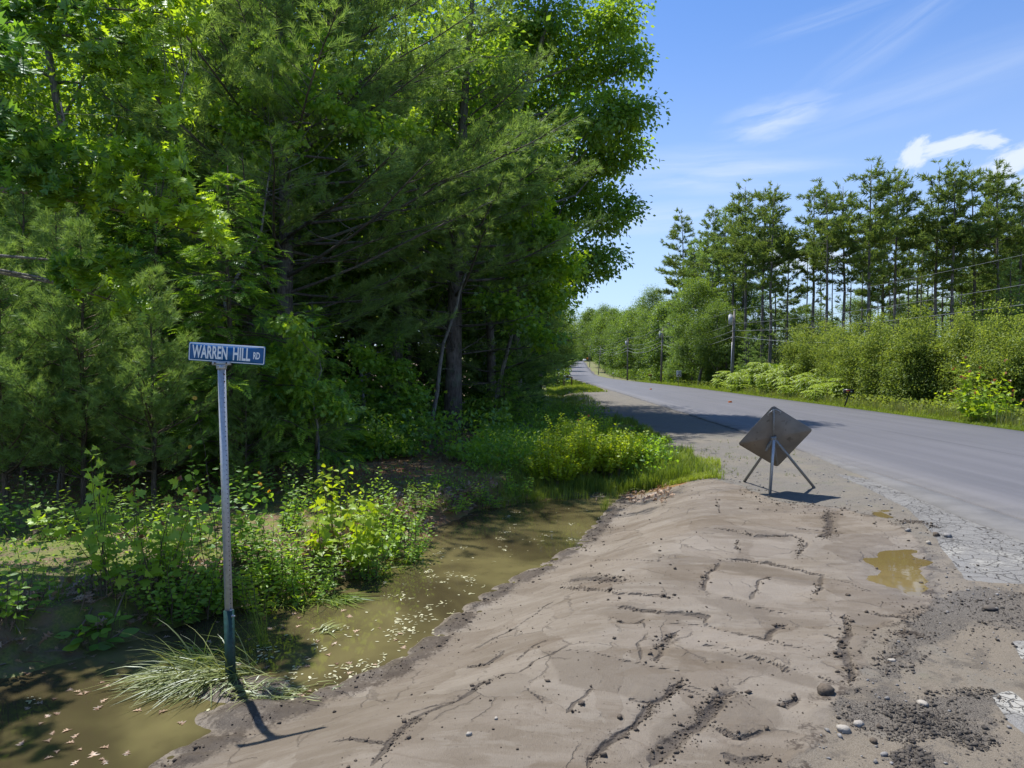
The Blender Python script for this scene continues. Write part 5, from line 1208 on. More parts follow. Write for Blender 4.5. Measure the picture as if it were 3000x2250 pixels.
# wire clip and handle at the top
g = Geo(); q0 = pc+dv*.545+ny*.02-o3
V, F = rounded_plate(.11, .075, .01, .008); g.add(V@np.stack([du, -ny, dv], 1).T+q0, F); clip = g.build('top_clip', 'galvanised_dull', root)
for sg in (-1, 1):
    g = Geo(); a = q0+du*sg*.02+dv*.05+ny*.015; g.tube([a, a+du*sg*.05-dv*.035, a+du*sg*.095-dv*.075, a+du*sg*.085-dv*.10], .0055, 5); g.build('wire_catch', 'galvanised', clip)
g = Geo(); g.tube([q0+ny*.004, q0+ny*.018], .012, 7); g.build('bolt', 'hole_dark', clip)
g = Geo(); g.tube([pc+ny*.004-o3+dv*.03, pc+ny*.016-o3+dv*.03], .012, 7); g.build('bolt', 'hole_dark', pan)

# ------------------------------------------------------------------ utility poles, wires, signs, mailboxes, cars
POLES = [((2152, 911), (2143.5, 1082), 68), ((1942, 961), (1936, 1118), 105), ((1840, 992), (1838, 1104), 145), ((1760, 1014), (1753, 1090), 252), ((1729.5, 1010), (1727.5, 1072), 332), ((1725.5, 1032), (1724, 1070), 418)]
tops = []
plb = ['nearest utility pole rising out of the sumac, with a silver transformer can', 'utility pole beside the speed limit sign, transformer can near its top', 'third utility pole along the right of the road, with a small transformer', 'utility pole leaning slightly at the foot of the rise, no transformer', 'dark utility pole at the start of the rise by the driveway', 'farthest thin utility pole near the crest of the road']
for i, ((tx, ty), (bx, by), Y) in enumerate(POLES):
    b = P(bx, by, Y); zg = hz1(b[0], Y)-.2; tp_ = P(tx, ty, Y); b = np.array([b[0], Y, zg]); tops.append(tp_)
    e = empty('utility_pole', tuple(b), plb[i], 'utility pole', 'utility poles along the right of the road')
    g = Geo(); t2 = tp_-b; g.tube([np.zeros(3), t2*.5, t2], [.17, .145, .115], 10); g.build('pole', 'pole_wood', e, smooth=True)
    if i < 3:
        g = Geo(); c0 = t2+np.array([-.42, -.10, -.85 if i == 0 else -1.0]); r = .21 if i == 0 else .20; g.tube([c0+(0, 0, -.45), c0+(0, 0, .42)], r, 14); g.tube([c0+(0, 0, .42), c0+(0, 0, .52)], [r*1.03, r*.6], 14); tr_ = g.build('transformer', 'grey_enamel', e, smooth=False)
        g = Geo(); g.tube([c0+(.05, 0, .5), c0+(.05, 0, .72)], [.035, .02], 6); g.tube([c0+(-.08, 0, .5), c0+(-.08, 0, .68)], [.03, .02], 6); g.build('bushing', 'grey_stone', tr_)
        g = Geo(); g.box(c0+(.22, .05, .15), (.22, .06, .06)); g.box(c0+(.22, .05, -.2), (.22, .06, .06)); g.build('bracket', 'galvanised_dull', tr_)
    g = Geo(); g.tube([t2, t2+(0, 0, .16)], [.04, .03], 6); g.build('insulator', 'grey_enamel', e)
    for dz in (1.35, 2.0, 2.65):
        g = Geo(); g.box(t2*(1-dz/t2[2])+np.array([-.16, -.05, 0]), (.22, .05, .06)); g.build('wire_bracket', 'galvanised', e)
    if i == 0: g = Geo(); g.tube([t2*.05+np.array([-.16, -.06, 0]), t2*.62+np.array([-.15, -.06, 0])], .035, 6); g.build('conduit', 'galvanised', e)
pn = P(3120, 640, 27.5); pn2 = pn.copy()
offpole = np.array([pn[0], 27.5, pn[2]])
e = empty('utility_pole', (pn[0]+.1, 27.5, hz1(pn[0], 27.5)-.2), 'utility pole just outside the right edge that carries the near end of the wires', 'utility pole', 'utility poles along the right of the road')
g = Geo(); hh = pn[2]-hz1(pn[0], 27.5)+.2; g.tube([np.zeros(3), (0, 0, hh/2), (0, 0, hh)], [.17, .145, .115], 10); g.build('pole', 'pole_wood', e, smooth=True)
def sag(a, b, s, n=14):
    t = np.linspace(0, 1, n)[:, None]; q = a*(1-t)+b*t; q[:, 2] -= 4*s*(t*(1-t))[:, 0]; return q
wl_ = ['topmost power wire strung between the poles', 'second wire from the top on the utility poles', 'thick third wire on the utility poles, strung below the transformer', 'lowest cable on the utility poles, sagging in front of the thicket']
# heights on the nearest pole, and where the four wires leave the right of the photograph
drop = (-.12, 1.25, 1.95, 2.50); RX_ = ((743, .012), (830, .014), (888, .018), (979, .022))
for i in range(4):
    g = Geo(); p0 = tops[0]+np.array([-.1, 0, -drop[i]]); edge = P(3000, RX_[i][0], 30.8)
    sgm = (.25, .30, .35, .55)[i]; end = p0+(edge-p0)*((68-27.5)/(68-30.8)); end[2] += .12*sgm
    g.tube(sag(end, p0, sgm, 18), RX_[i][1]*.8, 5, cap=False)
    for a in range(4):
        A_, B_ = tops[a], tops[a+1]; dz = drop[i]*(1 if i else 1)
        g.tube(sag(A_+np.array([-.1, 0, -dz]), B_+np.array([-.1, 0, -dz]), .45+.15*i, 12), RX_[i][1]*(1.0+.25*a), 4, cap=False)
    o = g.build('power_line', 'wire_bright' if i < 2 else 'wire_bright'); tag(o, wl_[i], 'wire', 'overhead wires')
sv = ['upper service wire crossing the road to the left from the second pole', 'middle service wire crossing the road to the left from the second pole', 'lower service wire crossing the road to the left behind the oak']
for i, (yl, yr) in enumerate(((975, 966), (991, 988), (1010, 1012))):
    a = P(1620, yl, 100); b = P(1941, yr, 105); g = Geo(); g.tube(sag(a, b, .25, 14), .012, 4, cap=False); o = g.build('service_wire', 'wire'); tag(o, sv[i], 'wire', 'service wires over the road')

# speed limit sign
b = P(1987, 1130, 82); zg = hz1(b[0], 82); c_ = P(1989, 1095, 82)
root = empty('speed_limit_sign', (b[0], 82, zg), 'white speed limit sign reading SPEED LIMIT 45 on a thin post by the road', 'road sign')
g = Geo(); g.box((0, .03, (c_[2]-zg)/2), (.06, .04, c_[2]-zg)); g.build('post', 'galvanised_dull', root)
V, F = rounded_plate(.61, .76, .03, .006); g = Geo(); g.add(V+(c_-np.array([b[0], 82, zg])), F); pl_ = g.build('sign_plate', 'sign_white', root)
V, F = rounded_ring(.58, .73, .03, .018, -.005); g = Geo(); g.add(V+(c_-np.array([b[0], 82, zg])), F); g.build('border', 'sign_black', pl_)
oc = Vector(c_-np.array([b[0], 82, zg]))
lettering('lettering', 'SPEED', .15, -.42, 'sign_black', pl_, oc+Vector((-.21, -.006, .20)), RX90, .004)
lettering('lettering', 'LIMIT', .15, -.38, 'sign_black', pl_, oc+Vector((-.19, -.006, .05)), RX90, .004)
lettering('lettering', '45', .42, -.46, 'sign_black', pl_, oc+Vector((-.23, -.006, -.30)), RX90, .012)

def mailbox(parent, c, L, w_, h_, mat, yaw=0., flag='red_paint'):
    """a domed letter box: long axis X"""
    g = Geo(); n = 8; pr = [(-w_/2, 0)]+[(-w_/2*math.cos(k*PI/n), h_*.55+w_/2*math.sin(k*PI/n)*.9) for k in range(n+1)]+[(w_/2, 0)]; m = len(pr); R3 = Rz(yaw)
    V = np.array([[x, y, z] for x in (-L/2, L/2) for y, z in pr]+[[-L/2, 0, h_*.4], [L/2, 0, h_*.4]]); F = []
    for k in range(m): j = (k+1) % m; F += [(k, j, m+j), (k, m+j, m+k), (2*m, j, k), (2*m+1, m+k, m+j)]
    g.add(V@R3.T+c, F); b = g.build('mailbox', mat, parent)
    g = Geo(); g.box(np.array(c)+R3@np.array([-L/2-.006, 0, h_*.45]), (.012, w_*1.04, h_*.9), R3); g.build('door', mat, b)
    if flag: g = Geo(); g.box(np.array(c)+R3@np.array([-.05, -w_/2-.012, h_*.75]), (.16, .008, .05), R3); g.box(np.array(c)+R3@np.array([.02, -w_/2-.012, h_*.5]), (.02, .008, .14), R3); g.build('flag', flag, b)
    return b
# black mailbox on its leaning post
b = P(2472, 1194, 37.5); zg = hz1(b[0], 37.5); root = empty('mailbox_stand', (b[0], 37.5, zg), 'black mailbox with a red flag and white house number on a leaning black post', 'mailbox')
tpx = P(2487, 1152, 37.5)-np.array([b[0], 37.5, zg]); g = Geo(); g.tube([(0, 0, -.1), tpx], .045, 4); g.build('post', 'black_plastic', root)
R_t = Matrix.Rotation(R_(-5), 4, 'Y')
mb = mailbox(root, np.array([tpx[0]-.0, 0, tpx[2]]), .50, .20, .24, 'black_plastic', R_(-6), None)
g = Geo(); g.box(np.array([tpx[0]-.10, -.115, tpx[2]+.15]), (.20, .010, .055)); g.build('flag', 'red_paint', mb)
g = Geo(); g.box(np.array([tpx[0]-.12, -.115, tpx[2]+.085]), (.12, .008, .05)); g.build('marker', 'yellow_paint', mb)
lettering('house_number', '345', .10, -.13, 'sign_white', mb, Vector((tpx[0]+.03, -.112, tpx[2]+.055)), RX90, .002)
# rack of mailboxes on two wooden posts at the left
r0 = P(1652.5, 1126, 80); r1 = P(1676, 1126, 79.6); zg = hz1(r0[0], 80); root = empty('mailbox_rack', (r0[0], 80, zg), 'row of mailboxes on a wooden rack with two brown posts at the left roadside', 'mailbox rack')
H = P(1652, 1104, 80)[2]-zg; dx = r1[0]-r0[0]
for x in (0, dx): g = Geo(); g.box((x, 0, (H+.12)/2-.1), (.13, .13, H+.1)); g.build('post', 'post_wood', root)
g = Geo(); g.box((dx/2, 0, H-.06), (dx+.2, .16, .09)); g.build('shelf', 'post_wood', root)
for x, mt in ((-.02, 'grey_enamel'), (dx*.36, 'black_plastic'), (dx*.70, 'grey_enamel')): mailbox(root, np.array([x+.08, 0, H-.012]), .46, .19, .21, mt, R_(80), None)
g = Geo(); g.box((dx*.45, 0, H-.24), (.42, .2, .13)); g.build('newspaper_tube', 'blue_plastic', root)
b = P(1634, 1083, 95); zg = hz1(b[0], 95); root = empty('newspaper_box', (b[0], 95, zg), 'small blue newspaper box on a post beyond the mailbox rack', 'newspaper box')
g = Geo(); g.box((0, 0, (b[2]-zg)/2), (.07, .07, b[2]-zg)); g.build('post', 'post_wood', root); g = Geo(); g.box((0, 0, b[2]-zg+.03), (.48, .22, .20)); g.build('box', 'blue_plastic', root); g = Geo(); g.box((-.242, 0, b[2]-zg+.03), (.006, .16, .14)); g.build('opening', 'hole_dark', root)
# two further mailboxes at the right
for (tx, ty), (bx, by), Y, mt, lb in (((1902, 1101), (1907, 1123), 106, 'rust', 'reddish brown mailbox on a thin post left of the speed limit sign'), ((1797, 1095), (1798, 1109), 173, 'grey_enamel', 'small grey mailbox on the right verge under the third utility pole')):
    b = P(bx, by, Y); zg = hz1(b[0], Y); t_ = P(tx, ty, Y)-np.array([b[0], Y, zg]); root = empty('mailbox_stand', (b[0], Y, zg), lb, 'mailbox'); g = Geo(); g.box((0, 0, t_[2]/2), (.09, .09, t_[2])); g.build('post', 'post_wood', root); mailbox(root, np.array([-.12, 0, t_[2]]), .52, .22, .24, mt, R_(-8), None)
# orange temporary markers on the centre line
mk = None
for i, (px, py, lb) in enumerate(((2139, 1178, 'orange plastic lane marker standing on the seam above the diamond sign'), (1907, 1137.5, 'orange lane marker farther up the road beyond the tree shadows'))):
    q = G(px, py, .03); e = empty('lane_marker', (q[0], q[1], float(road_z(q[1]))+.03), lb, 'lane marker', 'lane markers on the road'); g = Geo(); g.box((0, 0, .012), (.22, .10, .02)); g.build('base', 'warning_orange', e); g = Geo(); g.box((0, 0, .055), (.21, .014, .075)); g.build('tab', 'warning_orange', e)
# cars coming over the crest
def car(px, Y, lb, mat='white_paint'):
    x = P(px, 1058, Y)[0]; z = float(road_z(Y))+.03; e = empty('car', (x, Y, z), lb, 'car', 'cars at the crest of the road')
    prof = [(-2.2, .35), (-2.2, .82), (-1.9, .95), (-1.0, 1.0), (-.35, 1.42), (1.0, 1.46), (1.75, 1.05), (2.2, .98), (2.25, .40)]; m = len(prof); V = []; F = []
    for s, tuck in ((-1, 0), (1, 0)):
        for y, zz in prof: V.append([s*(.90-(.20 if zz > 1.2 else 0)), y, zz])
    V += [[-.9, 0, .6], [.9, 0, .6]]
    for k in range(m): j = (k+1) % m; F += [(k, j, m+j), (k, m+j, m+k), (2*m, j, k), (2*m+1, m+k, m+j)]
    g = Geo(); g.add(V, F); g.build('body', mat, e)
    g = Geo(); g.add([(-.74, -1.02, 1.01), (.74, -1.02, 1.01), (.64, -.42, 1.39), (-.64, -.42, 1.39)], [(0, 1, 2), (0, 2, 3)]); g.build('windshield', 'glass_dark', e)
    for s in (-1, 1):
        g = Geo(); g.box((s*.62, -2.22, .68), (.32, .04, .16)); g.build('headlight', 'grey_enamel', e)
        for y in (-1.35, 1.35): g = Geo(); g.tube([(s*.72, y, .33), (s*.93, y, .33)], .33, 12); w_ = g.build('wheel', 'tyre', e); g = Geo(); g.tube([(s*.93, y, .33), (s*.94, y, .33)], .18, 8); g.build('rim', 'grey_enamel', w_)
car(1691.5, 426, 'white car coming towards us over the crest, left of the other one'); car(1712.5, 432, 'white car at the right edge of the crest beside the road sign')
b = P(1721, 1052, 400); zg = hz1(b[0], 400); root = empty('warning_sign', (b[0], 400, zg), 'small orange warning sign at the far crest of the road', 'road sign'); g = Geo(); g.box((0, 0, 1), (.08, .08, 2)); g.build('post', 'galvanised_dull', root); V, F = rounded_plate(.9, .9, .05, .01); R45 = np.array([[math.cos(PI/4), 0, math.sin(PI/4)], [0, 1, 0], [-math.sin(PI/4), 0, math.cos(PI/4)]]); g = Geo(); g.add(V@R45.T+(0, -.05, 2.4), F); g.build('sign_plate', 'warning_orange', root)

# ------------------------------------------------------------------ plants on the bank
def plant(name, px, py, H, spread, n_st, leaf, size, nleaf, mat, label, cat, seed, group=None, droop=-.25, up=.9, tint=.55, stemr=.006, whorl=False, Y=None, lean=0.0, tipmat=None, basal=0.15):
    """a clump of upright stems carrying leaves along their length"""
    g_ = np.random.default_rng(seed); q = ground_at(px, py); x, y = q[0], q[1]; z = zf1(x, y)-.01; n_st = int(n_st*1.35)+1; nleaf = int(nleaf*1.3)
    e = empty(name, (x, y, z), label, cat, group); T = Geo(); L_ = Geo(); TP = Geo(); pos, ax, ti, sz = [], [], [], []; tpp, tpa = [], []
    for s in range(n_st):
        a = g_.random()*2*PI; r = spread*.30*g_.random()**.5; out = spread*.5*g_.random()**.6; h = H*(1-.45*(out/max(spread*.5, .01))**1.5)*g_.uniform(.75, 1.05)
        c = curve((r*math.cos(a), r*math.sin(a), 0), (math.cos(a)*out/h+lean, math.sin(a)*out/h, 1), h*1.02, 8, (0, 0, .15), .07, g_); T.tube(c, np.linspace(stemr, stemr*.3, 8), 4, cap=False)
        for k in range(nleaf):
            f = basal+(1-basal)*(k+.6)/nleaf; i = f*7; i0 = int(min(i, 6)); p = c[i0]*(1-(i-i0))+c[i0+1]*(i-i0); aa = k*2.4+g_.normal()*.3; d = np.array([math.cos(aa), math.sin(aa), up*(.2+.5*f)]); 
            pet = size*.55*(1.15-f) if not whorl else size*.1
            pos.append(p+nrm(d)*pet); ax.append(nrm(d)+np.array([0, 0, droop])); ti.append(tint+.22*(f-.5)+g_.normal()*.12); sz.append(size*(1.12-.45*f)*g_.uniform(.75, 1.15))
        if tipmat:
            for q in range(3): tpp.append(c[-1]); tpa.append(nrm(g_.normal(size=3)*.5+np.array([0, 0, 1])))
    pos = np.array(pos); N = len(pos); L_.scatter(leaf, frames(np.array(ax)+g_.normal(size=(N, 3))*.15, np.array([0, -.35, .8])+g_.normal(size=(N, 3))*.55), pos, np.array(sz)*1.30, np.clip(ti, 0, 1))
    T.build('stem', 'stem_bark', e, smooth=True); L_.build('leaves', mat, e)
    if tipmat: TP.scatter(leaf, frames(np.array(tpa), rdir(len(tpa), g_)), np.array(tpp), size*.55, g_.random(len(tpa))); TP.build('tip_leaves', tipmat, e)
    return e
gb = 'seedlings and shrubs on the ditch bank'
plant('maple_sapling', 335, 1735, 1.55, .75, 7, MAPLE, .105, 13, 'maple_leaf', 'tall maple sapling with spread lobed leaves on the bank left of the sign post', 'sapling', 1, gb, tint=.6)
plant('maple_sapling', 455, 1725, 1.45, .8, 8, MAPLE, .10, 13, 'maple_leaf', 'maple sapling with red tipped top between the tall one and the sign post', 'sapling', 2, gb, tint=.65, tipmat='red_leaf')
plant('meadow_shrub', 480, 1760, .85, .8, 16, OVAL, .060, 18, 'bank_leaf', 'dense small leaved shrub at the foot of the maple saplings', 'shrub', 3, gb, whorl=True)
plant('meadow_shrub', 590, 1745, .80, .7, 14, OVAL, .060, 18, 'bank_leaf', 'small leaved shrub just left of the sign post', 'shrub', 4, gb, whorl=True)
plant('maple_sapling', 605, 1790, .62, .3, 3, MAPLE, .085, 8, 'maple_leaf', 'little maple seedling with yellow leaves right beside the sign post', 'sapling', 5, gb, tint=.8)
plant('aspen_sapling', 640, 1690, 1.95, .75, 3, ROUND, .080, 14, 'bank_leaf', 'thin aspen sapling with orange round top leaves behind the sign post', 'sapling', 6, gb, tint=.35, tipmat='orange_leaf', stemr=.005)
plant('goldenrod', 835, 1690, 1.05, .55, 9, NARROW, .10, 24, 'bank_leaf', 'goldenrod with narrow leaves right of the sign post', 'plant', 7, gb, whorl=True, tint=.7)
plant('goldenrod', 770, 1730, .8, .4, 6, NARROW, .095, 20, 'bank_leaf', 'lower goldenrod between the post and the taller goldenrod', 'plant', 8, gb, whorl=True, tint=.6)
plant('meadow_shrub', 760, 1810, .60, .45, 7, OVAL, .065, 13, 'shrub_leaf', 'bright leafy plant at the water edge just right of the post', 'shrub', 9, gb, whorl=True, tint=.55)
plant('meadow_shrub', 900, 1790, .55, .4, 6, OVAL, .065, 12, 'bank_leaf', 'leafy sprigs overhanging the water below the goldenrod', 'shrub', 10, gb, whorl=True, tint=.7)
plant('meadow_shrub', 720, 1640, .75, .6, 10, OVAL, .065, 14, 'bank_leaf', 'loose meadow shrub behind the post on the moss', 'shrub', 11, gb, whorl=True, tint=.55)
plant('dogwood_sapling', 1000, 1560, 1.35, .7, 6, OVAL, .125, 12, 'shrub_leaf', 'yellow leaved sapling with drooping pointed leaves on the bank', 'sapling', 12, gb, droop=-.7, tint=.62)
plant('maple_sapling', 1000, 1660, .95, .95, 12, MAPLE, .12, 11, 'shrub_leaf', 'bright yellow green maple bush spreading over the ditch bank', 'sapling', 13, gb, tint=.45)
plant('maple_sapling', 1120, 1640, .85, .7, 8, MAPLE, .085, 11, 'maple_leaf', 'maple seedling clump right of the bright maple bush', 'sapling', 14, gb, tint=.6)
plant('meadow_shrub', 1130, 1560, 1.0, .8, 13, OVAL, .070, 16, 'bank_leaf', 'upright meadow shrub behind the bright maple bush', 'shrub', 15, gb, whorl=True, tint=.7)
plant('meadow_shrub', 1180, 1650, .75, .7, 14, OVAL, .055, 17, 'bank_leaf', 'small leaved shrub at the right end of the bank thicket', 'shrub', 16, gb, whorl=True, tint=.5)
plant('meadow_shrub', 1080, 1690, .65, .7, 13, OVAL, .052, 16, 'bank_leaf', 'small leaved shrub leaning over the dark bank above the water', 'shrub', 17, gb, whorl=True, tint=.5)
plant('meadow_shrub', 1380, 1450, .70, .7, 8, OVAL, .065, 13, 'bank_leaf', 'sparse shrub on the russet moss near the head of the water', 'shrub', 18, gb, whorl=True, tint=.65)
plant('maple_sapling', 1345, 1350, .62, .5, 5, MAPLE, .15, 5, 'maple_leaf', 'broad leaved seedling in the middle of the mossy clearing', 'sapling', 19, gb, tint=.55)
plant('maple_sapling', 1430, 1360, .35, .5, 4, MAPLE, .13, 4, 'maple_leaf', 'low broad leaved seedling right of the clearing centre', 'sapling', 20, gb, tint=.6)
plant('meadow_shrub', 1280, 1440, .55, .5, 6, OVAL, .06, 11, 'bank_leaf', 'small shrub left of the clearing seedling', 'shrub', 21, gb, whorl=True, tint=.6)
plant('aster_plant', 60, 1560, .95, .7, 8, OVAL, .085, 13, 'bank_leaf', 'blue green leafy plant at the left edge on the moss', 'plant', 22, gb, tint=.3)
plant('aster_plant', 30, 1820, .8, .5, 7, OVAL, .08, 12, 'bank_leaf', 'leafy plant at the lower left edge above the water', 'plant', 23, gb, tint=.45)
plant('maple_sapling', 155, 1570, .55, .6, 3, MAPLE, .14, 4, 'maple_leaf', 'low maple seedling with wide yellow leaves among the moss at left', 'sapling', 24, gb, tint=.8)
plant('dock_plant', 285, 1905, .42, .35, 4, OVAL, .14, 5, 'bank_leaf', 'broad leaved green plant growing out of the bare dark bank', 'plant', 25, gb, tint=.35)
plant('maple_sapling', 1130, 1330, .8, .8, 8, MAPLE, .14, 7, 'maple_leaf', 'maple seedlings in half shade behind the bright maple bush', 'sapling', 26, gb, tint=.5)
plant('fern_plant', 720, 1480, .8, .9, 12, NARROW, .12, 16, 'bank_leaf', 'leafy plants on the moss right of the sign post', 'plant', 27, gb, whorl=True, tint=.45)
plant('oak_sapling', 640, 1540, 1.0, .7, 5, OVAL, .10, 11, 'bank_leaf', 'bluish leafed shrub behind the sign post', 'sapling', 28, gb, tint=.25)
for i, (px, py, H, sp_, kd, lb) in enumerate((
    (520, 1820, .50, .5, 1, 'fine leaved herbs at the water edge left of the post'),
    (680, 1760, .65, .6, 0, 'leafy shrub right behind the post above the water'), (940, 1730, .62, .6, 1, 'herbs between the goldenrod and the bright maple bush'), (1180, 1560, .8, .8, 0, 'green shrub at the right of the bank thicket near the dark bank'), (1240, 1500, .55, .7, 1, 'herbs on the russet moss right of the bank thicket'),
    (820, 1560, .9, .8, 0, 'shrub on the moss behind the goldenrod'), (900, 1480, .9, .9, 0, 'shrub in half shade behind the bright maple bush'), (560, 1600, .9, .9, 0, 'shrub on the moss left behind the post'), (420, 1560, .8, .9, 1, 'herbs behind the maple saplings'), (250, 1560, .7, .9, 1, 'herbs at the edge of the young pines'),
    (1420, 1480, .45, .7, 1, 'grassy herbs at the head of the water on the left side'), (1520, 1450, .6, .8, 0, 'leafy plants left of the bright meadowsweet clump'), (1330, 1500, .4, .6, 1, 'small herbs on the bank edge in the clearing'), (1240, 1290, .8, 1.1, 0, 'shrub at the foot of the old pine trunk'), (1500, 1330, .8, 1.2, 0, 'shrub in shade between the clearing and the meadowsweet'),
    (1450, 1260, .9, 1.4, 0, 'leafy thicket in shade right of the old pine trunk'), (1100, 1280, .8, 1.0, 0, 'leafy seedlings behind the slim grey trunk'))):
    plant(('meadow_shrub', 'bank_herb')[kd], px, py, H, sp_, (11, 14)[kd], (OVAL, NARROW)[kd], (.070, .085)[kd], (15, 12)[kd], 'bank_leaf', lb, ('shrub', 'plant')[kd], 600+i, gb, whorl=True, tint=.45+.3*((i*7) % 5)/5)

# the big bright shrub at the head of the water
g_ = np.random.default_rng(44)
for i, (px, py, H, sp_, lb) in enumerate(((1620, 1420, 1.15, 1.0, 'left part of the big bright meadowsweet clump at the head of the ditch'), (1700, 1400, 1.45, 1.1, 'tallest meadowsweet in the bright clump at the head of the ditch'), (1790, 1395, 1.2, 1.0, 'right part of the big bright meadowsweet clump'), (1850, 1365, .85, .8, 'meadowsweet sprays at the right end of the bright clump'), (1660, 1350, 1.2, 1.0, 'meadowsweet behind the bright clump'), (1760, 1330, 1.1, 1.0, 'meadowsweet at the back right of the bright clump'))):
    plant('meadowsweet_shrub', px, py, H, sp_, 56, SIMPLE, .085, 32, 'shrub_leaf', lb, 'shrub', 400+i, 'meadowsweet at the head of the ditch', whorl=True, tint=.66, basal=.3)
plant('red_maple_sapling', 1690, 1345, 1.65, .4, 2, MAPLE, .12, 10, 'shrub_leaf', 'slim maple sapling with a red tip rising above the bright clump', 'sapling', 450, None, tint=.5, tipmat='red_leaf')
plant('red_maple_sapling', 2880, 1245, 2.6, 2.0, 16, MAPLE, .20, 13, 'shrub_leaf', 'young red maple with red shoot tips in front of the alder thicket', 'sapling', 451, None, tint=.4, tipmat='red_leaf')
plant('red_maple_sapling', 2785, 1225, 1.5, 1.1, 8, MAPLE, .17, 10, 'shrub_leaf', 'smaller yellow green maple left of the red tipped one', 'sapling', 452, None, tint=.6)
plant('red_maple_sapling', 2995, 1230, 1.6, 1.2, 8, MAPLE, .20, 9, 'shrub_leaf', 'yellow green sapling cut by the right edge of the view', 'sapling', 453, None, tint=.7)
plant('birch_sapling', 2765, 1215, 3.0, 1.6, 9, SIMPLE, .17, 22, 'alder_leaf', 'young birch with a pale thin stem in front of the thicket', 'sapling', 454, None, tint=.6)

# shade loving ground plants under the wood
def field(name, mat, tm, n, region, size, dens=None, axis=(0, 0, 1), spread=.7, lift=0., tint=.45, seed=1, kind='stuff', tmul=None, tv=.15, label=None, normal=None):
    g_ = np.random.default_rng(seed); X, Y = region(g_, n)
    if dens is not None: k = g_.random(len(X)) < dens(X, Y); X, Y = X[k], Y[k]
    N = len(X); Z = zfine(X, Y); lf = lift*g_.random(N) if lift else 0
    A_ = nrm(np.array(axis, float)+g_.normal(size=(N, 3))*spread); A_[:, 2] = np.where(axis[2] > 0, np.abs(A_[:, 2]), A_[:, 2]); NN = np.array([0, 0, 1.])+g_.normal(size=(N, 3))*.4 if normal is None else np.array(normal)+g_.normal(size=(N, 3))*.5
    o = Geo(); o.scatter(tm, frames(A_, NN), np.stack([X, Y, Z+lf], 1), size*(.6+.8*g_.random(N)), np.clip(tint+tv*g_.normal(size=N), 0, 1)); o = o.build(name, mat); o['kind'] = kind; return o
def tuft(n, w, lean, seed, droop=.35):
    """a tuft of bending grass blades, height 1"""
    g_ = np.random.default_rng(seed); V, F = [], []
    for k in range(n):
        a = g_.random()*2*PI; ln = lean*g_.random()**.7; h = g_.uniform(.55, 1.0); d = np.array([math.cos(a), math.sin(a), 0]); s = np.array([-d[1], d[0], 0])*w/2; o = np.array([g_.normal()*.10, g_.normal()*.10, -.03]); m = o+d*ln*h*.35+np.array([0, 0, h*.6]); t = o+d*ln*h*1.0+np.array([0, 0, h*(1-droop*ln)]); i = len(V); V += [o-s, o+s, m+s*.8, m-s*.8, t]; F += [(i, i+1, i+2), (i, i+2, i+3), (i+3, i+2, i+4)]
    V = np.array(V); return V, np.array(F)
def grass_field(name, mat, n, region, h, w, dens=None, nb=9, lean=.5, seed=1, tint=.5, tv=.15, tv_noise=.0):
    g_ = np.random.default_rng(seed); X, Y = region(g_, n)
    if dens is not None: k = g_.random(len(X)) < dens(X, Y); X, Y = X[k], Y[k]
    N = len(X); tfs = [tuft(nb, w, lean, seed*7+q) for q in range(3)]; o = Geo(); wch = g_.integers(0, 3, N); H_ = h(X, Y)*(.6+.7*g_.random(N)); Z = zfine(X, Y); an = g_.random(N)*2*PI; ti = np.clip(tint+tv*g_.normal(size=N)+.5*(fbm(X, Y, .8, 3)-.5), 0, 1)
    for q in range(3):
        m = wch == q; c, s = np.cos(an[m]), np.sin(an[m]); z0 = np.zeros(m.sum()); Rm = np.stack([np.stack([c, -s, z0], -1), np.stack([s, c, z0], -1), np.stack([z0, z0, z0+1], -1)], 1)
        o.scatter(tfs[q], Rm, np.stack([X[m], Y[m], Z[m]], 1), H_[m], ti[m])
    o = o.build(name, mat); o['kind'] = 'stuff'; return o
def reg_u(u0, u1, y0, y1, side=-1, p=1.6):
    def f(g_, n):
        y = 1/(1/y1**p+(1/y0**p-1/y1**p)*g_.random(n))**(1/p); u = g_.uniform(u0, u1, n); return road_x(y)+side*HALF+u, y
    return f
# verge across the road
grass_field('verge_grass', 'grass_blade', 9000, reg_u(.25, 2.4, 17, 130, 1, 1.0), lambda x, y: .16+.36*sstep(x-road_x(y)-HALF, .4, 2.2)+0*y, .05, nb=8, seed=2, tint=.62)
grass_field('verge_weeds', 'dry_grass', 1600, reg_u(1.0, 3.0, 17, 60, 1, 1.0), lambda x, y: .75+0*x, .022, nb=7, seed=3, lean=.3, tint=.4)
field('verge_weed_leaves', 'alder_leaf', SIMPLE, 14000, reg_u(1.5, 4.5, 18, 90, 1, 1.0), .13, lift=.75, seed=4, spread=1.2, tint=.7)
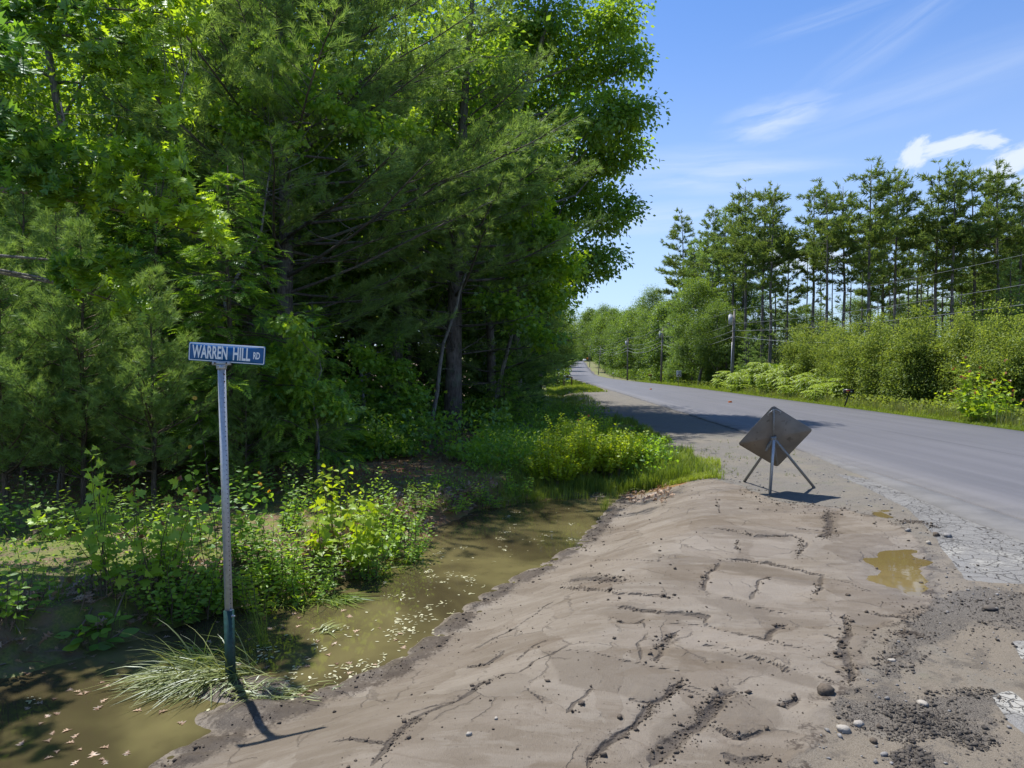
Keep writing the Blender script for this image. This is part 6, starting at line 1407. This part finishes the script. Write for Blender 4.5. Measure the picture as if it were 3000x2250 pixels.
# grassy swale at the left
sw_d = lambda x, y: np.clip(fbm(x, y, .6, 3, 3.)*1.8-.15, .15, 1)
grass_field('swale_grass', 'grass_blade', 17000, reg_u(-7.0, -3.0, 14.2, 75, -1, 1.2), lambda x, y: .06+.62*fbm(x, y, .9, 4, 2.)**1.6-.10*sstep(x-road_x(y)+HALF, -4.6, -3.2), .030, dens=lambda x, y: np.clip(3.0*fbm(x, y, .8, 4, 3.)-1.0, .04, 1)*(poly_sd(x, y, pw) > .1), nb=9, seed=5, tint=.40)
grass_field('roadside_grass', 'grass_blade', 3800, reg_u(-6, -.7, 60, 400, -1, 1.0), lambda x, y: .32+0*x, .09, nb=7, seed=6, tint=.7)
grass_field('ditch_head_grass', 'grass_blade', 4200, lambda g_, n: (g_.uniform(-1.2, 4.2, n), g_.uniform(12.4, 17.5, n)), lambda x, y: .10+.34*fbm(x, y, 1.0, 3, 6.), .022, dens=lambda x, y: (poly_sd(x, y, WPOLY) > -.15)*(poly_sd(x, y, MUD) > .12)*sstep(x, -1.0, .6)*np.clip(2.4*fbm(x, y, 1.3, 3, 1.)-.5, 0, 1), nb=10, seed=7, tint=.55, lean=.7)
grass_field('shoulder_grass', 'grass_blade', 3600, lambda g_, n: (lambda q: (q[:, 0], q[:, 1]))(np.array([GG(a, b) for a, b in zip(g_.uniform(1830, 2110, n), g_.uniform(1345, 1425, n))])), lambda x, y: .12+0*x, .05, dens=lambda x, y: np.clip(2.2*fbm(x, y, 1.4, 3)-.55, 0, 1)*(poly_sd(x, y, MUD) > .05), nb=8, seed=8, tint=.95, lean=.9)
grass_field('shoulder_tufts', 'dry_grass', 420, lambda g_, n: (lambda q: (q[:, 0], q[:, 1]))(np.array([GG(a, b) for a, b in zip(g_.uniform(2040, 2330, n), g_.uniform(1290, 1400, n))])), lambda x, y: .08+0*x, .05, dens=lambda x, y: (fbm(x, y, 1.5, 3) > .56)*1.0, nb=7, seed=9, tint=.3, lean=.9)
# bank ground cover
leftof = lambda x, y: (x < np.interp(y, MIDY, MIDX))*(poly_sd(x, y, WPOLY) > .03)
bank_reg = lambda g_, n: (lambda t, d: (t*d, d))(g_.uniform(-.95, .02, n), 5.5+8.5*g_.random(n)**1.0)
grass_field('bank_grass', 'grass_blade', 1100, bank_reg, lambda x, y: .22+.1*fbm(x, y, 1, 2), .020, dens=lambda x, y: leftof(x, y)*(fbm(x, y, .9, 3, 4.) > .52)*(poly_sd(x, y, WPOLY) < 1.2), nb=9, seed=10, tint=.45, lean=.8)
field('moss_cover', 'bank_leaf', SIMPLE, 60000, bank_reg, .020, dens=lambda x, y: leftof(x, y)*np.clip(fbm(x, y, 1.4, 3, 2.)*2.6-.75, 0, 1)*(poly_sd(x, y, WPOLY) > .35), lift=.03, spread=1.3, seed=11, tint=.25)
field('bank_herbs', 'bank_leaf', OVAL, 9000, bank_reg, .055, dens=lambda x, y: leftof(x, y)*(fbm(x, y, .8, 3, 7.) > .47)*(poly_sd(x, y, WPOLY) < 3.2), lift=.30, spread=1.1, seed=12, tint=.5)
field('dead_leaves', 'dead_leaf', OAK, 5200, bank_reg, .11, dens=lambda x, y: leftof(x, y)*np.clip(1.15-poly_sd(x, y, WPOLY)/.8, .04, 1)*(poly_sd(x, y, WPOLY) > .02)*np.clip(3*fbm(x, y, 1.2, 3)-.8, .1, 1), spread=1.0, axis=(1, 0, .05), seed=13, lift=.03, tint=.5, tv=.3)
field('dead_leaves_head', 'dead_leaf', OAK, 260, lambda g_, n: (lambda q: (q[:, 0], q[:, 1]))(np.array([GG(a, b) for a, b in zip(g_.uniform(1830, 1960, n), g_.uniform(1400, 1475, n))])), .10, spread=1., axis=(1, 0, .05), seed=14, lift=.03, tint=.75, tv=.2)
field('forest_litter', 'dead_leaf', SIMPLE, 12000, lambda g_, n: (g_.uniform(-13, .5, n), g_.uniform(12, 24, n)), .06, dens=lambda x, y: leftof(x, y)*1., spread=1.0, axis=(1, 0, .02), seed=15, tint=.2)
wood_reg = lambda g_, n: (lambda t, d: (t*d, d))(g_.uniform(-.95, .0, n), 13+21*g_.random(n))
field('undergrowth', 'crown_leaf', SIMPLE, 60000, wood_reg, .13, dens=lambda x, y: np.clip(fbm(x, y, .55, 3, 5.)*3-1.05, 0, 1)*(y > 15.0+3*fbm(x, y, .3, 2)), lift=1.1, spread=1.2, seed=16, tint=.35, axis=(0, 0, .4))
field('wood_backdrop_leaves', 'far_leaf', SIMPLE, 70000, lambda g_, n: (g_.uniform(-34, 1.5, n), g_.uniform(30, 46, n)), .34, dens=lambda x, y: (x < road_x(y)-HALF-6.5)*1., lift=9, spread=1.2, seed=17, tint=.25, axis=(0, 0, .2))
field('swale_plants', 'bank_leaf', SIMPLE, 26000, reg_u(-8.6, -3.9, 14.5, 40, -1, 1.2), .085, dens=lambda x, y: np.clip(3.4*fbm(x, y, .7, 4, 8.)-1.4, 0, 1), lift=.60, spread=1.2, seed=18, tint=.45)

# ------------------------------------------------------------------ loose earth, stones, floating scraps
def lump(seed, flat=.7):
    g_ = np.random.default_rng(seed); V = np.array([(1, 0, 0), (-1, 0, 0), (0, 1, 0), (0, -1, 0), (0, 0, 1), (0, 0, -1)], float)*(.65+.6*g_.random((6, 1)))+g_.normal(size=(6, 3))*.12; V[:, 2] *= flat
    return V, np.array([(0, 2, 4), (2, 1, 4), (1, 3, 4), (3, 0, 4), (2, 0, 5), (1, 2, 5), (3, 1, 5), (0, 3, 5)])
LUMPS = [lump(s) for s in range(5)]
def crumbs(name, mat, XY, size, seed, tint=.5, sink=.25):
    g_ = np.random.default_rng(seed); XY = np.asarray(XY); N = len(XY); Z = zfine(XY[:, 0], XY[:, 1]); o = Geo(); sz = size*(.45+g_.pareto(3.2, N)*1.0).clip(.4, 3.0); w_ = g_.integers(0, 5, N); ax_ = rdir(N, g_)*[1, 1, .4]
    for q in range(5):
        m = w_ == q; o.scatter(LUMPS[q], frames(ax_[m]+1e-3, np.array([0, 0, 1.])+g_.normal(size=(m.sum(), 3))*.3), np.stack([XY[m, 0], XY[m, 1], Z[m]+sz[m]*sink], 1), sz[m], .5+0*sz[m])
    o = o.build(name, mat); o['kind'] = 'stuff'; return o
g_ = np.random.default_rng(71); pts = []
for pl, wd, dp, st, crumb in CR:
    a = np.array(pl); seg = np.linalg.norm(np.diff(a, axis=0), axis=1); L = seg.sum(); n = int(L*crumb*190)
    if n:
        t = g_.random(n)*L; cum = np.concatenate([[0], np.cumsum(seg)]); q = np.stack([np.interp(t, cum, a[:, k]) for k in (0, 1)], 1); keep = fbm(q[:, 0], q[:, 1], 5., 3) > .42; q = q[keep]+g_.normal(size=(keep.sum(), 2))*wd*(.5+.5*crumb); pts.append(q)
X = g_.uniform(-4, 3, 60000); Y = g_.uniform(3, 14.5, 60000); s_ = poly_sd(X, Y, WPOLY); k = (X > np.interp(Y, MIDY, MIDX)) & (s_ > -.03) & (g_.random(60000) < np.exp(-((s_-.08)/.16)**2)*.6*np.clip(fbm(X, Y, 3., 3)*2.4-.5, 0, 1)); pts.append(np.stack([X[k], Y[k]], 1))
X = g_.uniform(-3, 6, 5200); Y = 3+11*g_.random(5200)**1.5; k = (poly_sd(X, Y, MUD) < 0) & (poly_sd(X, Y, WPOLY) > .1) & (g_.random(5200) < np.clip(fbm(X, Y, .9, 4, 3.)*3.2-1.45, .03, .8)); pts.append(np.stack([X[k], Y[k]], 1))
X = g_.uniform(.5, 8, 16000); Y = g_.uniform(3.5, 14, 16000); sm = poly_sd(X, Y, MUD); k = (np.abs(sm) < .35) & (X > 1.5) & (g_.random(16000) < np.clip(fbm(X, Y, 1.8, 3, 3.)*3.2-1.2, 0, .9)); pts.append(np.stack([X[k], Y[k]], 1))
crumbs('mud_crumbs', 'clod', np.concatenate(pts), .0095, 72)
pts = []
for i, pl in enumerate(CRUMB[:3]):
    a = np.array(pl); lo, hi = a.min(0), a.max(0); n = (9000, 9000, 2600)[i]; X = g_.uniform(lo[0], hi[0], n); Y = g_.uniform(lo[1], hi[1], n); k = (poly_sd(X, Y, pl) < .05) & (g_.random(n) < np.clip(fbm(X, Y, 2.2, 4, 5.)*3-.9, .04, 1) if i != 2 else poly_sd(X, Y, pl) < 0); pts.append(np.stack([X[k], Y[k]], 1))
X = g_.uniform(1.5, 6.5, 9000); Y = g_.uniform(3.2, 10, 9000); k = (poly_sd(X, Y, MUD) > -.1) & (g_.random(9000) < np.clip(fbm(X, Y, 1.1, 4, 8.)*3-1.1, .03, 1)); pts.append(np.stack([X[k], Y[k]], 1))
crumbs('asphalt_crumbs', 'asphalt_crumb', np.concatenate(pts), .0075, 73)
X = g_.uniform(1.5, 9, 14000); Y = 3.2+14*g_.random(14000)**1.2; k = (poly_sd(X, Y, MUD) > .05) & (X < road_x(Y)-HALF-.3) & (poly_sd(X, Y, PAVE) > 0) & (g_.random(14000) < np.clip(fbm(X, Y, 1.4, 3, 9.)*3-.9, .1, 1))
crumbs('gravel', 'grey_stone', np.stack([X[k], Y[k]], 1), .010, 74)
# stones and clods one can point to
def stone(px, py, w_px, name, mat, label, cat, seed, flat=.6, group=None):
    q = ground_at(px, py); z = zf1(q[0], q[1]); r = w_px/FPX*q[1]/2; g_ = np.random.default_rng(seed); e = Geo(); n1, n2 = 7, 5; V = [(0, 0, 1)]; F = []
    for i in range(1, n2):
        for j in range(n1): a = 2*PI*(j+.5*(i % 2))/n1; b = PI*i/n2; V.append((math.sin(b)*math.cos(a), math.sin(b)*math.sin(a), math.cos(b)))
    V.append((0, 0, -1)); V = np.array(V)*(.78+.44*g_.random((len(V), 1)))*[1, .8, flat]
    for j in range(n1): F += [(0, 1+j, 1+(j+1) % n1), (len(V)-1, 1+(n2-2)*n1+(j+1) % n1, 1+(n2-2)*n1+j)]
    for i in range(n2-2):
        for j in range(n1): a, b, c, d = 1+i*n1+j, 1+i*n1+(j+1) % n1, 1+(i+1)*n1+(j+1) % n1, 1+(i+1)*n1+j; F += [(a, d, c), (a, c, b)]
    e.add(V*r@Rz(g_.random()*6).T, F); o = e.build(name, mat); o.location = (q[0], q[1], z+r*flat*.35); tag(o, label, cat, group); return o
gs = 'stones and clods on the wet ground'
for i, (px, py, w_, nm, mt, lb, fl) in enumerate((
    (2471, 2143, 44, 'stone', 'pale_stone', 'pale flat stone at the left of the two stones in the black grit', .55), (2514, 2128, 34, 'stone', 'pale_stone', 'smaller pale stone just right of the flat one in the grit', .6), (2703, 2063, 40, 'stone', 'pale_stone', 'flat white stone chip lying on the black grit', .3),
    (1374, 2155, 20, 'stone', 'pale_stone', 'white pebble alone on the mud near the bottom of the view', .7), (1453, 2108, 13, 'stone', 'pale_stone', 'tiny white pebble above the larger white one on the mud', .7), (1815, 2104, 22, 'clod', 'clod', 'dark lump of earth alone on the smooth mud', .7),
    (2420, 2032, 56, 'clod', 'clod', 'large rough clod of mud near the edge of the grit', .7), (2776, 1573, 30, 'stone', 'grey_stone', 'grey stone at the right side of the mud above the puddle', .6), (2742, 1570, 26, 'clod', 'clod', 'dark clod left of the grey stone above the puddle', .6), (2900, 1785, 44, 'asphalt_chunk', 'asphalt_crumb', 'dark flat chunk of asphalt on the gravel at the right', .4),
    (2720, 1588, 20, 'stone', 'pale_stone', 'small pale stone by the upper right edge of the puddle', .7), (2660, 1560, 18, 'stone', 'grey_stone', 'small stone above the puddle', .7), (1445, 2138, 10, 'clod', 'clod', 'small clod between the two white pebbles', .7), (2614, 1939, 26, 'stone', 'pale_stone', 'flat pale stone at the dark muddy rim below the puddle', .4),
    (1370, 1312, 34, 'stone', 'grey_stone', 'grey rounded rock on the mossy clearing', .7), (1352, 1309, 20, 'stone', 'grey_stone', 'small rock left of the rounded one in the clearing', .7), (1020, 2250, 16, 'clod', 'clod', 'clod at the bottom edge of the mud', .7), (2590, 2215, 26, 'stone', 'grey_stone', 'grey stone beside the pile of black grit at the bottom', .6), (2560, 2175, 26, 'clod', 'clod', 'brown clod among the black grit', .7))):
    stone(px, py, w_, nm, mt, lb, 'stone' if nm != 'clod' else 'clod of earth', 500+i, fl, gs)
# floating leaves and flower scraps
DISC = (np.array([(math.cos(a)*(.8+.35*((k*7) % 3)/2), math.sin(a)*(.8+.35*((k*5) % 3)/2), 0) for k, a in enumerate(np.linspace(0, 2*PI, 7)[:-1])]+[(0, 0, .05)]), np.array([(k, (k+1) % 6, 6) for k in range(6)]))
g_ = np.random.default_rng(88); pts = []
for cx, cy, sx, sy, n in ((950, 2000, 60, 22, 90), (1010, 1955, 110, 35, 60), (1180, 1860, 90, 25, 90), (1280, 1770, 120, 30, 100), (1420, 1640, 150, 35, 110), (1550, 1560, 110, 28, 90), (1080, 1850, 80, 18, 50), (1330, 1700, 60, 20, 60), (700, 1920, 150, 30, 60), (900, 2040, 90, 14, 110), (1130, 1950, 50, 20, 60), (1640, 1500, 120, 15, 60), (1200, 1810, 40, 14, 50), (1650, 1580, 70, 16, 60), (560, 2000, 160, 40, 40)):
    q = np.array([G(cx+sx*a, cy+sy*b, WATER_Z)[:2] for a, b in g_.normal(size=(int(n*.6), 2))]); q = q+.05*g_.normal(size=q.shape); ce = q[g_.integers(0, len(q), max(3, len(q)//6))]; q = np.concatenate([q[:len(q)//3], ce[g_.integers(0, len(ce), len(q))]+.045*g_.normal(size=q.shape)]); pts.append(q)
q = np.concatenate(pts); q = q[poly_sd(q[:, 0], q[:, 1], WPOLY) < .05]; q = q[zfine(q[:, 0], q[:, 1]) < WATER_Z+.01]; N = len(q); o = Geo()
o.scatter(DISC, frames(rdir(N, g_)*[1, 1, .02]+1e-4, np.array([0, 0, 1.])+g_.normal(size=(N, 3))*.03), np.stack([q[:, 0], q[:, 1], np.full(N, WATER_Z+.006)], 1), np.stack([.004+.014*g_.random(N)**1.5, .007+.024*g_.random(N)**1.5, np.full(N, .01)], 1), g_.random(N))
o = o.build('floating_scraps', 'floating_leaf'); o['kind'] = 'stuff'
q = np.array([G(a, b, WATER_Z)[:2] for a, b in zip(g_.uniform(60, 1200, 150), g_.uniform(1780, 2230, 150))]); q = q[poly_sd(q[:, 0], q[:, 1], WPOLY) < -.05]; N = len(q); o = Geo()
o.scatter(OAK, frames(rdir(N, g_)*[1, 1, .02]+1e-4, np.array([0, 0, 1.])+g_.normal(size=(N, 3))*.06), np.stack([q[:, 0], q[:, 1], np.full(N, WATER_Z+.007)], 1), .05+.05*g_.random(N), g_.random(N))
o = o.build('floating_leaves', 'dead_leaf'); o['kind'] = 'stuff'

# grass beaten down round the foot of the sign post, and other single clumps
def blades(name, label, px, py, n, L, dirv, spread, mat, seed, wob=.35, up=.5, w_=.006, tint=.5, z0=None, cat='grass clump', fall=-1.4, r=(.25, .12)):
    g_ = np.random.default_rng(seed); q = ground_at(px, py); z = zf1(q[0], q[1]) if z0 is None else z0; root = np.array([q[0], q[1], z]); o = Geo()
    for k in range(n):
        b = np.array([g_.normal()*r[0], g_.normal()*r[1], 0]); b[2] = max(float(zfine(root[:1]+b[0], root[1:2]+b[1])[0]), WATER_Z)-z-.01
        d = nrm(np.array([dirv[0]+g_.normal()*spread, dirv[1]+g_.normal()*spread, up*g_.uniform(.3, 1.3)])); Lk = L*g_.uniform(.5, 1.1); c = curve(b, d, Lk, 6, (0, 0, fall), wob*.12, g_)
        lo = np.maximum(zfine(c[:, 0]+root[0], c[:, 1]+root[1]), WATER_Z)-z+.006+.03*g_.random(); c[1:, 2] = np.maximum(c[1:, 2], lo[1:]); s = nrm(np.cross(nrm(c[-1]-c[0]), [0, 0, 1.])+g_.normal(size=3)*.3)*w_*g_.uniform(.5, 1.2)
        wv = np.array([.8, 1, .95, .8, .5, .05])[:, None]; V = np.concatenate([c-s*wv, c+s*wv]); F = []
        for i in range(5): F += [(i, i+6, i+7), (i, i+7, i+1)]
        o.add(V, F, np.clip(tint+.2*g_.normal(), 0, 1))
    o = o.build(name, mat); o.location = tuple(root); tag(o, label, cat); return o
blades('grass_clump', 'clump of pale beaten-down grass round the foot of the street sign post', 635, 2050, 560, .66, (-.85, -.55), .42, 'dry_grass', 1, up=.8, tint=.30, r=(.17, .10), fall=-1.1)
blades('grass_clump', 'broad bright reed leaves arching left of the street sign foot', 600, 2015, 90, .42, (-.9, .1), .5, 'grass_blade', 2, up=.9, tint=.9, w_=.009, r=(.10, .08))
blades('grass_clump', 'loose grass lying on the dark muddy rim right of the post', 760, 2060, 120, .30, (.8, .1), .6, 'dry_grass', 3, up=.4, tint=.35, r=(.2, .08))
blades('rush_clump', 'thin upright rushes in the water right of the street sign post', 770, 1965, 46, .75, (-.22, -.05), .16, 'grass_blade', 4, up=1.2, tint=.3, w_=.003, fall=-.1, r=(.03, .03), z0=WATER_Z)
blades('grass_clump', 'green grass trailing flat on the water below the bank', 960, 1790, 120, .55, (.9, -.2), .35, 'grass_blade', 5, up=.25, tint=.35, r=(.15, .06), z0=WATER_Z+.01)
blades('grass_clump', 'grass tuft hanging over the dark bank below the goldenrod', 850, 1775, 130, .36, (.1, -.5), .6, 'grass_blade', 6, up=1.1, tint=.6)
blades('grass_clump', 'drooping grass tuft on the bank below the bright maple bush', 1060, 1665, 150, .45, (.3, -.5), .6, 'grass_blade', 7, up=1.1, tint=.5)
blades('grass_clump', 'flat reed leaves floating in the middle of the ditch', 940, 1915, 30, .30, (.7, .5), .35, 'dry_grass', 8, up=.15, tint=.6, r=(.05, .03), z0=WATER_Z+.01)
blades('grass_clump', 'pale grass hanging into the water at the head of the ditch', 1800, 1440, 200, .40, (-.3, -.7), .5, 'dry_grass', 9, up=.5, tint=.55, r=(.3, .12))
# twigs
def twig(label, pts, r, seed, mat='litter_twig'):
    q = [ground_at(a, b) for a, b in pts]; c = np.array([[a[0], a[1], max(zf1(a[0], a[1]), WATER_Z)+h] for a, (_, _, h) in zip(q, [(0, 0, .02)]*len(q))]); o = Geo(); n = 9; k = np.linspace(0, 1, len(c)); t = np.linspace(0, 1, n); L = np.stack([np.interp(t, k, c[:, i]) for i in range(3)], 1); L[:, 2] += .03*np.sin(t*PI); g_ = np.random.default_rng(seed); L[1:-1] += g_.normal(size=(n-2, 3))*.008; L0 = L[0].copy(); o.tube(L-L0, np.linspace(r, r*.3, n), 5, tint=.8); o = o.build('fallen_twig', mat); o.location = tuple(L0); tag(o, label, 'twig')
twig('pale forked twig lying down the dark bank at the lower left', [(270, 1790), (200, 1850), (130, 1900)], .010, 1)
twig('thin twig beside the forked one on the dark bank', [(260, 1800), (190, 1870), (145, 1915)], .006, 2)
twig('pale bent stick at the water edge left of the post', [(395, 1850), (420, 1872), (455, 1885)], .007, 3)
twig('dark stick standing at the water edge by the head of the ditch', [(1748, 1475), (1745, 1490)], .012, 4)

# brush under the roadside trees
field('roadside_brush', 'far_leaf', SIMPLE, 42000, lambda g_, n: (lambda y: (road_x(y)+HALF+g_.uniform(4.6, 9, n), y))(1/(1/420+(1/58-1/420)*g_.random(n))), .34, lift=2.6, seed=40, spread=1.2, tint=.55, axis=(0, 0, .4), tv=.2)
field('roadside_brush', 'far_leaf', SIMPLE, 16000, lambda g_, n: (lambda y: (road_x(y)-HALF-g_.uniform(2.6, 7.5, n), y))(1/(1/420+(1/75-1/420)*g_.random(n))), .32, dens=lambda x, y: (np.abs(y-84) > 9)*1., lift=2.2, seed=41, spread=1.2, tint=.5, axis=(0, 0, .4), tv=.2)
# fallen leaves thick along the cut bank, twigs of old wood among them
field('bank_litter', 'dead_leaf', OAK, 30000, lambda g_, n: (g_.uniform(-7.5, 0, n), g_.uniform(4.5, 13.5, n)), .10, dens=lambda x, y: leftof(x, y)*(poly_sd(x, y, WPOLY) < 1.1)*np.clip(3.2*fbm(x, y, 1.6, 3, 4.)-1.0, .05, 1)*.55, spread=1.0, axis=(1, 0, .08), seed=51, lift=.04, tint=.62, tv=.28)
field('bank_twigs', 'litter_twig', (NARROW[0]*[.18, 1, 1], NARROW[1]), 5000, lambda g_, n: (g_.uniform(-7.5, 0, n), g_.uniform(4.5, 13.5, n)), .30, dens=lambda x, y: leftof(x, y)*(poly_sd(x, y, WPOLY) < 1.0)*.5, spread=1.0, axis=(1, 0, .12), seed=52, lift=.05, tint=.7, tv=.2)
